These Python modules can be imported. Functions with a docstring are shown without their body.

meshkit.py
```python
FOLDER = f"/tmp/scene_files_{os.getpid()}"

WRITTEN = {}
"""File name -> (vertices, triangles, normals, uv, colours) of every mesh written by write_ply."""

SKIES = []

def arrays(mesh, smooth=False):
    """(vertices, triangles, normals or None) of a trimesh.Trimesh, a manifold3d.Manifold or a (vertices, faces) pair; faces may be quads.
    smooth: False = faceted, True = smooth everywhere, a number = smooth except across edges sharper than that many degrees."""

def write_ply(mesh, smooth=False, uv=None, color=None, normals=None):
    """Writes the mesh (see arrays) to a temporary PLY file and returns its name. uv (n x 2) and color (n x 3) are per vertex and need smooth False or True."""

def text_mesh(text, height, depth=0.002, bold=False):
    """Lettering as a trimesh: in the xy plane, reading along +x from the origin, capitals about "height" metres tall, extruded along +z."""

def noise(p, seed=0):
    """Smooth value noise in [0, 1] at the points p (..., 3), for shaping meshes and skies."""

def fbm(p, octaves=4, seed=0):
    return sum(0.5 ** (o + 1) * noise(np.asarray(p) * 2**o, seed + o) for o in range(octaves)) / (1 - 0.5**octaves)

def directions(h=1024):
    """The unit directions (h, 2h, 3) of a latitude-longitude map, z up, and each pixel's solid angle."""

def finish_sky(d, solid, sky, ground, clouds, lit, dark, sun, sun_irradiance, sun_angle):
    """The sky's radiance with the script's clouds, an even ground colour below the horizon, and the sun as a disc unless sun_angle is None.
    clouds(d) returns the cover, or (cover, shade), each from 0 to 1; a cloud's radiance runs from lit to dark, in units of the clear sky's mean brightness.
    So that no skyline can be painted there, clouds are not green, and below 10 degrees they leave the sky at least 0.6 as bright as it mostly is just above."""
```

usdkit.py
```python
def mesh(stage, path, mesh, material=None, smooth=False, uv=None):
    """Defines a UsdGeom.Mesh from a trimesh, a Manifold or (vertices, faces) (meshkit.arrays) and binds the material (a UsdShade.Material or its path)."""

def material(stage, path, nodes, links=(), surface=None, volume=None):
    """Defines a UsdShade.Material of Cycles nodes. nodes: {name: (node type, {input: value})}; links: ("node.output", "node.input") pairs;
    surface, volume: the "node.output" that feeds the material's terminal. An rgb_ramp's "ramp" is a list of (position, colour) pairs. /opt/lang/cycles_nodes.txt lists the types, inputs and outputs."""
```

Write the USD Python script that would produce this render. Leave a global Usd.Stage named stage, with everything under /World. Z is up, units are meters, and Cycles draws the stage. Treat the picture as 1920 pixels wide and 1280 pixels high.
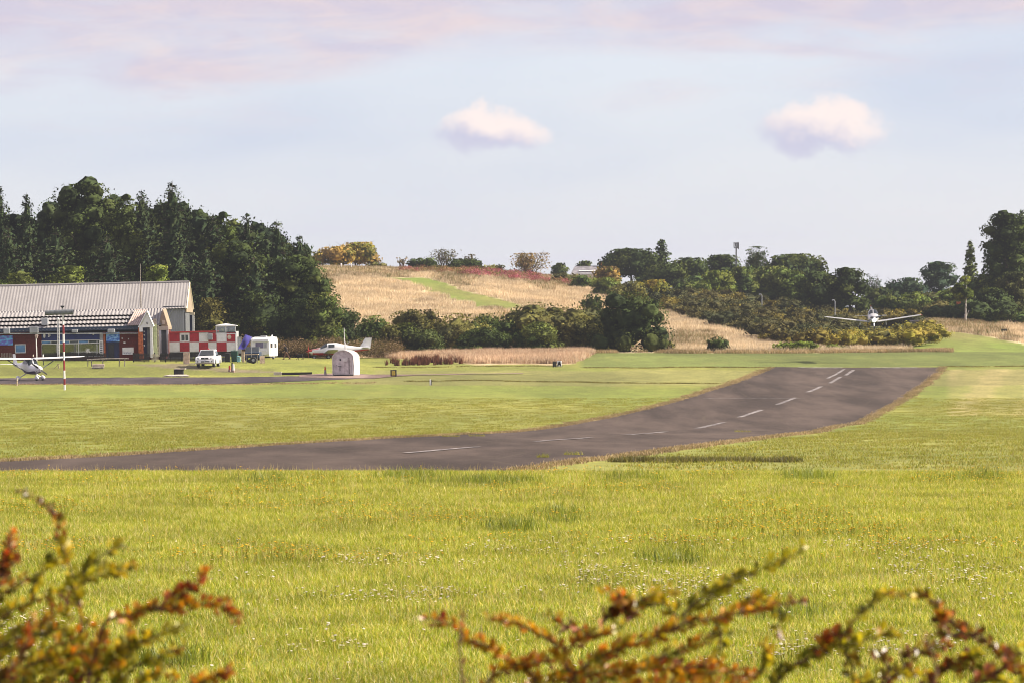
import math, random
import numpy as np, trimesh, usdkit, meshkit
from pxr import Usd, UsdGeom, UsdLux, UsdShade, Sdf, Gf, Vt
from scipy.interpolate import PchipInterpolator

# ------------------------------------------------------------------ camera, sky, sun, exposure
stage = Usd.Stage.CreateInMemory()
UsdGeom.SetStageUpAxis(stage, 'Z'); UsdGeom.SetStageMetersPerUnit(stage, 1.0)
UsdGeom.Xform.Define(stage, '/World'); UsdGeom.Scope.Define(stage, '/World/Looks')
F = 7500.0                      # focal length in pixels of a 1920 wide picture
ROLL = math.radians(1.2)
EYE = np.array([0.0, 0.0, 2.25])
EXPOSURE = 1.76
SUN_AZ = math.radians(86.0)     # from +y (away) towards +x (right)
SUN_EL = math.radians(33.0)
SUN_POWER = 0.95
SKY_STRENGTH = 0.085
_p = math.atan(40.0 / F)
fwd = np.array([0, math.cos(_p), -math.sin(_p)])
up0 = np.array([0, math.sin(_p), math.cos(_p)]); rt0 = np.array([1.0, 0, 0])
c_, s_ = math.cos(ROLL), math.sin(ROLL)
# a level line rises to the right in the picture
RT = rt0 * c_ - up0 * s_
UP = rt0 * s_ + up0 * c_
cam = UsdGeom.Camera.Define(stage, '/World/camera')
m = Gf.Matrix4d(*RT, 0, *UP, 0, *(-fwd), 0, *EYE, 1)
cam.AddTransformOp().Set(m)
cam.CreateHorizontalApertureAttr(36.0); cam.CreateVerticalApertureAttr(24.0)
cam.CreateFocalLengthAttr(36.0 * F / 1920)
cam.CreateClippingRangeAttr(Gf.Vec2f(0.5, 20000))
cam.CreateFStopAttr(23.0); cam.CreateFocusDistanceAttr(150.0)
cam.CreateExposureAttr(EXPOSURE)
sun_dir = np.array([math.cos(SUN_EL) * math.sin(SUN_AZ), math.cos(SUN_EL) * math.cos(SUN_AZ), math.sin(SUN_EL)])
sun = UsdLux.DistantLight.Define(stage, '/World/sun')
sun.CreateIntensityAttr(SUN_POWER); sun.CreateAngleAttr(0.5); sun.CreateNormalizeAttr(True)
sun.CreateColorAttr(Gf.Vec3f(1.0, 0.90, 0.74))
zz = sun_dir; xx = np.cross([0, 0, 1.0], zz); xx /= np.linalg.norm(xx); yy = np.cross(zz, xx)
sun.AddTransformOp().Set(Gf.Matrix4d(*xx, 0, *yy, 0, *zz, 0, 0, 0, 100, 1))


class R:                        # an output of a node
    def __init__(s, g, name): s.g, s.name = g, name


class Graph:
    def __init__(s): s.nodes, s.links, s.k = {}, [], 0

    def n(s, kind, out, **inp):
        s.k += 1; name = f'n{s.k}'; vals = {}
        for k, v in inp.items():
            if isinstance(v, R): s.links.append((v.name, f'{name}.{k}'))
            else: vals[k] = v
        s.nodes[name] = (kind, vals)
        return R(s, f'{name}.{out}')

    def also(s, r, out): return R(s, r.name.split('.')[0] + '.' + out)
    def math(s, t, a, b=0.0, c=0.0): return s.n('math', 'value', math_type=t, value1=a, value2=b, value3=c)
    def mix(s, f, a, b, t='mix'): return s.n('mix_color', 'result', blend_type=t, fac=f, a=a, b=b)
    def smooth(s, v, lo, hi, a=0.0, b=1.0): return s.n('map_range', 'result', range_type='smoothstep', value=v, from_min=lo, from_max=hi, to_min=a, to_max=b, clamp=True)
    def noise(s, vec, scale, detail=3.0, rough=0.55, dist=0.0): return s.n('noise_texture', 'fac', vector=vec, scale=scale, detail=detail, roughness=rough, distortion=dist)
    def map(s, vec, loc=(0, 0, 0), scale=(1, 1, 1), rot=(0, 0, 0)): return s.n('mapping', 'vector', vector=vec, location=loc, scale=scale, rotation=rot)
    def pos(s): return s.n('geometry', 'position')
    def objco(s): return s.n('texture_coordinate', 'object')

    def build(s, name, surf, volume=None):
        return usdkit.material(stage, f'/World/Looks/{name}', s.nodes, s.links, surface=surf.name if surf else None, volume=volume.name if volume else None)


def sky_material():
    g = Graph()
    sky = g.n('sky_texture', 'color', sky_type='single_scattering', sun_disc=False, sun_elevation=SUN_EL, sun_rotation=SUN_AZ,
              altitude=60.0, air_density=1.0, aerosol_density=1.0, ozone_density=2.0)
    d = g.n('texture_coordinate', 'generated')
    sep = g.n('separate_xyz', 'x', vector=d); dx, dy, dz = sep, g.also(sep, 'y'), g.also(sep, 'z')
    az = g.math('arctan2', dx, dy)
    # a thin veil of high cloud evens the sky out and makes it pale
    veil = (SKYB * 0.83, SKYB * 0.835, SKYB * 0.97)
    base = g.mix(0.80, sky, veil)
    # the upper sky is a clearer blue than the pale air at the horizon
    blue = (SKYB * 0.69, SKYB * 0.775, SKYB * 0.98)
    hp = g.map(d, scale=(6.0, 6.0, 26.0))
    patch = g.smooth(g.noise(hp, 1.0, 3.0, 0.5), 0.35, 0.72)
    high = g.smooth(dz, 0.004, 0.05)
    base = g.mix(g.math('multiply', g.math('multiply', patch, high), 0.75), base, blue)
    low = g.smooth(g.noise(g.map(d, loc=(3, 1, 7), scale=(9.0, 9.0, 160.0)), 1.0, 3.0, 0.5), 0.50, 0.72)
    lowm = g.smooth(dz, 0.035, 0.006)
    base = g.mix(g.math('multiply', g.math('multiply', low, lowm), 0.55), base, (SKYB * 0.84, SKYB * 0.80, SKYB * 0.98))
    # pink stratus above three degrees, with uneven lower edges
    st = g.map(d, loc=(0.35, 0.2, 0.18), scale=(13.0, 13.0, 75.0))
    n1 = g.noise(st, 1.0, 6.0, 0.52, 0.5)
    edge = g.math('add', g.math('add', dz, g.math('multiply', g.math('subtract', n1, 0.5), 0.075)), g.math('multiply', az, -0.06))
    cover = g.smooth(edge, 0.052, 0.078)
    n2 = g.noise(g.map(d, scale=(32.0, 32.0, 130.0)), 1.0, 5.0, 0.6, 0.8)
    pink = g.mix(g.smooth(n2, 0.35, 0.68), (SKYB * 0.82, SKYB * 0.76, SKYB * 0.91), (SKYB * 1.0, SKYB * 0.855, SKYB * 0.89))
    thin = g.smooth(g.noise(g.map(d, loc=(2, 5, 1), scale=(22.0, 22.0, 90.0)), 1.0, 5.0, 0.6, 0.6), 0.30, 0.62, 0.50, 0.95)
    base = g.mix(g.math('multiply', cover, thin), base, pink)
    # two small fair weather cumulus
    for k, (a0, e0, sa, se, o) in enumerate(((-0.0045, 0.0478, 0.0135, 0.0060, 1.0), (0.0785, 0.0470, 0.0150, 0.0070, 5.0))):
        nn = g.n('noise_texture', 'color', vector=g.map(d, loc=(o, o * 2, o), scale=(120.0, 120.0, 120.0)), scale=1.0, detail=5.0, roughness=0.6)
        sp = g.n('separate_xyz', 'x', vector=nn)
        u = g.math('divide', g.math('add', g.math('subtract', az, a0), g.math('multiply', g.math('subtract', sp, 0.5), 0.016)), sa)
        v = g.math('divide', g.math('add', g.math('subtract', dz, e0), g.math('multiply', g.math('subtract', g.also(sp, 'y'), 0.5), 0.010)), se)
        vv = g.math('add', v, g.math('multiply', g.math('absolute', u), 0.25))
        r2 = g.math('add', g.math('multiply', u, u), g.math('multiply', vv, vv))
        cov = g.smooth(r2, 1.45, 0.3)
        lit = g.smooth(g.math('add', g.math('multiply', u, 0.45), v), -0.75, 0.25)
        colr = g.mix(lit, (SKYB * 0.73, SKYB * 0.72, SKYB * 0.92), (SKYB * 1.3, SKYB * 1.11, SKYB * 1.04))
        base = g.mix(g.math('multiply', cov, 0.82), base, colr)
    bg = g.n('background_shader', 'background', color=base, strength=SKY_STRENGTH)
    return g.build('sky_light', bg)


SKYB = 2.85
dome = UsdLux.DomeLight.Define(stage, '/World/sky')
UsdShade.MaterialBindingAPI.Apply(dome.GetPrim()).Bind(sky_material())
dome.GetPrim().SetCustomDataByKey('kind', 'structure')


# ------------------------------------------------------------------ helpers
def ray(x, y):
    d = RT * ((x - 960) / F) + UP * ((640 - y) / F) + fwd
    return d / d[1]


def P(x, y, Y): return EYE + ray(x, y) * Y


def project(p):
    q = np.asarray(p, float) - EYE
    w = q @ fwd
    return 960 + F * (q @ RT) / w, 640 - F * (q @ UP) / w


used = {}


def numbered(path):
    n = used.get(path, 0); used[path] = n + 1
    return path if n == 0 else f'{path}_{n:03d}'


LOC = {}


def tag(prim, label=None, cat=None, group=None, kind=None):
    for k, v in (('label', label), ('category', cat), ('group', group), ('kind', kind)):
        if v: prim.SetCustomDataByKey(k, v)
    return prim


def thing(name, label, cat, loc=(0, 0, 0), rotz=0.0, group=None, kind=None, roty=0.0, rotx=0.0):
    path = numbered('/World/' + name)
    x = UsdGeom.Xform.Define(stage, path)
    x.AddTranslateOp().Set(Gf.Vec3d(*map(float, loc)))
    if rotz: x.AddRotateZOp().Set(math.degrees(rotz))
    if roty: x.AddRotateYOp().Set(math.degrees(roty))
    if rotx: x.AddRotateXOp().Set(math.degrees(rotx))
    LOC[path] = np.array(loc, float)
    return tag(x.GetPrim(), label, cat, group, kind)


def obj(name, mesh, mat, parent=None, smooth=False, col=None, world=False, label=None, kind=None, cat=None, group=None, nrm=None):
    pp = str(parent.GetPath()) if parent else '/World'
    path = numbered(pp + '/' + name)
    if isinstance(mesh, trimesh.Trimesh): v, f = np.array(mesh.vertices), np.array(mesh.faces)
    else: v, f = np.asarray(mesh[0], float), np.asarray(mesh[1], int)
    if world:
        top = '/'.join(pp.split('/')[:3])
        v = v - LOC.get(top, np.zeros(3))
    m = usdkit.mesh(stage, path, (v, f), mat, smooth=(False if col is not None and smooth not in (True,) else smooth))
    if nrm is not None:
        m.CreateNormalsAttr(Vt.Vec3fArray.FromNumpy(np.asarray(nrm, np.float32))); m.SetNormalsInterpolation('vertex')
    if col is not None:
        UsdGeom.PrimvarsAPI(m).CreatePrimvar('col', Sdf.ValueTypeNames.Color3fArray, 'vertex').Set(Vt.Vec3fArray.FromNumpy(np.asarray(col, np.float32)))
    return tag(m.GetPrim(), label, cat, group, kind)


class MB:
    """collects simple shapes into one mesh"""
    def __init__(s): s.v, s.f, s.n = [], [], 0

    def add(s, v, f):
        v = np.asarray(v, float); f = np.asarray(f, int)
        if f.shape[1] == 4: f = np.vstack([f[:, [0, 1, 2]], f[:, [0, 2, 3]]])
        s.v.append(v); s.f.append(f + s.n); s.n += len(v); return s

    def tm(s, m): return s.add(m.vertices, m.faces)

    def box(s, c, size, rz=0.0, ry=0.0, rx=0.0, ch=0.0):
        h = np.array(size, float) / 2
        if ch > 0:
            pts = []
            for sx in (-1, 1):
                for sy in (-1, 1):
                    for sz in (-1, 1):
                        k = np.array([sx, sy, sz])
                        for ax in range(3):
                            q = h - ch; q[ax] = h[ax]; pts.append(k * q)
            b = trimesh.convex.convex_hull(np.array(pts)); v, f = np.array(b.vertices), np.array(b.faces)
        else:
            v = np.array([[x, y, z] for x in (-1, 1) for y in (-1, 1) for z in (-1, 1)]) * h
            f = np.array([[0, 1, 3, 2], [4, 6, 7, 5], [0, 4, 5, 1], [2, 3, 7, 6], [0, 2, 6, 4], [1, 5, 7, 3]])
        M = np.eye(3)
        for a, ax in ((rx, 0), (ry, 1), (rz, 2)):
            if a: M = rotm(a, ax) @ M
        return s.add(v @ M.T + np.array(c), f)

    def tube(s, path, rad, sides=6, cap=True):
        p = np.asarray(path, float); n = len(p)
        r = np.broadcast_to(np.asarray(rad, float), (n,))
        t = np.gradient(p, axis=0); t /= np.maximum(np.linalg.norm(t, axis=1, keepdims=True), 1e-9)
        ref = np.array([0, 0, 1.0]) if abs(t[0, 2]) < 0.9 else np.array([1.0, 0, 0])
        a = np.cross(t, ref); a /= np.maximum(np.linalg.norm(a, axis=1, keepdims=True), 1e-9); b = np.cross(t, a)
        th = np.arange(sides) * 2 * math.pi / sides
        v = p[:, None] + r[:, None, None] * (np.cos(th)[None, :, None] * a[:, None] + np.sin(th)[None, :, None] * b[:, None])
        i, j = np.meshgrid(np.arange(n - 1), np.arange(sides), indexing='ij')
        q = np.stack([i * sides + j, i * sides + (j + 1) % sides, (i + 1) * sides + (j + 1) % sides, (i + 1) * sides + j], -1).reshape(-1, 4)
        s.add(v.reshape(-1, 3), q)
        if cap:
            for e in (0, n - 1):
                base = s.n; ring = v[e]
                fs = [[sides, k, (k + 1) % sides] for k in range(sides)]
                s.add(np.vstack([ring, p[e]]), np.array(fs))
        return s

    def poly(s, pts):
        """flat convex polygon, as a fan"""
        n = len(pts); return s.add(pts, np.array([[0, k, k + 1] for k in range(1, n - 1)]))

    def prism(s, pts, vec):
        """a polygon swept along vec"""
        p = np.asarray(pts, float); q = p + np.asarray(vec, float); n = len(p)
        f = [[0, k + 1, k] for k in range(1, n - 1)] + [[n, n + k, n + k + 1] for k in range(1, n - 1)]
        for k in range(n):
            l = (k + 1) % n; f += [[k, l, n + l], [k, n + l, n + k]]
        return s.add(np.vstack([p, q]), np.array(f))

    def grid(s, g):
        """(n, m, 3) sheet of points"""
        n, m_ = g.shape[:2]
        i, j = np.meshgrid(np.arange(n - 1), np.arange(m_ - 1), indexing='ij')
        q = np.stack([i * m_ + j, i * m_ + j + 1, (i + 1) * m_ + j + 1, (i + 1) * m_ + j], -1).reshape(-1, 4)
        return s.add(g.reshape(-1, 3), q)

    def mesh(s): return np.vstack(s.v), np.vstack(s.f)


def rotm(a, ax):
    c, s = math.cos(a), math.sin(a)
    return np.array([[[1, 0, 0], [0, c, -s], [0, s, c]], [[c, 0, s], [0, 1, 0], [-s, 0, c]], [[c, -s, 0], [s, c, 0], [0, 0, 1]]][ax])


_ico = trimesh.creation.icosphere(1, 1.0).vertices


def rhull(pts, r=0.05):
    """hull of small spheres: a rounded solid"""
    r = np.broadcast_to(np.asarray(r, float), (len(pts),))
    return trimesh.convex.convex_hull(np.vstack([np.asarray(p) + _ico * q for p, q in zip(pts, r)]))


def disc(c, r, n, axis=1, depth=0.1):
    th = np.arange(n) * 2 * math.pi / n; o = np.zeros((n, 3)); a, b = [k for k in range(3) if k != axis]
    o[:, a] = np.cos(th) * r; o[:, b] = np.sin(th) * r
    v = np.zeros(3); v[axis] = depth
    return o + np.array(c) - v / 2, v


# ------------------------------------------------------------------ materials
def paint(name, c, rough=0.5, var=0.12, scale=3.0, spec=0.4, metal=0.0, fine=0.0):
    g = Graph(); o = g.objco()
    n = g.noise(o, scale, 4.0, 0.6)
    dark = tuple(x * (1 - var * 2) for x in c); lite = tuple(min(1, x * (1 + var)) for x in c)
    colr = g.mix(g.smooth(n, 0.28, 0.72), dark, lite)
    if fine:
        colr = g.mix(g.smooth(g.noise(o, scale * 14, 2.0, 0.6), 0.45, 0.8, 0.0, fine), colr, tuple(x * 0.45 for x in c))
    b = g.n('principled_bsdf', 'BSDF', base_color=colr, roughness=rough, specular_ior_level=spec, metallic=metal)
    return g.build(name, b)


def leafy(name, rough=0.6, trans=0.35, spec=0.25, pos_var=0.25, scale=0.35, tcol=(1.25, 1.2, 0.55), gain=1.0):
    """colour from the mesh, varied in space; part of the light passes through"""
    g = Graph(); a = g.n('attribute', 'color', attribute='col')
    n = g.noise(g.pos(), scale, 3.0, 0.6)
    fac = g.smooth(n, 0.3, 0.7, gain * (1 - pos_var), gain * (1 + pos_var))
    colr = g.mix(1.0, a, g.n('combine_color', 'color', r=fac, g=fac, b=fac), 'multiply')
    p = g.n('principled_bsdf', 'BSDF', base_color=colr, roughness=rough, specular_ior_level=spec)
    t = g.n('translucent_bsdf', 'BSDF', color=g.mix(1.0, colr, tcol, 'multiply'))
    return g.build(name, g.n('mix_closure', 'closure', fac=trans, closure1=p, closure2=t))


M = {}
M['leaf'] = leafy('leaf', gain=1.25, trans=0.28, rough=0.85, spec=0.08)
M['needle'] = leafy('needle', gain=1.25, trans=0.08, rough=0.85, spec=0.06)
M['blade'] = leafy('grass_blade', trans=0.45, rough=0.45, spec=0.35, scale=0.8, pos_var=0.18)
M['dry'] = leafy('dry_grass', trans=0.35, rough=0.7, spec=0.2, scale=0.12, pos_var=0.22, tcol=(1.1, 1.0, 0.8))
M['hedge_leaf'] = leafy('hedge_leaf', trans=0.4, rough=0.38, spec=0.5, scale=30.0, pos_var=0.2, tcol=(1.3, 1.1, 0.4))
M['bark'] = paint('bark', (0.07, 0.055, 0.045), 0.9, 0.3, 3.0, 0.1)
M['birch_bark'] = paint('birch_bark', (0.42, 0.40, 0.37), 0.8, 0.25, 4.0, 0.1, fine=0.5)
M['twig'] = paint('twig', (0.10, 0.05, 0.035), 0.7, 0.3, 40.0, 0.2)
M['white'] = paint('white_paint', (0.62, 0.61, 0.62), 0.4, 0.06, 2.0)
M['white_metal'] = paint('white_metal', (0.60, 0.60, 0.62), 0.28, 0.04, 1.2, 0.5)
M['car_white'] = paint('car_white', (0.62, 0.62, 0.64), 0.18, 0.02, 1.0, 0.6)
M['red'] = paint('red_paint', (0.32, 0.010, 0.020), 0.45, 0.12, 2.0)
M['dull_red'] = paint('dull_red', (0.20, 0.010, 0.016), 0.6, 0.15, 2.0)
M['plane_red'] = paint('plane_red', (0.36, 0.025, 0.02), 0.3, 0.08, 2.0)
M['blue_band'] = paint('blue_fascia', (0.008, 0.018, 0.11), 0.5, 0.12, 2.0)
M['navy'] = paint('navy_door', (0.008, 0.014, 0.06), 0.5, 0.15, 2.0)
M['gutter'] = paint('gutter_dark', (0.012, 0.028, 0.065), 0.45, 0.15, 2.0)
M['grey'] = paint('grey_metal', (0.30, 0.31, 0.33), 0.45, 0.12, 2.0)
M['grey_dark'] = paint('grey_dark', (0.10, 0.105, 0.115), 0.5, 0.15, 2.0)
M['black'] = paint('black_rubber', (0.012, 0.012, 0.013), 0.7, 0.2, 4.0)
M['black_gloss'] = paint('black_gloss', (0.012, 0.013, 0.016), 0.25, 0.1, 4.0)
M['tan_board'] = paint('tan_cladding', (0.235, 0.185, 0.13), 0.7, 0.12, 1.5)
M['cream'] = paint('cream_trim', (0.48, 0.42, 0.33), 0.6, 0.1, 2.0)
M['wood_pale'] = paint('pale_wood', (0.44, 0.34, 0.24), 0.8, 0.2, 3.0)
M['wood_grey'] = paint('weathered_wood', (0.26, 0.23, 0.20), 0.85, 0.25, 4.0)
M['wood_dark'] = paint('dark_stained_wood', (0.022, 0.020, 0.020), 0.8, 0.3, 3.0)
M['concrete'] = paint('concrete', (0.40, 0.35, 0.31), 0.9, 0.2, 2.0, fine=0.3)
M['green_bin'] = paint('green_plastic', (0.010, 0.055, 0.038), 0.5, 0.15, 2.0)
M['teal_bin'] = paint('pale_blue_plastic', (0.18, 0.38, 0.42), 0.5, 0.15, 2.0)
M['tarp'] = paint('blue_tarpaulin', (0.028, 0.022, 0.21), 0.55, 0.25, 1.5)
M['poster'] = None
M['pale_green'] = paint('pale_green_door', (0.34, 0.38, 0.21), 0.6, 0.1, 3.0)
M['brick_orange_and_sunlit'] = paint('orange_and_sunlit_brick', (0.40, 0.115, 0.05), 0.85, 0.25, 5.0, 0.15, fine=0.4)  # sunlight on the porch pier put into the colour; also downpipe and chimneys
M['roof_brown'] = paint('brown_roof', (0.38, 0.30, 0.27), 0.8, 0.2, 1.2, 0.2, fine=0.3)
M['sock'] = paint('windsock_cloth', (0.14, 0.15, 0.165), 0.85, 0.15, 3.0, 0.1)
M['skin'] = paint('skin', (0.45, 0.27, 0.19), 0.55, 0.08, 9.0)
M['cloth_dark'] = paint('dark_cloth', (0.03, 0.025, 0.026), 0.9, 0.2, 8.0, 0.1)
M['cloth_brown'] = paint('brown_cloth', (0.11, 0.06, 0.045), 0.9, 0.2, 8.0, 0.1)
M['fur'] = paint('black_fur', (0.010, 0.009, 0.009), 0.8, 0.3, 12.0, 0.2)
M['yellow'] = paint('yellow_sign', (0.50, 0.36, 0.05), 0.55, 0.12, 3.0)
M['slate'] = paint('slate_roof', (0.20, 0.19, 0.21), 0.7, 0.2, 1.0)
M['render'] = paint('house_render', (0.42, 0.37, 0.34), 0.9, 0.15, 1.0)
M['roof_tile'] = paint('red_roof', (0.24, 0.16, 0.135), 0.8, 0.2, 1.0)
M['orange'] = paint('orange_plastic', (0.55, 0.12, 0.02), 0.5, 0.15, 3.0)


def glass_mat(name, c=(0.02, 0.025, 0.03), rough=0.05):
    g = Graph()
    b = g.n('principled_bsdf', 'BSDF', base_color=g.mix(g.smooth(g.noise(g.objco(), 0.8, 2.0), 0.3, 0.7), c, tuple(x * 1.8 for x in c)), roughness=rough, specular_ior_level=0.6)
    return g.build(name, b)


M['window'] = glass_mat('dark_window')
M['window_blue'] = glass_mat('blue_window', (0.05, 0.13, 0.25), 0.2)
M['window_purple'] = glass_mat('caravan_window', (0.07, 0.06, 0.10), 0.1)


def pane_mat():
    g = Graph()
    fr = g.math('add', g.n('fresnel', 'fac', IOR=1.5), 0.06)
    return g.build('clear_pane', g.n('mix_closure', 'closure', fac=fr, closure1=g.n('transparent_bsdf', 'BSDF', color=(0.86, 0.9, 0.9)), closure2=g.n('glossy_bsdf', 'BSDF', color=(1, 1, 1), roughness=0.03)))


M['pane'] = pane_mat()


def lamp_mat():
    g = Graph()
    return g.build('landing_light_glow', g.n('emission', 'emission', color=(1.0, 0.97, 0.92), strength=30.0))


M['lamp'] = lamp_mat()


def brick_mat(name, c1, c2, mortar):
    g = Graph(); o = g.objco()
    sp = g.n('separate_xyz', 'x', vector=o)
    v = g.n('combine_xyz', 'vector', x=g.math('add', sp, g.also(sp, 'y')), y=g.also(sp, 'z'), z=0.0) if False else None
    n = g.noise(o, 0.9, 4.0, 0.6)
    row = g.n('wave_texture', 'fac', wave_type='bands', bands_direction='z', vector=o, scale=2.15, distortion=0.0)
    colr = g.mix(g.smooth(n, 0.3, 0.7), c1, c2)
    colr = g.mix(g.smooth(g.noise(o, 9.0, 2.0), 0.5, 0.75, 0.0, 0.6), colr, tuple(x * 0.5 for x in c1))
    colr = g.mix(g.smooth(row, 0.86, 0.98, 0.0, 0.35), colr, mortar)
    return g.build(name, g.n('principled_bsdf', 'BSDF', base_color=colr, roughness=0.9, specular_ior_level=0.15))


M['brick'] = brick_mat('dark_red_brick', (0.075, 0.014, 0.013), (0.105, 0.022, 0.018), (0.11, 0.07, 0.06))


def roof_mat(name, c, stain):
    g = Graph(); o = g.objco()
    n = g.noise(g.map(o, scale=(1.0, 0.35, 0.35)), 0.7, 5.0, 0.65)
    n2 = g.noise(g.map(o, scale=(3.0, 0.4, 0.4)), 1.6, 4.0, 0.7)
    colr = g.mix(g.smooth(n, 0.3, 0.7), tuple(x * 0.82 for x in c), c)
    colr = g.mix(g.smooth(n2, 0.5, 0.8, 0.0, 0.55), colr, stain)
    return g.build(name, g.n('principled_bsdf', 'BSDF', base_color=colr, roughness=0.75, specular_ior_level=0.3))


M['roof_sheet'] = roof_mat('corrugated_sheet', (0.265, 0.25, 0.25), (0.18, 0.16, 0.155))
M['wall_sheet'] = roof_mat('grey_sheet_wall', (0.30, 0.31, 0.34), (0.20, 0.19, 0.19))


def poster_mat(name, a, b, scale):
    """flat print: pale blotches on blue"""
    g = Graph(); o = g.objco()
    n = g.noise(g.map(o, scale=(1.0, 1.0, 2.2)), scale, 3.0, 0.5)
    return g.build(name, g.n('principled_bsdf', 'BSDF', base_color=g.mix(g.smooth(n, 0.47, 0.58), a, b), roughness=0.5))


M['poster_blue'] = poster_mat('blue_poster', (0.03, 0.11, 0.42), (0.22, 0.42, 0.72), 2.6)
M['poster_light'] = poster_mat('light_blue_poster', (0.10, 0.09, 0.40), (0.10, 0.34, 0.62), 1.8)


def asphalt_mat(name, a, b, sx, lines=0.0):
    g = Graph(); p = g.pos()
    big = g.noise(g.map(p, scale=(0.22, 0.020, 1), rot=(0, 0, 0.14)), 1.0, 5.0, 0.62)
    mid = g.noise(g.map(p, scale=(0.9, 0.10, 1)), 1.0, 4.0, 0.6)
    fine = g.noise(g.map(p, scale=(7.0, 1.2, 1)), 1.0, 3.0, 0.7)
    colr = g.mix(g.smooth(big, 0.34, 0.66), tuple(x * 0.72 for x in a), tuple(x * 1.22 for x in b))
    colr = g.mix(g.smooth(mid, 0.4, 0.75, 0.0, 0.5), colr, tuple(x * 0.72 for x in a))
    colr = g.mix(g.smooth(fine, 0.52, 0.8, 0.0, 0.5), colr, tuple(x * 1.6 for x in b))
    crack = g.n('voronoi_texture', 'distance', vector=g.map(p, scale=(0.14, 0.035, 1)), feature='distance_to_edge', scale=1.0)
    colr = g.mix(g.smooth(crack, 0.0, 0.012, 0.35, 0.0), colr, (0.09, 0.072, 0.05))
    return g.build(name, g.n('principled_bsdf', 'BSDF', base_color=colr, roughness=0.9, specular_ior_level=0.12))


M['asphalt'] = asphalt_mat('worn_asphalt', (0.047, 0.0345, 0.029), (0.067, 0.0495, 0.0415), 1)
M['taxi'] = asphalt_mat('grey_asphalt', (0.050, 0.040, 0.045), (0.066, 0.052, 0.055), 1)
M['gravel'] = asphalt_mat('pink_gravel', (0.16, 0.11, 0.095), (0.21, 0.15, 0.13), 1)


def marking_mat():
    g = Graph(); p = g.pos()
    n = g.noise(g.map(p, scale=(2.0, 0.6, 1)), 1.0, 4.0, 0.7)
    return g.build('worn_marking', g.n('principled_bsdf', 'BSDF', base_color=g.mix(g.smooth(n, 0.42, 0.66), (0.08, 0.066, 0.065), (0.27, 0.245, 0.24)), roughness=0.8))


M['marking'] = marking_mat()


def ground_mat():
    g = Graph(); a = g.n('attribute', 'color', attribute='col'); p = g.pos()
    n0 = g.noise(g.map(p, scale=(0.05, 0.03, 0.05)), 1.0, 4.0, 0.6)
    n1 = g.noise(g.map(p, scale=(0.55, 0.18, 0.5)), 1.0, 5.0, 0.65)
    n2 = g.noise(g.map(p, scale=(5.0, 1.6, 5.0)), 1.0, 4.0, 0.7)
    f = g.math('multiply', g.smooth(n1, 0.3, 0.72, 0.80, 1.22), g.smooth(n2, 0.3, 0.7, 0.70, 1.32))
    f = g.math('multiply', f, g.smooth(n0, 0.3, 0.7, 0.86, 1.14))
    colr = g.mix(1.0, a, g.n('combine_color', 'color', r=f, g=f, b=f), 'multiply')
    colr = g.mix(g.smooth(g.noise(g.map(p, loc=(9, 4, 0), scale=(0.30, 0.08, 0.3)), 1.0, 5.0, 0.62), 0.52, 0.78, 0.0, 0.50), colr, g.mix(0.5, colr, (0.19, 0.145, 0.05)))
    bmp = g.n('bump', 'normal', height=n2, strength=0.4, distance=0.10)
    return g.build('grass_ground', g.n('principled_bsdf', 'BSDF', base_color=colr, roughness=0.9, specular_ior_level=0.1, normal=bmp, sheen_weight=0.15, sheen_tint=(0.8, 0.9, 0.3)))


M['ground'] = ground_mat()

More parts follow.
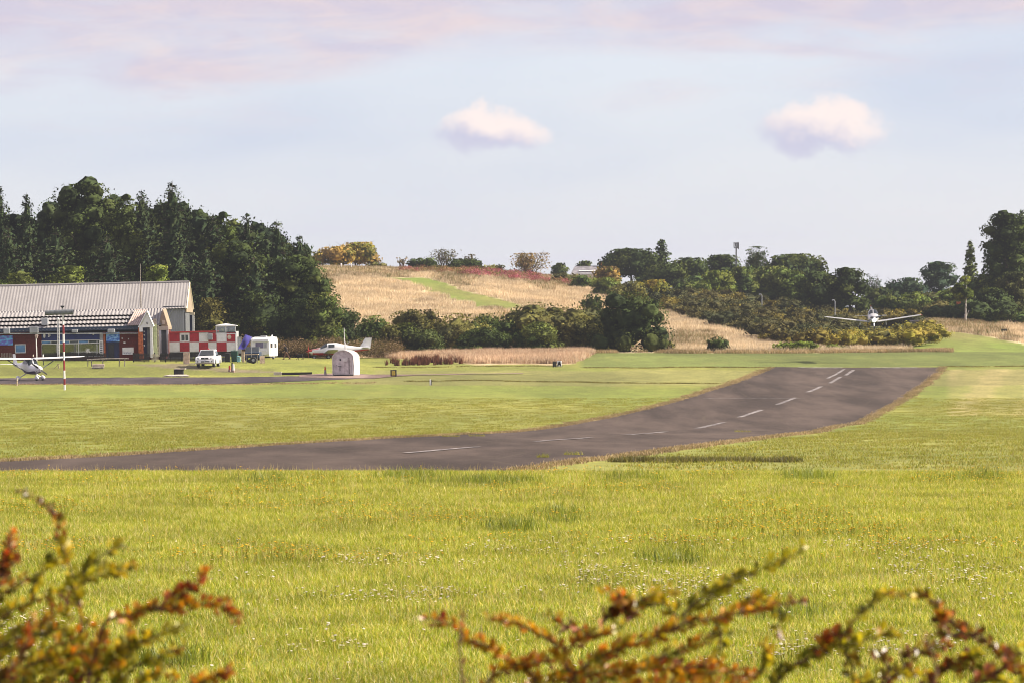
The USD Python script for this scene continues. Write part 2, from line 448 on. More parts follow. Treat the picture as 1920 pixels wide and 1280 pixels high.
# ------------------------------------------------------------------ terrain
NEAR = {-60: 1.6, -5: 1.72, 3: 1.75, 10: 2.05, 20: 2.20, 30: 2.23, 40: 2.24, 58: 2.27, 64: 2.5, 80: 3.25, 100: 4.0}
MIDR = {122: 867, 135: 857, 150: 845, 175: 830, 205: 818, 248: 803, 277: 785, 317: 758.5, 354: 734.5}
FAR = {
    -420: {385: 717, 400: 709, 406: 704, 412: 690, 418: 682, 430: 677, 445: 674, 480: 668, 520: 660, 600: 640, 800: 600, 1200: 592},
    0: {385: 716.5, 400: 708.5, 406: 703, 412: 690, 418: 682, 430: 676, 445: 673, 480: 668, 520: 660, 600: 640, 800: 600, 1200: 592},
    300: {385: 716, 400: 708, 406: 702, 412: 691, 418: 683, 430: 676, 445: 672, 480: 668, 520: 660, 600: 638, 800: 590, 1200: 592},
    480: {385: 716, 400: 707, 408: 700, 416: 688, 425: 681, 445: 676, 465: 671, 490: 668, 520: 660, 600: 630, 700: 590, 800: 565, 1200: 590},
    600: {385: 714, 400: 706, 407: 699, 414: 691, 430: 682, 450: 677, 490: 671, 510: 666, 540: 655, 580: 630, 640: 575, 700: 528, 760: 504, 800: 507, 1200: 590},
    700: {385: 713, 400: 705, 420: 698, 440: 689, 470: 679, 490: 671, 510: 664, 540: 650, 580: 625, 640: 578, 700: 532, 760: 507, 800: 507, 1200: 590},
    900: {385: 711, 400: 705, 430: 693, 445: 683, 480: 667, 500: 660, 540: 648, 580: 622, 640: 582, 700: 547, 760: 516, 800: 511, 1200: 590},
    1130: {385: 716, 400: 708, 430: 690, 450: 680, 480: 664, 500: 659, 540: 650, 580: 632, 640: 600, 700: 565, 760: 540, 800: 529, 1200: 585},
    1300: {400: 708, 430: 689.5, 480: 664, 500: 660, 540: 643, 580: 622, 640: 592, 700: 570, 760: 555, 900: 540, 1200: 570},
    1500: {400: 708, 430: 689, 480: 663, 500: 659, 540: 650, 580: 636, 640: 614, 700: 592, 800: 562, 900: 556, 1200: 580},
    1650: {400: 708, 430: 688.5, 480: 662.5, 505: 657, 540: 650, 600: 634, 700: 608, 800: 590, 1200: 592},
    1750: {400: 708, 430: 688, 480: 662, 505: 656, 530: 641, 560: 619, 600: 607, 700: 600, 800: 592, 1200: 592},
    1920: {400: 707, 430: 688, 480: 662, 500: 658, 530: 646, 560: 632, 600: 616, 700: 602, 800: 592, 1200: 592},
    2340: {400: 707, 430: 688, 480: 662, 500: 658, 530: 650, 560: 640, 600: 625, 700: 605, 800: 592, 1200: 592},
}
COLX = sorted(FAR); COLU = np.array([(x - 960) / F for x in COLX])
_cols = []
for x in COLX:
    u = (x - 960) / F
    zs = {Y: EYE[2] - D - u * min(max(Y, 0), 110) * math.tan(ROLL) * (Y > 12) for Y, D in NEAR.items()}
    for Y, y in {**MIDR, **FAR[x]}.items(): zs[Y] = P(x, y, Y)[2]
    zs[1800] = P(x, 594, 1800)[2]; zs[3000] = P(x, 597, 3000)[2]
    ys = sorted(zs); _cols.append(PchipInterpolator(ys, [zs[y] for y in ys]))


def ground_z(X, Y):
    X, Y = np.broadcast_arrays(np.asarray(X, float), np.asarray(Y, float))
    u = np.clip(X / np.maximum(Y, 12.0), COLU[0], COLU[-1])
    k = np.clip(np.searchsorted(COLU, u) - 1, 0, len(COLU) - 2)
    t = (u - COLU[k]) / (COLU[k + 1] - COLU[k])
    Yc = np.clip(Y, -60, 3000)
    out = np.zeros(X.shape)
    for i in range(len(COLU)):
        w = np.where(k == i, 1 - t, 0) + np.where(k + 1 == i, t, 0)
        sel = w > 0
        if sel.any(): out[sel] += w[sel] * _cols[i](Yc[sel])
    p = np.stack([X * 0.11, Y * 0.06, 0 * X], -1)
    bump_ = (meshkit.fbm(p, 3, 5) - 0.5) * 0.22 * np.clip((Y - 125) / 60, 0, 1)
    return out + bump_ * np.where(Y < 340, 0.3, 0.8)


def gz(X, Y): return float(ground_z(np.array([X]), np.array([Y]))[0])


def on(x, Y):
    """the ground point seen in the column of pixel x at distance Y"""
    y = 660.0
    for _ in range(12):
        p = P(x, y, Y); z = gz(p[0], Y); y += (p[2] - z) * F / Y
    p = P(x, y, Y); return np.array([p[0], Y, gz(p[0], Y)])


def lin(a, b, t): return np.asarray(a) * (1 - t) + np.asarray(b) * t


LUSH = np.array((0.103, 0.122, 0.020)); YEL = np.array((0.142, 0.136, 0.030)); DARKG = np.array((0.056, 0.068, 0.017))
TAN = np.array((0.43, 0.345, 0.23)); BROWN = np.array((0.11, 0.08, 0.045)); OLIVE = np.array((0.05, 0.05, 0.02)); PALEG = np.array((0.150, 0.137, 0.045))
FAIRWAY = np.array((0.100, 0.135, 0.022))


def inside(px, py, poly):
    from matplotlib.path import Path as MP
    return MP(poly).contains_points(np.stack([px.ravel(), py.ravel()], 1)).reshape(px.shape)


def in_poly(px, py, poly):
    r = np.zeros(px.shape, bool); n = len(poly)
    for i in range(n):
        x0, y0 = poly[i]; x1, y1 = poly[(i + 1) % n]
        c = ((y0 > py) != (y1 > py)) & (px < (x1 - x0) * (py - y0) / ((y1 - y0) or 1e-9) + x0)
        r ^= c
    return r


FAIR_POLY = [(716, 520), (800, 521), (838, 531), (872, 546), (945, 562), (990, 575), (965, 586), (900, 577), (845, 562), (800, 546), (765, 531)]


def ground_colour(pts):
    X, Y = pts[..., 0], pts[..., 1]
    px, py = project(pts.reshape(-1, 3)); px, py = px.reshape(X.shape), py.reshape(X.shape)
    wob = (meshkit.fbm(np.stack([X * 0.25, Y * 0.05, 0 * X], -1), 4, 3) - 0.5)
    wob2 = (meshkit.fbm(np.stack([X * 0.05, Y * 0.02, 0 * X], -1), 4, 9) - 0.5)
    mixv = np.clip(0.5 + wob2 * 2.6 + wob * 0.8, 0, 1)[..., None]
    c = LUSH * (1 - mixv) + YEL * mixv
    y2 = py + wob * 7
    # pale mown band left of the far runway, darker band behind it, longer green strip at the far side
    band = ((y2 > 694) & (y2 < 722) & (px > 640) & (Y > 330))[..., None]
    c = np.where(band, PALEG * (0.9 + 0.35 * (mixv - 0.5)), c)
    stripe = (np.sin((X - 0.142 * Y) * 1.9 + wob * 1.5) > 0)
    c = np.where((stripe & (px > 1000) & (Y > 300) & (Y < 432))[..., None], c * 0.93, c)
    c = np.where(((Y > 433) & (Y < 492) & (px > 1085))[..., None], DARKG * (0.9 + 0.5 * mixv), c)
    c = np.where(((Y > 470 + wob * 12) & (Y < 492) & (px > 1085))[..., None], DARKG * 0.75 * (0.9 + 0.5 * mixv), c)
    # worn pale grass at the right
    c = np.where(((px > 1780) & (Y > 285) & (Y < 425))[..., None], lin(c, np.array((0.25, 0.19, 0.09)), 0.3 + 0.35 * (np.sin((X - 0.142 * Y) * 1.25) > 0.1)[..., None]), c)
    # apron side
    c = np.where(((Y > 400) & (px < 700) & (Y < 500))[..., None], lin(LUSH, YEL, mixv) * 1.05, c)
    bank = ((Y > 405) & (Y < 413.5) & (px < 520))
    c = np.where(bank[..., None], np.array((0.085, 0.085, 0.02)), c)
    track = in_poly(px, y2 * 0 + py, [(240, 683), (330, 681), (430, 690), (560, 699), (420, 696), (300, 688)])
    c = np.where(track[..., None], np.array((0.11, 0.08, 0.062)), c)
    # dry grass
    tan1 = in_poly(px, y2, [(690, 652), (1085, 652), (1110, 662), (1070, 682), (900, 683), (760, 672), (690, 668)]) & (Y > 430)
    c = np.where(tan1[..., None], TAN * np.array((0.80, 0.72, 0.70)), c)
    hill = (Y > 492) & (px > 560)
    c = np.where(hill[..., None], TAN * (0.75 + 0.45 * mixv), c)
    hill2 = (Y > 492) & (px <= 560)
    c = np.where(hill2[..., None], BROWN, c)
    gorse = in_poly(px, y2, [(1150, 560), (1260, 590), (1440, 640), (1640, 652), (1760, 640), (1760, 560), (1640, 500), (1150, 470)]) & (Y > 505)
    c = np.where(gorse[..., None], OLIVE * (0.7 + 0.6 * mixv), c)
    fair = in_poly(px + wob * 12, py + wob * 3, FAIR_POLY) & (Y > 560)
    c = np.where(fair[..., None], lin(FAIRWAY, np.array((0.14, 0.10, 0.04)), np.clip(wob2 * 3 + 0.3, 0, 0.6)[..., None]), c)
    rf = in_poly(px + wob * 8, py + wob * 4, [(1755, 624), (1790, 622), (1860, 632), (1930, 648), (2300, 660), (2300, 664), (1700, 664), (1690, 655), (1745, 640)]) & (Y > 492)
    c = np.where(rf[..., None], lin(PALEG * 0.85, FAIRWAY, mixv), c)
    return np.maximum(c * (1 + wob[..., None] * 0.5), 0.01)


def axis_s():
    a = np.concatenate([-np.geomspace(0.20, 2.0, 20)[::-1], np.linspace(-0.19, 0.19, 200), np.geomspace(0.20, 2.0, 20)])
    return a


SS = axis_s()
YR = np.concatenate([np.linspace(-60, 0, 13), np.linspace(1, 66, 76), np.linspace(67.5, 440, 250), np.linspace(441, 560, 110)])
YR2 = np.concatenate([np.linspace(560, 830, 190), np.geomspace(833, 3000, 40)])


def sheet(ys):
    S, Y = np.meshgrid(SS, ys); X = S * np.maximum(Y, 60)
    pts = np.stack([X, Y, ground_z(X, Y)], -1)
    return pts


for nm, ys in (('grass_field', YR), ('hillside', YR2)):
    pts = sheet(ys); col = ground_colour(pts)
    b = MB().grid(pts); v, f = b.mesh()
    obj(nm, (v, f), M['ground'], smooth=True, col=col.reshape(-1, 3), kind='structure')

# ------------------------------------------------------------------ runway
SL = 0.142; RW = 9.05
CX = lambda Y: -24.05 + SL * Y


def strip(y0, y1, f0, f1, lift, n=400, m_=14, wob=0.0, seed=1):
    t = np.linspace(y0, y1, n)
    rng = np.random.default_rng(seed)
    a = np.array([f0(y) for y in t]); b = np.array([f1(y) for y in t])
    if wob:
        q = np.stack([t * 0.35, 0 * t, 0 * t], -1)
        a = a + (meshkit.fbm(q, 4, seed) - 0.5) * wob; b = b + (meshkit.fbm(q, 4, seed + 7) - 0.5) * wob
    k = np.linspace(0, 1, m_)
    X = a[:, None] * (1 - k) + b[:, None] * k
    Y = np.repeat(t[:, None], m_, 1) - (X - CX(t)[:, None]) * SL * np.clip((t[:, None] - 400) / 30, 0, 1)
    Z = ground_z(X, Y) + lift
    g = np.stack([X, Y, Z], -1)
    return MB().grid(g[:, ::1])


def right_edge(Y):
    e = CX(Y) + RW
    return e - 0.9 * np.clip((262 - Y) / 6.0, 0, 1)


rw = thing('runway', 'worn dark tarmac runway with broken white centre line crossing the field', 'runway', kind='structure')
obj('asphalt', strip(62, 431, lambda y: CX(y) - RW, right_edge, 0.035, 460, 16, 0.5).mesh(), M['asphalt'], rw, smooth=True)
for yc, ln, off in ((150.5, 21, 0), (186, 20, 0), (221, 21, 0.0), (256, 19, 0.3), (291, 20, 0.0), (326, 20, 0), (361, 19, 0), (392, 18, 0), (414, 15, 0.1)):
    obj('centre_line_dash', strip(yc - ln / 2 if yc != 150.5 else yc - 8, yc + ln / 2 - (2 if yc == 150.5 else 0), lambda y: CX(y) - 0.19 + off, lambda y: CX(y) + 0.19 + off, 0.055, 24, 3, 0.06, int(yc)).mesh(), M['marking'], rw, smooth=True)
obj('side_dash', strip(396, 424, lambda y: CX(y) - 1.2, lambda y: CX(y) - 0.85, 0.055, 24, 3, 0.06, 3).mesh(), M['marking'], rw, smooth=True)
for a, bb in ((-6.2, -1.5), (1.5, 6.4)):
    obj('threshold_bar', strip(428.5, 429.9, lambda y: CX(y) + a, lambda y: CX(y) + bb, 0.055, 4, 8, 0.0, 3).mesh(), M['marking'], rw, smooth=True)
obj('cross_line', strip(333.5, 333.9, lambda y: CX(y) - 7.5, lambda y: CX(y) + 1.0, 0.055, 4, 12, 0.0, 4).mesh(), M['marking'], rw, smooth=True)

# taxiway along the apron (runs across the picture), narrowing to a gravel path at its right end
def taxi(xs, yn, yf, lift, wob, n=160):
    px = np.linspace(xs[0], xs[-1], n)
    a = np.interp(px, xs, yn); b = np.interp(px, xs, yf)
    q = np.stack([px * 0.05, 0 * px, 0 * px], -1)
    a = a + (meshkit.fbm(q, 3, 2) - 0.5) * wob; b = b + (meshkit.fbm(q, 3, 8) - 0.5) * wob
    k = np.linspace(0, 1, 10); Y = a[:, None] * (1 - k) + b[:, None] * k
    X = ((px - 960) / F)[:, None] * Y
    return MB().grid(np.stack([X, Y, ground_z(X, Y) + lift], -1)[:, ::-1])


obj('taxiway', taxi([-420, 300, 560, 640, 700], [378, 379, 384, 388, 396], [400, 400.5, 402, 402, 402], 0.03, 1.6).mesh(), M['taxi'], smooth=True, kind='structure')
obj('gravel_path', taxi([560, 640, 700, 780, 980], [399.5, 393, 391, 404, 413], [404, 407, 408, 408, 416], 0.045, 0.8).mesh(), M['gravel'], smooth=True, kind='structure')


# ------------------------------------------------------------------ grass
def blades(n, size, h0, h1, w, lean, rng, cols, tips=None):
    """n blades of three triangles each over a square; colour per blade"""
    px = (rng.random((n, 2)) - 0.5) * size
    h = rng.uniform(h0, h1, n) * rng.uniform(0.7, 1.0, n); az = rng.uniform(0, 2 * math.pi, n); la = rng.uniform(0, 2 * math.pi, n)
    ln = rng.uniform(0.1, lean, n) * h; ww = w * rng.uniform(0.6, 1.3, n)
    d = np.stack([np.cos(az), np.sin(az), 0 * az], -1) * ww[:, None] / 2; l = np.stack([np.cos(la), np.sin(la), 0 * la], -1)
    base = np.concatenate([px, np.zeros((n, 1))], 1); upv = np.array([0, 0, 1.0])
    mid = base + upv * (h * 0.55)[:, None] + l * (ln * 0.3)[:, None]; tip = base + upv * (h * np.sqrt(np.maximum(1 - (ln / h) ** 2 * 0.5, 0.2)))[:, None] + l * ln[:, None]
    v = np.stack([base - d, base + d, mid - d * 0.8, mid + d * 0.8, tip], 1).reshape(-1, 3)
    o = (np.arange(n) * 5)[:, None]
    f = np.concatenate([o + [0, 1, 3], o + [0, 3, 2], o + [2, 3, 4]])
    c = cols[rng.integers(0, len(cols), n)] * rng.uniform(0.75, 1.25, (n, 1))
    c5 = np.repeat(c[:, None], 5, 1)
    if tips is not None: c5[:, 4] = tips
    return v, f, c5.reshape(-1, 3)


def instancer(name, protos, pos, rng, smin, smax, label, group=None, idx=None, yaw=True):
    """one stuff object: copies of a few small meshes"""
    path = numbered('/World/' + name)
    pi = UsdGeom.PointInstancer.Define(stage, path)
    rel = pi.CreatePrototypesRel()
    for k, (v, f, c, mat) in enumerate(protos):
        pp = f'{path}/{name}_piece_{k:03d}'
        mm = usdkit.mesh(stage, pp, (v, f), mat)
        if c is not None: UsdGeom.PrimvarsAPI(mm).CreatePrimvar('col', Sdf.ValueTypeNames.Color3fArray, 'vertex').Set(Vt.Vec3fArray.FromNumpy(np.asarray(c, np.float32)))
        rel.AddTarget(pp)
    n = len(pos)
    pi.CreateProtoIndicesAttr(Vt.IntArray.FromNumpy((rng.integers(0, len(protos), n) if idx is None else idx).astype(np.int32)))
    pi.CreatePositionsAttr(Vt.Vec3fArray.FromNumpy(pos.astype(np.float32)))
    a = rng.uniform(0, 2 * math.pi, n) / 2 if yaw else np.zeros(n)
    q = np.stack([0 * a, 0 * a, np.sin(a), np.cos(a)], 1).astype(np.float16)
    pi.CreateOrientationsAttr(Vt.QuathArray.FromNumpy(q))
    s = rng.uniform(smin, smax, n).astype(np.float32)
    pi.CreateScalesAttr(Vt.Vec3fArray.FromNumpy(np.stack([s, s, s], 1)))
    return tag(pi.GetPrim(), label, 'grass' if 'grass' in name or 'rush' in name else 'flowers' if 'flower' in name or 'clover' in name else 'plants', group, 'stuff')


rng = np.random.default_rng(11)
GC = np.array([(0.19, 0.235, 0.022), (0.16, 0.205, 0.020), (0.24, 0.255, 0.030), (0.28, 0.265, 0.045), (0.50, 0.43, 0.22), (0.14, 0.185, 0.022), (0.22, 0.25, 0.025), (0.34, 0.28, 0.10)])


def scatter(y0, y1, step, margin, rng, umax=0.130):
    out = []
    y = y0
    while y < y1:
        w = umax * y + margin; n = max(1, int(2 * w / step))
        x = (np.arange(n) + rng.random(n)) / n * 2 * w - w
        yy_ = y + rng.random(n) * step
        out.append(np.stack([x, yy_], 1)); y += step
    p = np.vstack(out)
    return np.column_stack([p, ground_z(p[:, 0], p[:, 1])])


protos = [(*blades(820, 0.62, 0.035, 0.095, 0.0043, 0.85, rng, GC * np.array([1.20, 1.20, 1.08])), M['blade']) for _ in range(8)]
pos = scatter(17, 64, 0.46, 1.2, rng); pos[:, 2] -= 0.005
instancer('meadow_grass', protos, pos, rng, 0.8, 1.25, 'bright yellow green meadow grass filling the foreground field')
# longer darker rushes in clumps
RC = np.array([(0.15, 0.19, 0.03), (0.12, 0.16, 0.028), (0.19, 0.20, 0.035)])
pr = [(*blades(60, 0.45, 0.10, 0.21, 0.006, 0.6, rng, RC), M['blade']) for _ in range(4)]
cl = []
for (x, y, n, sx, sy) in ((965, 1003, 9, 30, 9), (1275, 1068, 8, 40, 8), (905, 912, 26, 90, 9), (760, 905, 14, 60, 10), (1180, 905, 10, 50, 8), (1520, 900, 12, 50, 9), (300, 1268, 8, 30, 6), (1480, 1172, 5, 40, 6), (1850, 905, 8, 60, 9), (480, 910, 8, 60, 8), (1050, 985, 6, 30, 8)):
    for _ in range(n):
        px, py = rng.normal(x, sx * 0.6), rng.normal(y, sy * 0.6)
        Y = 2.24 * F / max(py - 608, 270); Y = min(Y, 58)
        p = P(px, py, Y); cl.append((p[0], Y, gz(p[0], Y)))
instancer('rush_grass', pr, np.array(cl), rng, 0.8, 1.3, 'darker long rushes standing in small clumps in the field')
# seed heads on thin stalks
ST = np.array([(0.42, 0.34, 0.18), (0.50, 0.42, 0.24), (0.38, 0.28, 0.14)])
pr = [(*blades(26, 0.7, 0.10, 0.19, 0.0035, 0.35, rng, ST), M['blade']) for _ in range(4)]
p2 = scatter(20, 63, 1.0, 1.0, rng)
keep = meshkit.fbm(p2 * np.array([0.35, 0.2, 0]), 3, 21) > 0.47
instancer('seed_head_grass', pr, p2[keep], rng, 0.8, 1.2, 'pale straw coloured seed stalks scattered through the foreground field')


def flower(h, r, petals, rng, stem=0.0025):
    b = MB(); b.tube([(0, 0, 0), (0.004, 0.002, h * 0.6), (0.0, 0.006, h)], stem, 3, False)
    nst = len(b.v[0])
    c = np.array([0.0, 0.006, h])
    th = np.arange(petals) * 2 * math.pi / petals
    tilt = rng.uniform(-0.5, 0.5)
    ring = np.stack([np.cos(th) * r, np.sin(th) * r * math.cos(tilt), 0.25 * r + np.sin(th) * r * math.sin(tilt)], -1) + c
    b.add(np.vstack([ring, c, c + [0, 0, r * 0.5]]), np.array([[petals, k, (k + 1) % petals] for k in range(petals)] + [[petals + 1, k, (k + 1) % petals] for k in range(petals)]))
    v, f = b.mesh(); return v, f, nst


def flower_protos(n, col, h0, h1, r0, r1):
    out = []
    for _ in range(n):
        v, f, k = flower(rng.uniform(h0, h1), rng.uniform(r0, r1), 7, rng)
        c = np.tile(np.array((0.24, 0.25, 0.03)), (len(v), 1)); c[k:] = np.array(col) * rng.uniform(0.85, 1.1)
        out.append((v, f, c, M['blade']))
    return out


def flower_spots(n, y0, y1, dens, thr, seed, bands=None):
    Y = 1 / rng.uniform(1 / y1, 1 / y0, n); X = rng.uniform(-0.14, 0.14, n) * Y
    d = meshkit.fbm(np.stack([X * dens, Y * dens * 0.55, 0 * X], -1), 3, seed)
    k = rng.random(n) < np.clip((d - thr) * 6, 0.015, 1)
    X, Y = X[k], Y[k]; return np.column_stack([X, Y, ground_z(X, Y)])


instancer('yellow_flowers', flower_protos(5, (0.62, 0.40, 0.015), 0.08, 0.15, 0.010, 0.016), flower_spots(11000, 36, 61, 0.7, 0.50, 31), rng, 0.75, 1.1, 'small yellow wildflowers scattered through the middle of the field')
instancer('white_clover', flower_protos(5, (0.62, 0.58, 0.52), 0.05, 0.10, 0.008, 0.013), flower_spots(17000, 22, 40, 0.8, 0.52, 47), rng, 0.8, 1.2, 'small white clover heads in drifts across the near field')

# shorter, coarser grass on the field beyond the crest, and tufts along the tarmac edges
SC = np.array([(0.18, 0.195, 0.028), (0.21, 0.21, 0.039), (0.24, 0.225, 0.050), (0.155, 0.18, 0.026), (0.27, 0.23, 0.085)])
pr = [(*blades(150, 1.7, 0.05, 0.12, 0.02, 0.9, rng, SC), M['blade']) for _ in range(6)]
p3 = scatter(112, 335, 1.9, 2.0, rng, 0.13)
off = np.abs(p3[:, 0] - CX(p3[:, 1])) > RW + 0.7
instancer('mown_grass', pr, p3[off], rng, 0.8, 1.2, 'mown grass on both sides of the runway')
EC = np.array([(0.29, 0.21, 0.125), (0.20, 0.135, 0.08), (0.38, 0.30, 0.18), (0.15, 0.13, 0.045)])
pr = [(*blades(40, 0.7, 0.06, 0.16, 0.02, 0.9, rng, EC), M['dry']) for _ in range(4)]
e = []
for _ in range(3400):
    Y = rng.uniform(110, 431); sd = rng.choice([-1, 1])
    X = (CX(Y) - RW if sd < 0 else right_edge(Y)) + sd * abs(rng.normal(0.1, 0.42 if sd < 0 else 0.26)); e.append((X, Y))
for _ in range(260):
    px = rng.uniform(-50, 700); e.append(((px - 960) / F * 378, 377 + rng.normal(0, 0.8)))
e = np.array(e); instancer('dry_edge_grass', pr, np.column_stack([e, ground_z(e[:, 0], e[:, 1])]), rng, 0.6, 1.3, 'brown dead grass fringing the edges of the tarmac')
# tufts where the mown bands meet, edge shadow put into their dark colour
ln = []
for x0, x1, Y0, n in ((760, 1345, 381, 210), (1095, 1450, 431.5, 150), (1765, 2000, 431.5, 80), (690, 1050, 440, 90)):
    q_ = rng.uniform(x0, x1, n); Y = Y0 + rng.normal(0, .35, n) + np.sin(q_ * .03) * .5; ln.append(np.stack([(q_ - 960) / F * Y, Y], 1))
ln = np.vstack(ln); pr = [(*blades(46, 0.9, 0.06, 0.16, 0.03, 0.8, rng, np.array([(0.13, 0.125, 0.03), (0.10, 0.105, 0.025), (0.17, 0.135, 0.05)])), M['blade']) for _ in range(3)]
instancer('mown_edge_shade_grass', pr, np.column_stack([ln, ground_z(ln[:, 0], ln[:, 1])]), rng, 0.7, 1.2, 'thin lines of longer grass coloured dark as edge shadow between the mown bands')
# rough grass along the ditch line, ditch shadow put into its dark colours
dk = np.array([(0.08, 0.08, 0.022), (0.12, 0.095, 0.04), (0.055, 0.055, 0.017), (0.15, 0.13, 0.05)])
pr = [(*blades(70, 0.6, 0.16, 0.34, 0.02, 0.6, rng, dk), M['blade']) for _ in range(3)]
e = []
for _ in range(230):
    px = 1150 + 340 * rng.beta(1.1, 1.25); Y = rng.normal(124.0, 0.7); e.append(((px - 960) / F * Y, Y))
e = np.array(e); instancer('ditch_shade_grass', pr, np.column_stack([e, ground_z(e[:, 0], e[:, 1]) - 0.08]), rng, 0.7, 1.1, 'rank grass coloured dark for the shadow of a shallow ditch beside the near runway edge')
# tall dry grass on hill, strip and right slope
TC = np.array([(0.52, 0.43, 0.31), (0.47, 0.38, 0.265), (0.58, 0.49, 0.36), (0.36, 0.275, 0.185)])
pr = [(*blades(110, 2.4, 0.35, 0.85, 0.05, 0.5, rng, TC), M['dry']) for _ in range(5)]
n = 14000
Y = rng.uniform(494, 800, n); px = rng.uniform(560, 1960, n); X = (px - 960) / F * Y
pp = np.column_stack([X, Y, ground_z(X, Y)]); qx, qy = project(pp)
k = ~((px > 1095) & (px < 1262) & (Y < 512)) & ~in_poly(qx, qy, FAIR_POLY) & ~in_poly(qx, qy, [(1740, 618), (1790, 622), (1860, 632), (1960, 650), (1960, 668), (1690, 668), (1690, 655)]) & ~in_poly(qx, qy, [(1150, 545), (1270, 592), (1440, 640), (1640, 655), (1730, 640), (1730, 560), (1640, 480), (1150, 430)])
instancer('tall_dry_grass', pr, pp[k], rng, 0.7, 1.2, 'tall straw coloured dry grass covering the hill and the rough beside the field')
wd = np.array([(0.13, 0.13, 0.045), (0.20, 0.155, 0.075), (0.26, 0.17, 0.10), (0.10, 0.11, 0.035)])
pr2 = [(*blades(80, 2.2, 0.4, 1.0, 0.06, 0.6, rng, wd), M['dry']) for _ in range(4)]
wk = (meshkit.fbm(np.stack([qx * 0.011, Y * 0.013, 0 * Y], -1), 4, 77) > 0.545) & k & (Y > 520)
instancer('hill_weeds', pr2, pp[wk] + [0.5, 0.4, 0], rng, 0.7, 1.15, 'olive and brown weeds mixed into the dry grass of the hill')
sc = np.array([(0.46, 0.35, 0.255), (0.52, 0.41, 0.30), (0.36, 0.24, 0.165)])
pr = [(*blades(90, 1.5, 0.35, 0.85, 0.045, 0.4, rng, sc), M['dry']) for _ in range(4)]
poly = [(692, 656), (1085, 655), (1108, 662), (1072, 681), (900, 681), (760, 672), (692, 668)]
Y = rng.uniform(440, 500, 2600); px = rng.uniform(680, 1120, 2600); X = (px - 960) / F * Y
pp = np.column_stack([X, Y, ground_z(X, Y)]); qx, qy = project(pp)
instancer('rough_grass_strip', pr, pp[in_poly(qx, qy, poly)], rng, 0.7, 1.2, 'strip of tall tan rough grass in front of the bush row')
# dark rusty docks standing in that strip, brambles behind the parked aircraft
dc = np.array([(0.10, 0.035, 0.02), (0.14, 0.05, 0.03), (0.07, 0.03, 0.02)])
pr = [(*blades(24, 0.5, 0.7, 1.35, 0.07, 0.25, rng, dc), M['dry']) for _ in range(3)]
Y = rng.uniform(448, 466, 90); px = np.concatenate([rng.normal(800, 34, 60), rng.uniform(735, 880, 30)]); X = (px - 960) / F * Y
instancer('dock_plants', pr, np.column_stack([X, Y, ground_z(X, Y)]), rng, 0.6, 1.0, 'dark rusty dock stalks standing in the rough grass right of the white hut')
# far field edge fringe under the bushes
Y = rng.uniform(489, 500, 2200); px = rng.uniform(1080, 1780, 2200); X = (px - 960) / F * Y
k_ = meshkit.fbm(np.stack([px * 0.03, Y * .2, 0 * px], -1), 3, 4) > 0.40; X, Y = X[k_], Y[k_]
pr = [(*blades(60, 1.2, 0.2, 0.6, 0.05, 0.6, rng, np.array([(0.36, 0.27, 0.165), (0.29, 0.21, 0.12), (0.15, 0.135, 0.05)])), M['dry']) for _ in range(3)]
instancer('fringe_grass', pr, np.column_stack([X, Y, ground_z(X, Y)]), rng, 0.6, 1.1, 'fringe of tan grass between the green strip and the scrub')
# runway weeds
for (x, y, Y, r, lab) in ((1075, 846, 139, 0.34, 'biggest weed clump growing out of the near runway tarmac'), (1018, 852, 133, 0.2, 'small weed clump left of the biggest one on the tarmac'), (845, 820, 200, 0.45, 'flat weed patch near the far edge of the tarmac'), (895, 817, 204, 0.4, 'sparse weed patch right of another near the far tarmac edge'), (1392, 808, 232, 0.5, 'weed patch on the tarmac near its right edge')):
    v, f, c = blades(140, r * 2, 0.10, 0.26, 0.012, 1.0, rng, np.array([(0.20, 0.20, 0.04), (0.26, 0.22, 0.05), (0.14, 0.16, 0.03)]))
    p = on(x, Y); obj('weed_clump', (v + p, f), M['blade'], col=c, label=lab, cat='weed')
# small pinkish stony grass tuft on the taxiway edge
v, f, c = blades(120, 1.4, 0.08, 0.2, 0.03, 1.0, rng, np.array([(0.08, 0.12, 0.03), (0.1, 0.14, 0.03)])); p = on(520, 379)
obj('weed_clump', (v + p, f), M['blade'], col=c, label='dark green weed tuft at the near edge of the grey taxiway', cat='weed', kind='stuff')

# ------------------------------------------------------------------ trees and bushes
def cards(c, nrm, s, rng, asp=0.7):
    """small bent leaf sprays: two triangles each"""
    n = len(c)
    r = rng.normal(size=(n, 3)); a = np.cross(nrm, r); a /= np.maximum(np.linalg.norm(a, axis=1, keepdims=True), 1e-6)
    b = np.cross(nrm, a); b /= np.maximum(np.linalg.norm(b, axis=1, keepdims=True), 1e-6)
    s = np.broadcast_to(s, (n,))[:, None]; k = s * asp
    v = np.stack([c - a * s * 0.5, c - b * k * 0.5 + nrm * s * 0.12, c + a * s * 0.5, c + b * k * 0.5 + nrm * s * 0.12], 1).reshape(-1, 3)
    o = (np.arange(n) * 4)[:, None]
    return v, np.concatenate([o + [0, 1, 2], o + [0, 2, 3]])


def unit(rng, n):
    v = rng.normal(size=(n, 3)); return v / np.linalg.norm(v, axis=1, keepdims=True)


def nvec(p, f, seed):
    return np.stack([meshkit.fbm(p * f + 17.3 * k, 2, seed + k) for k in range(3)], -1) * 2 - 1


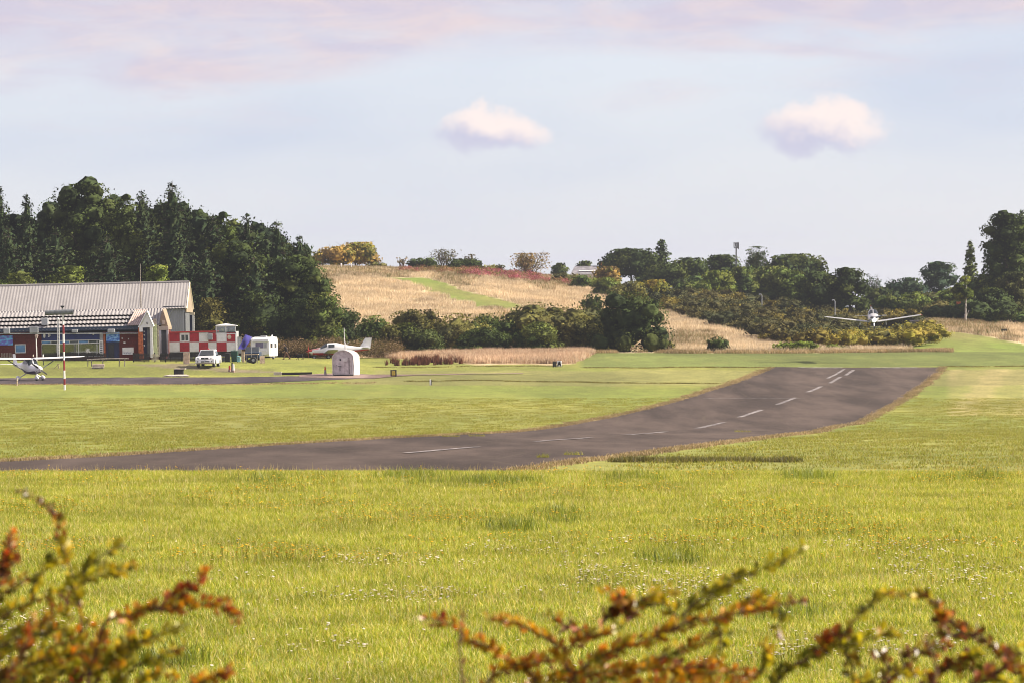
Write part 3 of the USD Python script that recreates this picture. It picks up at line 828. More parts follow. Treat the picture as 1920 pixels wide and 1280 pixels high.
def crown(lobes, n, s, rng, cols, fill=0.25, core=True, clump=1.0):
    """leaf sprays over the outsides of many lobes (centre, radii), gathered in clumps; cols: candidate colours"""
    C, Rr = np.array([l[0] for l in lobes]), np.array([l[1] for l in lobes])
    w = (Rr[:, 0] * Rr[:, 2]); w = w / w.sum()
    k = rng.choice(len(lobes), n, p=w)
    u = unit(rng, n)
    off = rng.uniform(0, 90, 3); fq = 0.34 / max(s, 0.05) * clump
    c0 = C[k] + u * Rr[k]
    ns = meshkit.fbm(c0 * fq + off, 3, 3)
    rad = np.where(rng.random(n) < fill, rng.uniform(0.45, 0.9, n), rng.normal(0.95, 0.07, n)) * (0.74 + 0.50 * ns)
    c = C[k] + u * Rr[k] * rad[:, None]
    nrm = u * 0.5 + unit(rng, n) * 0.8; nrm /= np.linalg.norm(nrm, axis=1, keepdims=True)
    lobecol = cols[rng.integers(0, len(cols), len(lobes))] * rng.uniform(0.85, 1.18, (len(lobes), 1))
    cl = 0.72 + 0.6 * meshkit.fbm(c * fq * 0.8 + off + 40, 2, 9)
    col = lobecol[k] * (cl * rng.uniform(0.75, 1.28, n))[:, None]
    sz = s * rng.uniform(0.55, 1.35, n)
    v, f = cards(c, nrm, sz, rng)
    sn = u * 0.75 + nvec(c0, fq * 1.1, 21) * 1.5 + unit(rng, n) * 0.35 + [0, 0, 0.12]; sn /= np.linalg.norm(sn, axis=1, keepdims=True)
    vs, fs, cs, ns_, o = [v], [f], [np.repeat(col, 4, 0)], [np.repeat(sn, 4, 0)], len(v)
    for i in range(len(lobes) if core else 0):   # the leafy bulk of each lobe, lumpy, behind the outer sprays
        q = ICO2 if Rr[i].max() > 1.75 else ICO1
        d = q.vertices; w0 = C[i] + d * Rr[i]
        rr = 0.36 + 0.52 * meshkit.fbm(w0 * fq + off, 3, 3)[:, None] + rng.normal(0, 0.035, (len(d), 1))
        w_ = C[i] + d * Rr[i] * rr
        sn = d * 0.75 + nvec(w0, fq * 1.1, 21) * 1.5 + rng.normal(0, .3, d.shape)
        vs.append(w_); fs.append(q.faces + o); o += len(w_); cs.append(lobecol[i] * rng.uniform(0.7, 1.2, (len(w_), 1)) * 0.9); ns_.append(sn)
    ns_ = np.vstack(ns_); ns_ /= np.linalg.norm(ns_, axis=1, keepdims=True)
    return np.vstack(vs), np.vstack(fs), np.vstack(cs), ns_


ICO1, ICO2 = trimesh.creation.icosphere(1, 1.0), trimesh.creation.icosphere(2, 1.0)


def limbs(H, R, rng, n=7, r0=None, z0=0.25):
    b = MB(); r0 = r0 or 0.022 * H + 0.05
    path = [(0, 0, -0.6), (rng.normal(0, .05 * R), rng.normal(0, .05 * R), H * 0.3), (rng.normal(0, .08 * R), rng.normal(0, .08 * R), H * 0.6), (0, 0, H * 0.85)]
    b.tube(path, [r0 * 1.25, r0, r0 * 0.65, r0 * 0.2], 7)
    for _ in range(n):
        z = H * rng.uniform(z0, 0.7); a = rng.uniform(0, 2 * math.pi); L = R * rng.uniform(0.5, 0.85)
        d = np.array([math.cos(a), math.sin(a), 0])
        b.tube([(0, 0, z), d * L * 0.5 + [0, 0, z + L * 0.3], d * L + [0, 0, z + L * 0.75]], [r0 * 0.4, r0 * 0.25, r0 * 0.08], 5)
    return b.mesh()


def C(*a): return np.array(a, float)


DG = C((0.032, 0.047, 0.014), (0.042, 0.058, 0.016), (0.028, 0.041, 0.015), (0.052, 0.064, 0.016))
MG = C((0.055, 0.080, 0.020), (0.070, 0.095, 0.022), (0.045, 0.070, 0.020), (0.085, 0.10, 0.026))
LG = C((0.10, 0.13, 0.025), (0.13, 0.15, 0.03), (0.085, 0.115, 0.025))
OL = C((0.075, 0.075, 0.024), (0.095, 0.085, 0.026), (0.06, 0.062, 0.024), (0.11, 0.105, 0.03))
YG = C((0.18, 0.17, 0.026), (0.22, 0.19, 0.03), (0.14, 0.145, 0.028), (0.20, 0.15, 0.03))
AU = C((0.23, 0.17, 0.04), (0.17, 0.15, 0.035), (0.26, 0.17, 0.045), (0.13, 0.13, 0.03), (0.19, 0.13, 0.05))
BR = C((0.20, 0.13, 0.07), (0.16, 0.12, 0.06), (0.13, 0.11, 0.04), (0.24, 0.17, 0.09))
BG = C((0.028, 0.050, 0.030), (0.035, 0.058, 0.034), (0.045, 0.066, 0.036))
FW = C((0.13, 0.10, 0.04), (0.17, 0.11, 0.06), (0.20, 0.10, 0.075), (0.22, 0.075, 0.09), (0.25, 0.07, 0.11), (0.12, 0.11, 0.035))
CN = C((0.021, 0.034, 0.015), (0.028, 0.042, 0.017), (0.018, 0.029, 0.015), (0.036, 0.048, 0.018))


def base_of(x, Y, lean=0.0): return on(x, Y)


def top_h(x, ytop, Y, base): return P(x, ytop, Y)[2] - base[2]


TREE_N = [0]


def broadleaf(x, ytop, hw, Y, cols, label, dens=1.0, name='broadleaf_tree', cat='tree', z0=0.12, depth=0.8, nl=16, fill=0.25, lit=None, group=None, gap=1.0, xtop=None, ls=1.0):
    TREE_N[0] += 1; rng = np.random.default_rng(1000 + TREE_N[0])
    b = base_of(x, Y); H = top_h(x, ytop, Y, b); Rx = hw * Y / F
    t = thing(name, label, cat, b, rng.uniform(0, 0.01), group)
    obj('trunk', limbs(H, Rx, rng), M['bark'], t, smooth=40)
    lobes = []
    for i in range(nl):
        a = i * 2.39996 + rng.uniform(-.4, .4); e = math.asin(min(1, (i + .6) / nl)) if i % 4 else rng.uniform(-.7, .1)
        r = rng.uniform(0.27, 0.40) * Rx; q = rng.uniform(0.58, 0.74) * gap
        zc = H * (0.50 + (0.50 * math.sin(e) if e > 0 else 0.42 * math.sin(e))) - r * 0.72 * max(math.sin(e), 0)
        lobes.append(((math.cos(a) * math.cos(e) * q * Rx, math.sin(a) * math.cos(e) * q * Rx * depth, max(zc, z0 * H)), (r, r * 0.9, r * rng.uniform(0.68, 0.9))))
    for zz_, ww in ((0.80, 0.45), (0.66, 0.66), (0.42, 0.72)):
        lobes.append(((rng.normal(0, .08) * Rx, 0, H * zz_ - 0.1 * Rx), (ww * Rx, ww * Rx * depth, H * 0.14)))
    s = Y * 0.00060 * ls
    area = sum(4 * l[1][0] * l[1][2] for l in lobes) * 3.0
    n = int(np.clip(area / (s * s * 0.5) * 0.60 * dens, 800, 5000))
    v, f, c, nn = crown(lobes, n, s, rng, cols, fill)
    # fit the crown to the outline
    zt = np.percentile(v[:, 2], 98.6); v[:, 2] = np.where(v[:, 2] > 0, v[:, 2] * H / zt, v[:, 2]); v[:, 0] *= Rx / np.percentile(np.abs(v[:, 0]), 99.0)
    v = settle(v, 4 * n, H); v[:, 2] = np.maximum(v[:, 2], -0.2)
    obj('crown', (v, f), M['leaf'], t, col=c, nrm=nn)
    return t


def settle(v, n4, H):
    """pulls stray sprays above the top back onto the crown"""
    z = v[:n4, 2].reshape(-1, 4); e = np.maximum(z.mean(1) - H * 0.985, 0) * 0.85
    v[:n4, 2] -= np.repeat(e, 4); return v


def bush(x, ytop, hw, Y, cols, label, dens=1.0, name='bush', cat='bush', nl=12, depth=0.9, group=None, ls=0.9, flat=1.0, stems=True):
    TREE_N[0] += 1; rng = np.random.default_rng(1000 + TREE_N[0])
    b = base_of(x, Y); H = max(0.5, top_h(x, ytop, Y, b)); Rx = hw * Y / F
    t = thing(name, label, cat, b, 0, group)
    lobes = []
    for i in range(nl):
        a = rng.uniform(0, 2 * math.pi); q = math.sqrt(rng.random()) * 0.72
        r = rng.uniform(0.24, 0.42) * Rx; hmax = H * (1 - 0.55 * q ** 2)
        z = rng.uniform(0.25, 0.85) * hmax
        lobes.append(((math.cos(a) * q * Rx, math.sin(a) * q * Rx * depth, z), (r, r, min(r * 0.85, hmax * 0.4))))
    lobes.append(((0, 0, H * 0.42), (Rx * 0.72, Rx * 0.72 * depth, H * 0.5)))
    for i in range(7): a = i * .9 + rng.uniform(-.2, .2); lobes.append(((math.cos(a) * .68 * Rx, math.sin(a) * .68 * Rx * depth, H * .14), (Rx * .28, Rx * .28, H * .22)))
    s = Y * 0.00058 * ls
    area = sum(4 * l[1][0] * l[1][2] for l in lobes) * 3.0
    n = int(np.clip(area / (s * s * 0.5) * 0.70 * dens, 500, 5400))
    v, f, c, nn = crown(lobes, n, s, rng, cols, 0.2)
    zt = np.percentile(v[:, 2], 99.7); v[:, 2] = np.maximum(v[:, 2] * H / zt, -0.15); v[:, 0] *= Rx / np.percentile(np.abs(v[:, 0]), 99.0)
    v = settle(v, 4 * n, H)
    bb = MB()
    for _ in range(5):
        a = rng.uniform(0, 6.28); d = np.array([math.cos(a), math.sin(a), 0])
        bb.tube([(0, 0, -0.2), d * Rx * 0.25 + [0, 0, H * 0.35], d * Rx * 0.5 + [0, 0, H * 0.75]], [0.05, 0.035, 0.01], 5)
    obj('stems', bb.mesh(), M['bark'], t); obj('foliage', (v, f), M['leaf'], t, col=c, nrm=nn)
    return t


def conifer(x, ytop, hw, Y, label, cols=CN, dens=1.0, name='conifer_tree', sparse=1.0, z0=0.06, group=None):
    TREE_N[0] += 1; rng = np.random.default_rng(1000 + TREE_N[0])
    b = base_of(x, Y); H = top_h(x, ytop, Y, b); Rx = hw * Y / F
    t = thing(name, label, 'tree', b, 0, group)
    tb = MB(); tb.tube([(0, 0, -0.5), (0.05, 0, H * 0.5), (0, 0, H)], [0.26, 0.15, 0.015], 7)
    cs, ns, ss, cc, sn = [], [], [], [], []
    nbr = int(H * 23 * dens / sparse)
    zz_ = z0 + (0.985 - z0) * rng.random(nbr) ** 1.25
    for k in zz_:
        z = k * H; L = Rx * min((1.01 - k) ** 0.58, 2.3 * (1.01 - k)) * (1 if k > 0.15 else 0.85) + 0.10
        a = rng.uniform(0, 2 * math.pi); wv = 0.72 + 0.5 * meshkit.noise(np.array([[math.cos(a) * 1.6, math.sin(a) * 1.6, k * 9 + TREE_N[0] * 3.1]]))[0]
        l = L * wv * rng.uniform(0.72, 1.10); dr = rng.uniform(0.0, 0.22) * l
        d = np.array([math.cos(a), math.sin(a), 0]); sd = np.array([-math.sin(a), math.cos(a), 0])
        m_ = int(np.clip(l / 0.42, 3, 8)); q = 1 - 0.75 * rng.random(m_) ** 1.4
        q[0] = 1.0
        p = d * (q * l)[:, None] + np.array([0, 0, 1.0]) * (z - dr * np.sin(q * 1.6) + (0.04 + 0.20 * k) * l * q ** 2.5)[:, None]
        p = p + sd * (rng.normal(0, 0.16, m_) * l * q)[:, None] + rng.normal(0, 0.08, (m_, 3))
        cs.append(p); n = np.array([0, 0, 0.8]) + d * 0.5 + rng.normal(0, 0.7, (m_, 3)); ns.append(n / np.linalg.norm(n, axis=1, keepdims=True))
        s_n = d * 0.7 + np.array([0, 0, 0.2]) + nvec(p * 1.0, 0.55, 31 + TREE_N[0]) * 1.4 + rng.normal(0, 0.4, (m_, 3)); sn.append(s_n / np.linalg.norm(s_n, axis=1, keepdims=True))
        ss.append((0.52 if k < 0.86 else 0.34) * (Y / 520) * rng.uniform(0.6, 1.25, m_)); cc.append(np.repeat((cols[rng.integers(0, len(cols))] * rng.uniform(0.75, 1.3))[None], m_, 0))
        if k > 0.5: tb.tube([(0, 0, z), d * l * 0.85 + [0, 0, z - dr * 0.8]], [0.03, 0.008], 3, False)
    v, f = cards(np.vstack(cs), np.vstack(ns), np.concatenate(ss), rng, 0.6)
    c = np.repeat(np.vstack(cc) * rng.uniform(0.75, 1.25, (len(v) // 4, 1)), 4, 0); nn = np.repeat(np.vstack(sn), 4, 0)
    # dense inner boughs round the stem
    kz = np.linspace(z0, 0.93, 26); ka = np.arange(14) * 2 * math.pi / 14
    g_ = np.array([[(math.cos(a) * r_, math.sin(a) * r_, k * H) for a in ka for r_ in [Rx * (1.01 - k) ** 0.62 * (0.16 + 0.40 * meshkit.noise(np.array([[math.cos(a) * 2, math.sin(a) * 2, k * 16 + TREE_N[0]]]))[0])]] for k in kz])
    g_ = np.concatenate([g_, g_[:, :1]], 1); bb = MB().grid(g_); v2, f2 = bb.mesh()
    n2 = v2 * [1, 1, 0]; n2 = n2 / np.maximum(np.linalg.norm(n2, axis=1, keepdims=True), 1e-6) + [0, 0, .2] + rng.normal(0, .9, n2.shape); n2 /= np.linalg.norm(n2, axis=1, keepdims=True)
    c2 = cols[rng.integers(0, len(cols), len(v2))] * rng.uniform(0.7, 1.15, (len(v2), 1))
    f = np.vstack([f, f2 + len(v)]); v = np.vstack([v, v2]); c = np.vstack([c, c2]); nn = np.vstack([nn, n2])
    obj('trunk', tb.mesh(), M['bark'], t); obj('crown', (v, f), M['needle'], t, col=c, nrm=nn)
    return t


def twiggy(x, ytop, hw, Y, cols, label, leaves=900, stems=16, name='sparse_tree', cat='tree', mat='bark', ls=0.8, low=0.2, dens=5, group=None):
    """a shrub or tree whose bare branches show between few leaves"""
    TREE_N[0] += 1; rng = np.random.default_rng(1000 + TREE_N[0])
    b = base_of(x, Y); H = top_h(x, ytop, Y, b); Rx = hw * Y / F
    t = thing(name, label, cat, b, 0, group)
    bb = MB(); ends = []
    for i in range(stems):
        a = rng.uniform(0, 2 * math.pi); d = np.array([math.cos(a), math.sin(a) * 0.7, 0])
        hh = H * rng.uniform(0.55, 1.0); q = Rx * rng.uniform(0.25, 0.95) * (1.15 - 0.55 * hh / H)
        p0 = d * Rx * 0.12 * rng.random(); p1 = d * q * 0.45 + [0, 0, hh * 0.45]; p2 = d * q + [0, 0, hh] + rng.normal(0, 0.05 * Rx, 3)
        bb.tube([p0 - [0, 0, .4], p1, (p1 + p2) / 2 + rng.normal(0, .05 * Rx, 3), p2], [0.11, 0.07, 0.05, 0.02], 4, False)
        for _ in range(dens):
            k = rng.uniform(0.3, 1.0); s0 = p1 * (1 - k) + p2 * k; e = s0 + unit(rng, 1)[0] * [1, 1, .6] * Rx * 0.28 + [0, 0, H * 0.10 * rng.random()]
            bb.tube([s0, e], [0.045, 0.018], 3, False)
            if e[2] > H * low: ends += [s0 * .3 + e * .7, e]
        ends.append(p2)
    ends = np.array(ends); k = rng.integers(0, len(ends), leaves)
    c = ends[k] + rng.normal(0, 1, (leaves, 3)) * Rx * 0.10; c[:, 2] = np.minimum(c[:, 2], H)
    v, f = cards(c, unit(rng, leaves), Y * 0.0006 * ls * rng.uniform(0.6, 1.3, leaves), rng)
    col = np.repeat(cols[rng.integers(0, len(cols), len(ends))][k] * rng.uniform(0.7, 1.3, (leaves, 1)), 4, 0)
    obj('trunk', bb.mesh(), M[mat], t); obj('crown', (v, f), M['leaf'], t, col=col)
    return t


# --- the dark wood behind the hangar
for a in (
    (-60, 372, 75, 520, 'dark conifer cut by the left edge of the photo, tip out of frame'),
    (6, 347, 46, 525, 'dark pointed conifer at the left edge of the wood behind the hangar'),
    (56, 361, 44, 530, 'thin tipped conifer between the left edge and the big rounded tree'),
    (272, 355, 62, 530, 'dark conifer with a single thin leader just left of the tallest conifer'),
    (330, 338, 82, 515, 'tallest conifer of the left wood, broad layered spire above the hangar roof'),
    (405, 400, 62, 522, 'dark conifer on the right shoulder of the tallest one'),
    (468, 399, 55, 520, 'dark conifer with a neat pointed top right of the middle of the left wood'),
    (524, 411, 64, 515, 'broad open topped conifer near the right end of the left wood'),
    (566, 440, 50, 518, 'rightmost conifer of the left wood, next to the tan hill'),
    (205, 440, 90, 505, 'wide dark blue green conifer low in front of the big rounded tree'),
    (110, 425, 80, 508, 'dark conifer below the left side of the big rounded tree'),
    (20, 430, 70, 505, 'lower dark conifer directly behind the left part of the long roof'),
    (390, 470, 75, 502, 'lower dark conifer behind the right end of the hangar roof'),
    (480, 480, 70, 500, 'shorter dark conifer standing above the caravan'),
): conifer(*a, dens=1.25)
broadleaf(165, 342, 80, 520, C((0.045, 0.062, 0.018), (0.055, 0.07, 0.02), (0.035, 0.05, 0.018)), 'big rounded dark broadleaf tree rising above the left wood', name='broadleaf_tree', nl=30, dens=1.3, gap=1.12)
broadleaf(236, 372, 46, 516, C((0.05, 0.066, 0.02), (0.065, 0.08, 0.022)), 'smaller rounded tree on the right flank of the big rounded one', nl=14, dens=1.2)
broadleaf(425, 402, 40, 528, MG, 'paler thin topped tree behind the gap between two conifers', dens=0.8)
broadleaf(445, 455, 70, 506, DG, 'dark broadleaf tree in the middle of the left wood above the control cabin', nl=20)
broadleaf(560, 480, 62, 505, DG, 'dark broadleaf tree at the right corner of the left wood', nl=20)
broadleaf(595, 520, 45, 500, DG, 'dark ragged tree edge against the tan grass hill', nl=16)
broadleaf(300, 498, 42, 484, LG, 'bright green young tree peeping over the hangar ridge beside the thin mast', nl=12)
broadleaf(130, 500, 60, 488, C((0.075, 0.095, 0.022), (0.09, 0.11, 0.025)), 'mid green tree low behind the left half of the hangar roof', nl=14)
broadleaf(30, 512, 60, 486, MG, 'mid green tree behind the far left end of the hangar roof', nl=14)
for a, kw in (
    ((400, 558, 48, 497, OL, 'olive green shrub right of the hangar corner behind the checkered cabin'), {}),
    ((445, 586, 34, 497, MG, 'small green shrub behind the glass topped control tower'), {}),
    ((500, 545, 55, 497, DG, 'tall dark shrub behind the white caravan'), {}),
    ((478, 590, 36, 497, OL, 'low olive shrub between control tower and caravan'), {}),
    ((560, 560, 45, 497, DG, 'dark green shrub behind the walking person'), {}),
    ((606, 548, 45, 496, MG, 'mid green shrub above the parked red and white aircraft'), {}),
    ((645, 578, 42, 500, DG, 'dark rounded bush right of the aircraft cockpit against the hill foot'), {}),
    ((612, 600, 40, 497, DG, 'low dark bush right behind the red and white aircraft'), {}),
    ((700, 592, 38, 505, MG, 'lighter bush at the foot of the tan hill above the aircraft tail'), {}),
    ((735, 610, 30, 500, OL, 'small olive bush just left of the dark bush row'), {}),
    ((792, 580, 56, 512, OL, 'bush with a ragged twiggy top at the left end of the bush row'), {}),
    ((765, 605, 30, 500, DG, 'dark green bush at the front left corner of the bush row'), {}),
    ((862, 588, 62, 508, OL, 'dark bush left of centre in the bush row below the fairway'), {}),
    ((932, 588, 62, 512, MG * .8, 'dark bush in the middle of the bush row below the fairway'), {}),
    ((800, 618, 40, 498, C((0.05, 0.066, 0.022), (0.065, 0.08, 0.026)), 'lower mid green bush in front of the ragged one'), {}),
    ((1040, 566, 100, 512, OL, 'largest olive bush of the row with a broad domed top'), {'nl': 22}),
    ((1010, 604, 46, 496, MG, 'rounded fresh green bush in front of the largest olive bush'), {}),
    ((1100, 592, 44, 503, OL, 'olive bush on the right flank of the largest bush'), {}),
    ((905, 615, 54, 497, DG, 'low dark bush at the foot of the middle of the bush row'), {}),
    ((1180, 546, 76, 498, DG, 'big dark green domed bush at the right end of the bush row'), {'nl': 22, 'dens': 1.2}),
    ((1345, 632, 22, 497, DG, 'small dark shrub alone on the tan slope right of the big dark bush'), {}),
    ((1490, 640, 42, 498, C((0.10, 0.14, 0.025), (0.12, 0.15, 0.03)), 'low bright green bush at the foot of the scrub slope'), {}),
    ((1565, 645, 30, 500, LG, 'very low green bush right of the bright green one'), {}),
    ((1250, 640, 20, 498, OL, 'small olive bush on the right foot of the big dark bush'), {}),
): bush(*a, **kw)

# --- skyline of the hill
for a, kw in (
    ((625, 463, 42, 790, AU, 'yellow green autumn tree at the left end of the hilltop'), {'nl': 14}),
    ((668, 455, 48, 800, AU, 'fuller golden green autumn tree beside the left hilltop one'), {'nl': 16}),
    ((1050, 494, 16, 850, DG, 'small dark round tree on the skyline left of the grey roof'), {}),
    ((1097, 490, 20, 880, DG, 'small dark flat topped tree on the skyline directly behind the grey roof'), {}),
    ((1185, 467, 58, 800, DG, 'big dark rounded tree on the skyline right of the grey roof'), {'nl': 18}),
    ((1140, 500, 26, 770, AU, 'small golden tree in front of the grey roof'), {}),
    ((1290, 484, 44, 810, DG, 'dark rounded tree between the feathery tree and the mast'), {'nl': 16}),
    ((1250, 496, 42, 780, DG, 'dark lower tree filling in below the feathery tree'), {}),
    ((1355, 478, 36, 820, DG, 'dark tree at the foot of the phone mast'), {}),
    ((1490, 477, 64, 800, DG, 'wide dark tree with a flattened top right of the mast'), {'nl': 20}),
    ((1445, 500, 48, 770, MG, 'mid green tree below the wide dark flat topped one'), {}),
    ((1345, 508, 34, 740, LG, 'light green tree below the dark trees in the middle of the slope'), {}),
    ((1390, 500, 32, 760, MG, 'green tree just below the phone mast'), {}),
    ((1475, 505, 42, 720, MG, 'yellowish green topped tree in the right middle of the slope'), {'nl': 18}),
    ((1300, 528, 34, 730, MG, 'green tree low on the slope left of the street lamp'), {}),
    ((1540, 510, 48, 690, DG, 'dark rounded tree left of the landing aircraft tail fin'), {'nl': 18}),
    ((1592, 503, 42, 690, DG, 'dark full tree at the right end of the skyline group above the landing aircraft'), {'nl': 18}),
    ((1225, 525, 32, 700, YG, 'yellow green tree on the slope below the feathery tree'), {}),
    ((1700, 522, 48, 800, BG, 'bluish dark tree in the distance right of the gap in the skyline'), {'nl': 14}),
    ((1762, 492, 38, 820, BG, 'taller bluish dark tree in the distance left of the poplar'), {'nl': 16}),
    ((1790, 540, 38, 700, LG, 'light green rounded tree left of the birch'), {}),
    ((1735, 565, 40, 690, MG, 'mid green tree right above the landing aircraft wing'), {}),
    ((1690, 560, 38, 700, DG, 'dark tree behind the right wing of the landing aircraft'), {}),
    ((1765, 580, 34, 640, DG, 'dark undergrowth tree beside the birch trunk'), {}),
    ((1890, 400, 50, 640, DG, 'very tall dark tree at the right edge of the photo'), {'nl': 26, 'dens': 1.15}),
    ((1945, 410, 60, 650, DG, 'tall dark tree cut by the right edge of the photo'), {'nl': 22}),
    ((1862, 540, 36, 620, DG, 'dark lower tree in front of the very tall one at the right edge'), {}),
    ((1905, 510, 44, 625, C((0.045, 0.055, 0.02), (0.06, 0.065, 0.022)), 'dull olive tree below the tall trees at the right edge'), {}),
): broadleaf(*a, **kw)
twiggy(1640, 514, 22, 810, BG, 'thin see through bluish tree in the skyline gap above the landing aircraft', leaves=700, stems=14)
twiggy(830, 469, 42, 800, C((0.05, 0.055, 0.03), (0.08, 0.07, 0.035)), 'bare twiggy tree with bushy foot on the middle of the hilltop', leaves=420, stems=20)
twiggy(875, 478, 22, 795, C((0.06, 0.06, 0.03), (0.09, 0.07, 0.035)), 'smaller bare twiggy tree right of the larger twiggy one on the hilltop', leaves=160, stems=12)
twiggy(990, 476, 50, 780, BR, 'half bare brown autumn tree with many thin stems on the hilltop', leaves=1500, stems=22)
twiggy(755, 482, 14, 790, BR, 'tiny bare sapling on the hilltop left of the twiggy trees', leaves=90, stems=7)
twiggy(1420, 463, 36, 800, DG, 'open dark tree with twig tips showing right of the phone mast', leaves=1900, stems=22)
conifer(1242, 448, 28, 800, 'feathery upright conifer standing above the skyline right of the grey roof', C((0.045, 0.065, 0.025), (0.06, 0.08, 0.03)), dens=1.3)
conifer(1822, 451, 20, 690, 'slender pale poplar like tree beside the tall right hand trees', C((0.085, 0.105, 0.035), (0.10, 0.125, 0.04)), dens=1.6, name='slender_tree')
conifer(1918, 392, 40, 648, 'dark conifer tip behind the very tall right edge tree', C((0.03, 0.045, 0.02), (0.04, 0.055, 0.022)), dens=1.2)
conifer(1868, 430, 36, 655, 'narrow dark tree at the left flank of the tall right edge trees', C((0.035, 0.052, 0.02), (0.045, 0.06, 0.022)), dens=1.3)
broadleaf(1650, 540, 40, 770, DG, 'low dark tree under the gap in the skyline behind the landing aircraft fin', nl=12)
broadleaf(1668, 556, 34, 700, MG, 'mid green low tree right of the landing aircraft fin', nl=12)
broadleaf(1838, 515, 34, 670, DG, 'dark tree filling in between poplar and the tall right edge trees', nl=14)
broadleaf(1716, 548, 34, 720, LG, 'paler green tree above the outer right wing of the landing aircraft', nl=12)
# birch with a bright bare trunk
b = on(1811, 612); H = P(1815, 520, 612)[2] - b[2]; t = thing('birch_tree', 'birch with a thin pale bare trunk left of the dark right hand wood', 'tree', b)
bb = MB(); bb.tube([(0, 0, -.3), (0.02, 0, H * .35), (.12, 0, H * .7), (.2, 0, H)], [.16, .13, .09, .03], 7); bb.tube([(0.05, 0, 1.1), (0.9, 0, 3.0)], [.06, .03], 5)
obj('trunk', bb.mesh(), M['birch_bark'], t, smooth=40)
r2 = np.random.default_rng(77); lob = [((r2.normal(0.1, .8), r2.normal(0, .7), H * r2.uniform(.55, 1.0)), (.8, .8, .6)) for _ in range(9)]
v, f, c, nn = crown(lob, 1300, 0.42, r2, LG * 0.85, 0.3); obj('crown', (v, f), M['leaf'], t, col=c, nrm=nn)
# low shrubs along the hilltop
for a in (
    (705, 492, 20, 795, C((0.14, 0.13, 0.04), (0.10, 0.11, 0.03)), 'small green shrub right of the golden hilltop trees'),
    (795, 484, 34, 790, DG, 'dark low shrub at the foot of the twiggy hilltop tree'),
    (868, 485, 40, 788, DG, 'dark spreading shrub right of the twiggy hilltop tree'),
    (920, 497, 26, 785, OL, 'low olive shrub between twiggy tree and half bare brown tree'),
    (1060, 512, 30, 760, OL, 'low olive shrub at the right foot of the half bare brown tree'),
    (1100, 516, 30, 745, MG, 'green shrub below the grey roof'),
    (1135, 520, 30, 720, C((0.09, 0.12, 0.03), (0.11, 0.13, 0.03)), 'brighter green shrub below the small golden tree'),
    (1110, 552, 22, 640, DG, 'dark shrub at the upper left of the big dark bush'),
    (1175, 528, 40, 690, OL, 'olive shrub mass above the big dark bush'),
): bush(*a)


def thicket(name, label, cat, n, region, ywin, hr, cols, s0, seed, leaves=260, material='leaf', core=True):
    """uncountable scrub: many low clumps joined into one mass"""
    rng = np.random.default_rng(seed); vs, fs, cs, ns2, o = [], [], [], [], 0
    got = 0; tries = 0
    while got < n and tries < n * 30:
        tries += 1
        Y = rng.uniform(*ywin); px = rng.uniform(min(p[0] for p in region), max(p[0] for p in region))
        p = on(px, Y); qx, qy = project(p)
        if not in_poly(np.array([qx]), np.array([qy]), region)[0]: continue
        h = rng.uniform(*hr); r = h * rng.uniform(0.7, 1.2); got += 1
        lob = [((rng.normal(0, r * .4), rng.normal(0, r * .4), h * rng.uniform(.3, .75)), (r * .5, r * .5, h * .3)) for _ in range(5)]
        s = Y * 0.00048 * s0
        big = meshkit.fbm(np.array([[px * 0.012, Y * 0.03, 0.0]]), 3, seed)[0] + rng.normal(0, .07)
        k = int(np.clip((big - 0.2) / 0.6 * len(cols), 0, len(cols) - 1))
        v, f, c, nn = crown(lob, leaves, s, rng, cols[max(0, k - 1):k + 1], 0.25, core)
        v[:, 2] = np.maximum(v[:, 2], -0.1)
        vs.append(v + p); fs.append(f + o); cs.append(c); ns2.append(nn); o += len(v)
    return obj(name, (np.vstack(vs), np.vstack(fs)), M[material], col=np.vstack(cs), nrm=np.vstack(ns2), label=label, cat=cat, kind='stuff')


GO = C((0.040, 0.045, 0.020), (0.048, 0.050, 0.022), (0.058, 0.055, 0.022), (0.070, 0.062, 0.024), (0.085, 0.072, 0.026), (0.13, 0.105, 0.026), (0.17, 0.135, 0.028))
thicket('gorse_scrub', 'olive brown gorse scrub with yellow patches covering the slope behind the landing aircraft', 'scrub', 330,
        [(1200, 560), (1270, 592), (1440, 643), (1500, 655), (1585, 655), (1600, 622), (1740, 612), (1640, 598), (1560, 585), (1450, 560), (1350, 535), (1200, 520)], (510, 720), (1.2, 3.0), GO, 1.0, 5, 420)
YO = C((0.07, 0.07, 0.025), (0.11, 0.10, 0.028), (0.17, 0.145, 0.028), (0.19, 0.17, 0.028), (0.21, 0.165, 0.032), (0.15, 0.14, 0.026))
thicket('yellow_scrub', 'yellow and orange tinted scrub just under and around the landing aircraft', 'scrub', 74,
        [(1560, 620), (1725, 612), (1758, 640), (1735, 656), (1560, 656)], (512, 560), (1.5, 2.6), YO, 0.9, 15, 330)
thicket('slope_undergrowth', 'mixed green undergrowth between the trees on the far slope', 'undergrowth', 210,
        [(1210, 545), (1640, 580), (1800, 606), (1960, 640), (1960, 585), (1640, 540), (1400, 510), (1210, 505)], (600, 860), (2.5, 5.0), np.vstack([DG, MG, OL]), 0.95, 6, 300)
thicket('wood_undergrowth', 'dark undergrowth along the foot of the left wood', 'undergrowth', 170,
        [(-100, 672), (690, 672), (690, 610), (600, 600), (-100, 630)], (496, 530), (1.8, 3.6), np.vstack([DG, DG, OL]), 0.9, 7, 300)
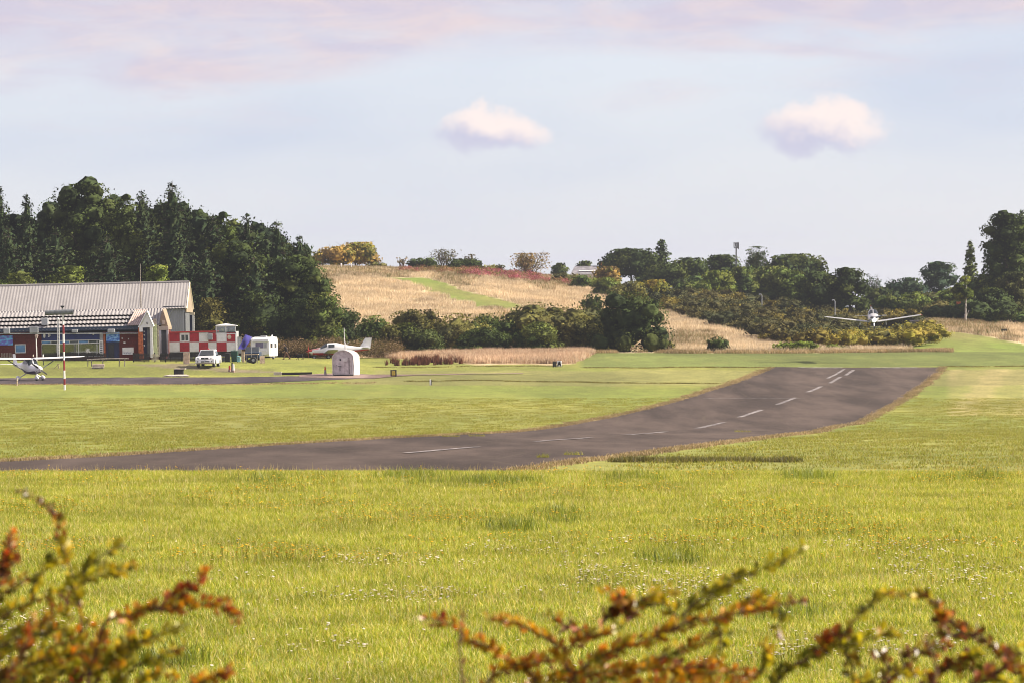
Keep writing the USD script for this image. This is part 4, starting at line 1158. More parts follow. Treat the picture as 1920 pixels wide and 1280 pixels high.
def wood_interior():
    rng = np.random.default_rng(88); vs, fs, cs, ns2, o = [], [], [], [], 0
    sx = [-200, 0, 60, 90, 140, 200, 240, 270, 300, 330, 370, 400, 430, 470, 520, 560, 585, 600]; sy = [388, 386, 388, 368, 352, 354, 374, 378, 370, 356, 390, 400, 402, 408, 422, 446, 472, 520]
    for x in list(range(-190, 590, 17)) + list(range(-180, 560, 30)):
        Y = rng.uniform(530, 552) + 8; b = on(x + rng.normal(0, 4), Y); top = P(x, np.interp(x, sx, sy) + rng.uniform(4, 16), Y)[2] - b[2]
        lob = []
        z = 1.0
        while z < top - .8:
            r = rng.uniform(1.5, 2.6) * (1 - .35 * (z / top) ** 3); lob.append(((rng.normal(0, .8), rng.normal(0, .8), min(z, top - r * .8)), (r, r, r * 1.05))); z += r * rng.uniform(.65, .95)
        v, f, c, nn = crown(lob, 520, Y * .0007, rng, np.vstack([CN, DG * .8]), 0.15)
        vs.append(v + b); fs.append(f + o); cs.append(c); ns2.append(nn); o += len(v)
    obj('wood_interior', (np.vstack(vs), np.vstack(fs)), M['leaf'], col=np.vstack(cs), nrm=np.vstack(ns2), label='dark mass of trees inside the left wood', cat='wood', kind='stuff')


wood_interior()
thicket('bramble_bank', 'brown seeding willowherb and brambles behind the parked aircraft and caravan', 'brambles', 150,
        [(440, 676), (735, 676), (735, 655), (440, 655)], (487.6, 493), (1.2, 2.7), C((0.085, 0.062, 0.032), (0.11, 0.075, 0.042), (0.15, 0.105, 0.07), (0.085, 0.07, 0.026), (0.26, 0.20, 0.15)), 0.62, 9, 280, core=False)
thicket('fireweed_patch', 'pink fireweed and russet weeds growing along the hilltop', 'wildflowers', 190,
        [(720, 515), (760, 510), (900, 512), (1000, 520), (1110, 545), (1140, 545), (1120, 560), (1000, 548), (880, 530), (730, 522)], (745, 815), (0.9, 1.7), FW, 0.5, 10, 170, core=False)

# thin summer air between the camera and the far trees
g = Graph(); hz = g.n('principled_volume', 'volume', color=(0.80, 0.86, 1.0), density=0.000055, anisotropy=0.2)
HAZE = usdkit.material(stage, '/World/Looks/haze_air', g.nodes, g.links, volume=hz.name)
zlo = min(float(ground_z(S_ * np.maximum(Y_, 60), Y_).min()) for S_, Y_ in (np.meshgrid(SS, YR), np.meshgrid(SS, YR2))) - 1.0
obj('haze', MB().box((0, 1450, (zlo + 34.0) / 2), (12600, 3300, 34.0 - zlo)).mesh(), HAZE, kind='stuff', label='thin pale air over the airfield', cat='haze')

# ------------------------------------------------------------------ buildings
def px2(x, y, Y): return P(x, y, Y)


def wbox(b, x0, y0, x1, y1, Yf, depth, ch=0.0):
    """adds a box whose front face fills the given pixels at distance Yf"""
    c = P((x0 + x1) / 2, (y0 + y1) / 2, Yf); w = abs(x1 - x0) * Yf / F; h = abs(y1 - y0) * Yf / F
    return b.box((c[0], Yf + depth / 2, c[2]), (w, depth, h), ch=ch)


def pbox(name, x0, y0, x1, y1, Yf, depth, mat, parent, label=None, ch=0.0):
    return obj(name, wbox(MB(), x0, y0, x1, y1, Yf, depth, ch).mesh(), M[mat], parent, world=True, label=label)


def corrugated(xa, xb, ya, za, yb, zb, pitch=0.33, amp=0.045, per=6, thick=0.03):
    """a profiled sheet rising from (ya, za) to (yb, zb), ribs up the slope"""
    n = int((xb - xa) / pitch * per) + 1
    x = np.linspace(xa, xb, n); w = np.sin((x - xa) / pitch * 2 * math.pi) * amp
    d = np.array([yb - ya, zb - za]); L = np.linalg.norm(d); nr = np.array([-d[1], d[0]]) / L
    k = np.linspace(0, 1, 4)
    top = np.stack([np.repeat(x[:, None], 4, 1), ya + d[0] * k + nr[0] * w[:, None], za + d[1] * k + nr[1] * w[:, None]], -1)
    b = MB().grid(top[::-1]); b.grid(top - np.array([0, nr[0] * thick, nr[1] * thick]))
    return b


def wall_corr(xa, xb, y, z0, z1, pitch=0.25, amp=0.03):
    n = int((xb - xa) / pitch * 6) + 1; x = np.linspace(xa, xb, n); w = np.sin(x / pitch * 2 * math.pi) * amp
    return MB().grid(np.stack([np.stack([x, y + w, 0 * x + z], -1) for z in (z0, z1)], 0))


HY = 452.0
hx1 = P(347, 576, HY)[0]; ez = P(347, 576, HY)[2]; rz_ = P(353, 529, HY + 4.6)[2]; hx0 = P(-330, 585, HY)[0]; g0 = gz(hx1, HY) - 0.4
hang = thing('hangar', 'long hangar with pale corrugated roof and tan right hand gable', 'hangar', (hx1, HY, g0))
obj('roof', corrugated(hx0, hx1 + 0.1, HY - 0.35, ez - 0.12, HY + 4.6, rz_, 0.345, 0.013).mesh(), M['roof_sheet'], hang, world=True)
obj('rear_roof', corrugated(hx0, hx1 + 0.1, HY + 4.6, rz_ - 0.01, HY + 9.5, ez - 0.1, 1.0, 0.02, 3).mesh(), M['roof_sheet'], hang, world=True)
obj('ridge_cap', MB().tube([(hx0, HY + 4.6, rz_ + 0.02), (hx1 + 0.15, HY + 4.6, rz_ + 0.02)], 0.13, 8).mesh(), M['roof_sheet'], hang, world=True)
obj('front_wall', wall_corr(hx0, hx1 - 0.01, HY, g0, ez - 0.15).mesh(), M['wall_sheet'], hang, world=True)
pbox('eaves_beam', 306, 574, 346, 580, HY - 0.12, 0.14, 'grey_dark', hang)
# gable end in tan cladding, lower wall with a blue door between white posts
b = MB(); zt = P(360, 586, HY + 9.2)[2]
b.prism([(hx1 + 0.02, HY, zt), (hx1 + 0.02, HY + 9.2, zt), (hx1 + 0.02, HY + 9.2, ez - 0.2), (hx1 + 0.02, HY + 4.6, rz_ - 0.1), (hx1 + 0.02, HY, ez - 0.2)], (0.14, 0, 0))
obj('gable_cladding', b.mesh(), M['tan_board'], hang, world=True)
obj('verge_board', MB().tube([(hx1 + 0.18, HY - 0.3, ez - 0.2), (hx1 + 0.18, HY + 4.6, rz_ - 0.06), (hx1 + 0.18, HY + 9.4, ez - 0.2)], 0.10, 4).mesh(), M['cream'], hang, world=True)
obj('gable_wall', MB().box((hx1 - 0.06, HY + 4.6, (g0 + zt) / 2), (0.16, 9.2, zt - g0)).mesh(), M['grey_dark'], hang, world=True)
obj('rear_wall', MB().box(((hx0 + hx1) / 2, HY + 9.2, (g0 + ez) / 2), (hx1 - hx0 - 0.2, 0.2, ez - g0 - 0.3)).mesh(), M['wall_sheet'], hang, world=True)
# end bay of the hangar: tall white posts with a dark blue sliding door between them
EYD = HY + 6.0
for xx0, xx1 in ((351, 354), (361, 364.5)):
    pbox('door_post', xx0, 590, xx1, 668, EYD, 0.25, 'white', hang)
pbox('sliding_door', 354, 591, 361, 668, EYD + 0.1, 0.12, 'navy', hang)
pbox('door_lintel', 351, 586, 365, 590.5, EYD - 0.05, 0.35, 'cream', hang)
obj('brace', MB().tube([px2(309, 601, HY - 0.2), px2(325, 580.5, HY - 0.2)], 0.055, 5).mesh(), M['grey'], hang, world=True)
# second building between hangar and clubhouse
MY = 438.0
mx1 = P(305, 600, MY)[0]; mrz = P(303, 578, MY + 3.2)[2]; mez = P(303, 606, MY)[2]; mx0 = P(-330, 610, MY)[0]; mg = gz(mx1, MY) - 0.3
mid = thing('workshop', 'lower corrugated roofed building in front of the hangar with a tan gable', 'building', (mx1, MY, mg))
obj('roof', corrugated(mx0, mx1 + 0.1, MY - 0.3, mez - 0.1, MY + 3.2, mrz, 0.33, 0.045).mesh(), M['roof_sheet'], mid, world=True)
obj('rear_roof', corrugated(mx0, mx1 + 0.1, MY + 3.2, mrz - .01, MY + 6.6, mez - 0.1, 1.0, 0.02, 3).mesh(), M['roof_sheet'], mid, world=True)
obj('wall', MB().box(((mx0 + mx1) / 2, MY + 3.2, (mg + mez) / 2 - 0.1), (mx1 - mx0 - 0.3, 6.2, mez - mg - 0.2)).mesh(), M['brick'], mid, world=True)
# gable porch: tan triangle over a white framed dark doorway
b = MB(); zt = P(305, 618, MY)[2]
b.prism([(mx1 - 0.05, MY - 0.25, zt), (mx1 + 0.62, MY - 0.25, zt), (mx1 + 0.62, MY - 0.25, zt + 0.25), (mx1 + 0.05, MY - 0.25, P(305, 579, MY)[2]), (mx1 - 0.28, MY - 0.25, zt + 1.0)], (0, 4.5, 0)); obj('gable_cladding', b.mesh(), M['tan_board'], mid, world=True)
pbox('gable_band', 298, 612, 316, 619, MY - 0.35, 0.3, 'cream', mid)
pbox('gable_vent', 304, 601, 309, 608, MY - 0.32, 0.08, 'cream', mid)
for xx0, xx1 in ((298.5, 302.5), (312.5, 315.5)): pbox('door_post', xx0, 619, xx1, 664, MY - 0.3, 0.22, 'white', mid)
pbox('door', 302.5, 619, 312.5, 664, MY - 0.05, 0.1, 'grey_dark', mid)
pbox('side_wall', 286, 618, 316, 668, MY + 0.3, 3.0, 'brick', mid)
# clubhouse
CY = 430.0
cx1 = P(262, 640, CY)[0]; cx0 = P(-330, 650, CY)[0]; cg = gz(cx1, CY) - 0.4; ceave = P(262, 616, CY)[2]; ctop = P(250, 583, CY + 4.5)[2]
club = thing('clubhouse', 'dark red brick clubhouse with blue fascia and stepped pale roof', 'building', (cx1, CY, cg))
wx = lambda x, y=645: P(x, y, CY)[0]
wz = lambda y, x=150: P(x, y, CY)[2]
b = MB()
# wall pieces round the openings, set back panes behind them
def wall_piece(x0, x1, y0, y1): wbox(b, x0, y0, x1, y1, CY, 0.3)
for seg in ((-330, 28, 622, 690), (28, 48, 622, 645.5), (28, 48, 661, 690), (48, 78, 622, 690), (78, 194, 669, 690), (194, 199, 622, 690), (199, 224, 622, 625), (224, 262, 622, 690)):
    wall_piece(*seg)
obj('wall', b.mesh(), M['brick'], club, world=True)
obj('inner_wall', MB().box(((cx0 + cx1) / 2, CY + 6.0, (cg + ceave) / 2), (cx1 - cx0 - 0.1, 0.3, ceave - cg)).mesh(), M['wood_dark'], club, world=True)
obj('end_wall', MB().box((cx1 - 0.15, CY + 3.1, (cg + ceave) / 2), (0.3, 5.5, ceave - cg)).mesh(), M['brick'], club, world=True)
# roof: a plain upper sheet and three overlapping courses with open steps between them
lev = [(0.0, 0.0), (0.24, 0.24), (0.47, 0.47), (0.70, 1.0)]
sx1 = P(250, 600, CY)[0]
slope = np.array([4.5, ctop - ceave])
for k, (a0, a1) in enumerate(((0.0, 0.22), (0.215, 0.45), (0.445, 0.66), (0.655, 1.0))):
    lift = 0.02 + 0.07 * (k > 0)
    ya, za = CY - 0.45 + slope[0] * a0, ceave + slope[1] * a0 + 0.02 + (0.245 if k else 0.0)
    yb, zb = CY - 0.45 + slope[0] * a1, ceave + slope[1] * a1 + 0.03 + (0.05 if k < 3 else 0.02)
    off = 0.9 * a0 + 0.15
    obj('roof_course', corrugated(cx0, sx1 + off * 0.6, ya, za, yb, zb, 0.42, 0.03).mesh(), M['roof_sheet'], club, world=True)
obj('roof_step_shade', MB().grid(np.array([[(cx0, CY - 0.3, ceave - 0.10), (sx1, CY - 0.3, ceave - 0.10)], [(cx0, CY + 4.0, ctop - 0.22), (sx1, CY + 4.0, ctop - 0.22)]])).mesh(), M['black'], club, world=True)  # black sheet standing in for the shade inside the open roof steps
obj('rear_roof', corrugated(cx0, sx1, CY + 4.0, ctop + 0.02, CY + 8.0, ceave + 0.3, 1.0, 0.02, 3).mesh(), M['roof_sheet'], club, world=True)
pbox('fascia_board', -330, 617, 261, 624, CY - 0.42, 0.12, 'gutter', club)
obj('gutter', MB().tube([P(-330, 626, CY - 0.5), P(150, 625.6, CY - 0.5), P(262, 625, CY - 0.5)], 0.06, 6).mesh(), M['grey'], club, world=True)
# brown roof slip at the right end
pa = [P(238, 614, CY - 0.5), P(264, 613, CY - 0.5), P(277, 585, CY + 3.6), P(254, 584, CY + 3.6)]
b = MB()
n = 26; g_ = np.zeros((n, 2, 3))
for i in range(n):
    q = i / (n - 1); o = np.array([0, -0.1, 0.22]) + np.array([0, 0, 0.035 * math.sin(q * 40)])
    g_[i, 0] = lin(pa[0], pa[1], q) + o; g_[i, 1] = lin(pa[3], pa[2], q) + o
b.grid(g_[::-1]); b.grid(g_ - [0, 0, 0.05]); obj('brown_roof', b.mesh(), M['roof_brown'], club, world=True)
# porch with white gable
b = MB(); GYp = CY - 0.9
b.prism([P(261, 613, GYp), P(287, 611, GYp), P(276, 585, GYp)], (0, 0.12, 0)); obj('porch_gable', b.mesh(), M['white'], club, world=True)
for q0, q1 in (((260, 614), (276, 583.5)), ((276, 583.5), (288.5, 612))):
    obj('barge_board', MB().tube([P(*q0, GYp - 0.06), P(*q1, GYp - 0.06)], 0.09, 4).mesh(), M['white'], club, world=True)
rp = [P(276, 583, GYp - 0.1), P(288.5, 611.5, GYp - 0.1), P(276, 583, CY + 3.6), P(288.5, 611.5, CY + 3.6)]
obj('porch_roof', MB().grid(np.array([[rp[0], rp[1]], [rp[2], rp[3]]])).mesh(), M['roof_brown'], club, world=True)
pbox('porch_head', 262, 611, 287, 614, GYp - 0.02, 0.14, 'white', club)
pbox('sunlit_brick_pier', 259.5, 614.5, 267.5, 672, CY - 0.95, 0.85, 'brick_orange_and_sunlit', club)
pbox('porch_bracket', 261, 612.5, 267.5, 622, CY - 1.02, 0.2, 'white', club)
pbox('porch_door', 268, 614, 281.5, 668, CY - 0.2, 0.12, 'navy', club)
pbox('door_reveal', 276, 614, 281.5, 668, CY - 0.35, 0.12, 'grey_dark', club)
pbox('porch_post', 281.5, 611, 286.5, 670, GYp, 0.25, 'white', club)
pbox('pale_door', 286.5, 608, 294, 668, CY - 0.5, 0.15, 'pale_green', club)
pbox('door_jamb', 294, 610, 298, 668, CY - 0.35, 0.2, 'wood_grey', club)
pbox('door_head', 286.5, 598, 293, 608, CY - 0.45, 0.15, 'wood_grey', club)
obj('porch_lamp', rhull([P(275.5, 605, GYp - 0.12), P(276, 607.5, GYp - 0.14)], 0.06), M['black_gloss'], club, world=True)
for y in (621, 628, 636, 647): obj('wall_lamp', rhull([P(270, y, GYp - 0.08), P(270.4, y + 0.8, GYp - 0.1)], 0.035), M['white'], club, world=True)
# window band
pbox('sign_band', 78, 626, 187, 637.5, CY + 0.05, 0.25, 'blue_band', club)
pbox('grey_panel', 187, 625, 194.5, 638, CY + 0.03, 0.25, 'grey', club)
th = np.linspace(0, 2 * math.pi, 17)[:-1]
obj('emblem', MB().prism([P(83 + 2.2 * math.cos(a), 629.5 + 4 * math.sin(a) * (1 if math.sin(a) < 0 else 1.1), CY + 0.0) for a in th[::-1]], (0, 0.04, 0)).mesh(), M['white'], club, world=True)
b = MB()
for a in ((90, 626.5, 92, 629), (92.4, 627.5, 94.6, 630), (90, 630, 92.5, 632.3)): wbox(b, *a, CY + 0.01, 0.05)
obj('emblem', b.mesh(), M['white'], club, world=True)
obj('band_lamp', rhull([P(175, 627, CY - 0.03)], 0.09), M['white'], club, world=True)
xs = [78, 95.3, 110, 130, 147.5, 165.5, 182, 194]
for k in range(len(xs) - 1):
    w_ = thing if False else None
fr = MB()
wbox(fr, 78, 637.5, 194, 638.6, CY + 0.06, 0.16); wbox(fr, 78, 643.3, 194, 644.6, CY + 0.06, 0.16); wbox(fr, 78, 667.5, 194, 669, CY + 0.06, 0.16)
for k, x in enumerate(xs):
    wbox(fr, x - 0.55, 638.6, x + 0.55, 643.3, CY + 0.062, 0.15)
    if k in (0, 2, 4, 6, 7): wbox(fr, x - 0.6, 644.6, x + 0.6, 667.5, CY + 0.062, 0.15)
win = obj('window', fr.mesh(), M['white'], club, world=True)
for k in range(len(xs) - 1): obj('fanlight_pane', wbox(MB(), xs[k] + .55, 638.7, xs[k + 1] - .55, 643.2, CY + 0.12, 0.02).mesh(), M['window_blue' if k in (0, 2, 4) else 'window'], win, world=True)
for a, bq in ((78.6, 109.4), (110.6, 146.9), (148.1, 181.4), (182.6, 193.4)): obj('pane', wbox(MB(), a, 644.7, bq, 667.4, CY + 0.13, 0.02).mesh(), M['pane'], win, world=True)
for x, w_ in ((112, 3.5), (144, 3.0), (151, 3.5), (178.5, 3.2)):
    n = 13; xs_ = np.linspace(x - w_ / 2, x + w_ / 2, n)
    gg = np.array([[P(q, yy_, CY + 0.35 + 0.05 * math.sin(i * 1.9)) for i, q in enumerate(xs_)] for yy_ in (644, 667)])
    obj('curtain', MB().grid(gg).mesh(), M['grey'], win, world=True)
obj('dim_floor', MB().box(P(136, 672, CY + 3) + np.array([0, 0, 0]), (6.8, 5.5, 0.1)).mesh(), M['wood_grey'], club, world=True)
pbox('notice_board', 186, 638, 193.5, 664, CY - 0.12, 0.08, 'white', club)
b = MB()
for y in (642, 645.5, 649, 652.5, 656, 659.5): wbox(b, 187.5, y - 1, 192, y + 1, CY - 0.135, 0.02)
obj('notice_sheets', b.mesh(), M['grey_dark'], club, world=True)
pbox('orange_downpipe', 194.5, 626, 197.5, 668, CY - 0.1, 0.12, 'brick_orange_and_sunlit', club)
fr = MB()
for a in ((28, 645, 48, 646.2), (28, 660, 48, 661.2), (28, 646.2, 29.2, 660), (46.8, 646.2, 48, 660)): wbox(fr, *a, CY - 0.05, 0.14)
w2 = obj('window', fr.mesh(), M['white'], club, world=True, label='small square window with pale blue blind')
obj('pane', wbox(MB(), 29.2, 646.2, 46.8, 660, CY + 0.03, 0.03).mesh(), M['window_blue'], w2, world=True)
pbox('door', 199, 641, 224, 672, CY + 0.16, 0.1, 'navy', club)
pbox('door_dark_panel', 203, 645, 214, 672, CY + 0.11, 0.04, 'black_gloss', club)  # glossy black panel over part of the blue door
pbox('roof_vent', 77.5, 596.5, 90, 610, CY + 0.2, 0.6, 'grey', club, ch=0.05)
pbox('roof_vent', 55.5, 613, 71.5, 624.5, CY - 0.62, 0.18, 'grey', club, ch=0.03)
pbox('roof_vent', 6.5, 615.5, 18.5, 626, CY - 0.62, 0.18, 'grey', club, ch=0.03)
pbox('roof_vent', 134.5, 617.5, 145.5, 623.5, CY - 0.62, 0.18, 'grey', club, ch=0.03)
pbox('roof_vent', 201.5, 617, 215.5, 624, CY - 0.62, 0.18, 'grey', club, ch=0.05)
# signs on the clubhouse wall: the lettering in the photograph cannot be read, so it is kept as strokes
def sign(name, label, x0, y0, x1, y1, mat, strokes=None, smat='white', seed=3):
    t = thing(name, label, 'sign', P((x0 + x1) / 2, y1, CY - 0.05))
    pbox('board', x0, y0, x1, y1, CY - 0.07, 0.05, mat, t, ch=0.0)
    if strokes:
        r = np.random.default_rng(seed); b = MB()
        for (a, y, e, h) in strokes:
            x = a
            while x < e - 0.8:
                w = r.uniform(0.9, 1.8); yy_ = y + r.uniform(-.3, .3); hh = h * r.uniform(0.6, 1.0)
                wbox(b, x, yy_ - hh / 2, x + 0.42, yy_ + hh / 2, CY - 0.085, 0.02); wbox(b, x + 0.42, yy_ + r.uniform(-.5, .4) * hh - 0.2, min(x + w, e), yy_ + r.uniform(-.5, .4) * hh + 0.2, CY - 0.085, 0.02); x += w + r.uniform(.5, .9)
        obj('lettering', b.mesh(), M[smat], t, world=True)
    return t


M['sky_blue'] = paint('sky_blue_print', (0.16, 0.36, 0.72), 0.5, 0.1, 2.0)
M['ink_blue'] = paint('ink_blue', (0.02, 0.05, 0.22), 0.5, 0.1, 2.0)
sign('wall_sign', 'bright blue sign board with pale lettering above the dark blue clubhouse door', 199, 623, 224, 640.5, 'poster_blue', [(201, 627, 222, 3), (201.5, 632, 221, 2.6), (203, 636.5, 219, 2.4)], 'sky_blue', 4)
sign('wall_sign', 'violet and light blue picture sign at the left edge of the photo', -8, 629, 24, 647, 'poster_light', [(0, 641.5, 3, 1.6), (15, 641.5, 19, 1.6)], 'ink_blue', 5)
sign('wall_sign', 'white sign with blue lettering low on the brick wall right of the blue door', 229.5, 651, 250.5, 664, 'white', [(232, 661, 248, 3.0)], 'ink_blue', 6)
for a in ((228.3, 633.5, 229.7, 635.5), (240.3, 634.5, 241.7, 636.5), (231.5, 641, 235, 643.5)): obj('wall_fitting', wbox(MB(), *a, CY - 0.07, 0.09).mesh(), M['white'], club, world=True)
# dark fence along the clubhouse, each bay its own part; white picket gate
fe = thing('dark_fence', 'low dark stained fence in front of porch and checkered cabin', 'fence', P(320, 676, 424))
xb = list(range(250, 372, 10))
for k in range(len(xb) - 1):
    if xb[k] in (280, 290): continue
    b = MB(); x0, x1 = xb[k], xb[k + 1]
    for q in np.linspace(x0 + 0.4, x1 - 0.6, 6): wbox(b, q - 0.72, 661.5, q + 0.72, 677, 424, 0.03)
    wbox(b, x0, 664, x1, 665.3, 424.05, 0.05); wbox(b, x0, 672, x1, 673.3, 424.05, 0.05)
    obj('fence_panel', b.mesh(), M['wood_dark'], fe, world=True)
for x in xb[::2]: pbox('post', x - 0.9, 660.5, x + 0.9, 678.5, 424.09, 0.09, 'wood_dark', fe)
gt = thing('picket_gate', 'small white picket gate in the dark fence before the pale green door', 'gate', P(290, 677, 423.9))
for q in np.linspace(285, 296, 6): obj('picket', wbox(MB(), q - .5, 662.5, q + .5, 676.5, 423.8, 0.04).mesh(), M['cream'], gt, world=True)
for y in (665, 673): obj('rail', wbox(MB(), 284, y, 297, y + 1, 423.86, 0.04).mesh(), M['cream'], gt, world=True)
f2 = thing('dark_fence', 'dark fence stretch under the big clubhouse windows', 'fence', P(140, 676, 425))
for x0 in range(80, 200, 12):
    b = MB()
    for q in np.linspace(x0 + 0.5, x0 + 11, 6): wbox(b, q - .8, 661.5, q + .8, 676.5, 425, 0.03)
    wbox(b, x0, 664, x0 + 12, 665.2, 425.04, 0.05); obj('fence_panel', b.mesh(), M['wood_dark'], f2, world=True)
f3 = thing('picket_fence', 'short pale picket fence below the violet sign at the left edge', 'fence', P(10, 672, 426))
for x in range(2, 22, 3): pbox('picket', x, 661, x + 1.1, 671, 426, 0.04, 'wood_grey', f3)
pbox('rail', 0, 668.4, 22, 669.6, 426.05, 0.05, 'wood_grey', f3)
# checkered cabin with glass tower
KY = 434.0
cab = thing('checkered_cabin', 'red and white checkered control cabin beside the hangar', 'cabin', P(380, 662, KY))
ce = [317.5, 337, 355.5, 373, 390.5, 406, 425, 443]
wbox(bk := MB(), 317.5, 622.5, 443, 659.5, KY + 0.03, 4.0); obj('wall', bk.mesh(), M['grey'], cab, world=True)
for r_ in range(2):
    y0, y1 = ((624, 641), (641.2, 658.5))[r_]
    for k in range(7):
        redp = (k + r_) % 2 == 0
        if r_ == 0 and k == 1: continue
        pbox('panel', ce[k] + 0.15, y0, ce[k + 1] - 0.15, y1, KY, 0.05, 'red' if redp else 'white', cab)
fr = MB()
for a in ((337.2, 624, 355.3, 628), (337.2, 638.5, 355.3, 641), (337.2, 628, 340, 638.5), (352.5, 628, 355.3, 638.5), (346, 628, 347.5, 638.5)): wbox(fr, *a, KY - 0.02, 0.08)
w3 = obj('window', fr.mesh(), M['white'], cab, world=True)
for a in ((340, 346), (347.5, 352.5)): obj('pane', wbox(MB(), a[0], 628, a[1], 638.5, KY + 0.01, 0.02).mesh(), M['window'], w3, world=True)
pbox('equipment_box', 389, 625.5, 398, 637, KY - 0.3, 0.28, 'grey', cab, ch=0.02)
pbox('roof_edge', 317, 621, 405, 623.6, KY - 0.1, 4.3, 'plane_red', cab)
obj('emblem', MB().prism([P(430 + 3.6 * math.cos(a), 632 + 4.2 * math.sin(a), KY - 0.02) for a in th[::-1]], (0, 0.02, 0)).mesh(), M['cream'], cab, world=True)
pbox('skirt', 317.5, 659.5, 443, 668, KY + 0.1, 3.8, 'wood_dark', cab)
pbox('corner_post', 441.2, 625, 443.6, 660, KY - 0.05, 0.15, 'white', cab)
# tower: posts, rails, panes, shallow pitched roof
tx0, tx1, ty0, ty1 = 404.5, 442.5, 611.5, 626.5
tw = MB()
for yy_ in (KY, KY + 1.9):
    for x in (tx0 + .8, (tx0 + tx1) / 2, tx1 - .8): wbox(tw, x - .7, ty0, x + .7, ty1, yy_, 0.09)
    wbox(tw, tx0, ty0 - 1.5, tx1, ty0 + .8, yy_ - .01, 0.11); wbox(tw, tx0, ty1 - 1.0, tx1, ty1 + 0.5, yy_ - .01, 0.11)
tfr = obj('tower_frame', tw.mesh(), M['white'], cab, world=True)
for a in ((tx0 + 1.5, (tx0 + tx1) / 2 - .7), ((tx0 + tx1) / 2 + .7, tx1 - 1.5)):
    for yy_ in (KY + .03, KY + 1.93): obj('pane', wbox(MB(), a[0], ty0 + .8, a[1], ty1 - 1, yy_, 0.015).mesh(), M['pane'], tfr, world=True)
for x in (tx0 + .4, tx1 - .4):
    c = P(x, (ty0 + ty1) / 2, KY + 1.0); obj('pane', MB().box(c, (0.015, 1.75, 0.75)).mesh(), M['pane'], tfr, world=True)
ap = P((tx0 + tx1) / 2, 606.6, KY + .95); cs_ = [P(tx0 - .8, ty0 - 1.2, KY - .1), P(tx1 + .8, ty0 - 1.2, KY - .1)]
cs_ += [cs_[1] + [0, 2.1, 0], cs_[0] + [0, 2.1, 0]]
obj('tower_roof', trimesh.convex.convex_hull(np.array([*cs_, *[q - [0, 0, .07] for q in cs_], ap])), M['white'], cab, world=True)
b = MB()
for q, h in ((410, 0.0), (424, 0.0), (433, 0.0)): wbox(b, q, 621.5, q + 5, 625, KY + 1.0, 0.5)
obj('desk', b.mesh(), M['roof_brown'], cab, world=True)


# ------------------------------------------------------------------ poles and small things near the buildings
def pole_bands(parent, x0, y0, x1, y1, Y, cuts, mats, r=0.07):
    for k in range(len(cuts) - 1):
        a, e = lin(np.array([x0, y0]), np.array([x1, y1]), cuts[k]), lin(np.array([x0, y0]), np.array([x1, y1]), cuts[k + 1])
        obj('pole_band', MB().tube([P(*a, Y), P(*e, Y)], r, 8).mesh(), M[mats[k % len(mats)]], parent, world=True)


bp = on(121.2, 361); ws = thing('windsock', 'grey windsock on a red and white banded pole in the grass before the taxiway', 'windsock', bp)
qx, qy = project(bp)
pole_bands(ws, 118.2, 590, qx, qy, 361, [0, .14, .26, .37, .49, .60, .74, .85, .93, 1.0], ['white', 'dull_red'], 0.085)
obj('top_rod', MB().tube([P(117.8, 576, 361), P(118.3, 592, 361)], 0.045, 6).mesh(), M['grey_dark'], ws, world=True)
obj('top_vane', rhull([P(114, 574.5, 361), P(120, 574.5, 361), P(117, 577.5, 361)], 0.05), M['black_gloss'], ws, world=True)
n = 15; pts = [lin(P(137.5, 585.0, 361), P(84.5, 587.0, 361), k / n) for k in range(n + 1)]
sk = MB(); sk.tube(pts, [0.25 - 0.03 * k / n + 0.012 * math.sin(k * 2.3) for k in range(n + 1)], 14, False); obj('sock', sk.mesh(), M['sock'], ws, world=True, smooth=True)
ms = thing('thin_mast', 'thin dark mast rising above the hangar ridge', 'mast', P(264, 578, 445)); obj('pole', MB().tube([P(264.5, 600, 445), P(263.5, 545, 445), P(263, 495, 445)], [.09, .07, .03], 6).mesh(), M['wood_grey'], ms, world=True)
lm = thing('lattice_mast', 'slim pale lattice mast standing in front of the big clubhouse windows', 'mast', on(110, 422)); b = MB()
for dx in (0, 3): b.tube([P(108 + dx, 672, 422), P(107.4 + dx, 598 - dx * .3, 422)], 0.045, 5)
for k in range(12):
    y = 600 + k * 6; b.tube([P(107.6, y, 422), P(111, y + 5, 422)], 0.022, 4)
obj('lattice', b.mesh(), M['white'], lm, world=True); obj('top_head', rhull([P(109, 597, 422), P(109, 599, 422)], 0.09), M['white'], lm, world=True)
lp = thing('lamp_post', 'pale lamp post with brown head left of the clubhouse windows', 'lamp post', on(68.5, 421)); obj('post', MB().tube([P(69, 676, 421), P(68, 634, 421)], [.07, .055], 6).mesh(), M['white'], lp, world=True)
obj('lamp_head', rhull([P(66.5, 629, 421), P(70.5, 629, 421), P(67.5, 633.5, 421), P(69.5, 633.5, 421)], 0.07), M['roof_brown'], lp, world=True)
po = thing('marker_post', 'slim white topped dark post just right of the parked high wing aircraft', 'post', on(80.5, 414)); obj('post', MB().tube([P(81.5, 684, 414), P(81, 668, 414)], .045, 6).mesh(), M['black'], po, world=True); obj('cap', rhull([P(81, 665, 414), P(81, 668, 414)], .075), M['white'], po, world=True)
po = thing('marker_post', 'short pale post at the taxiway edge in front of the parked high wing aircraft', 'post', on(32, 374)); qx, qy = project(on(32, 374))
obj('post', MB().tube([P(31.5, qy + 2, 374), P(32.5, 709, 374)], .07, 6).mesh(), M['wood_pale'], po, world=True); obj('band', MB().tube([P(32.3, 713, 374), P(32.5, 708, 374)], .085, 6).mesh(), M['cream'], po, world=True)
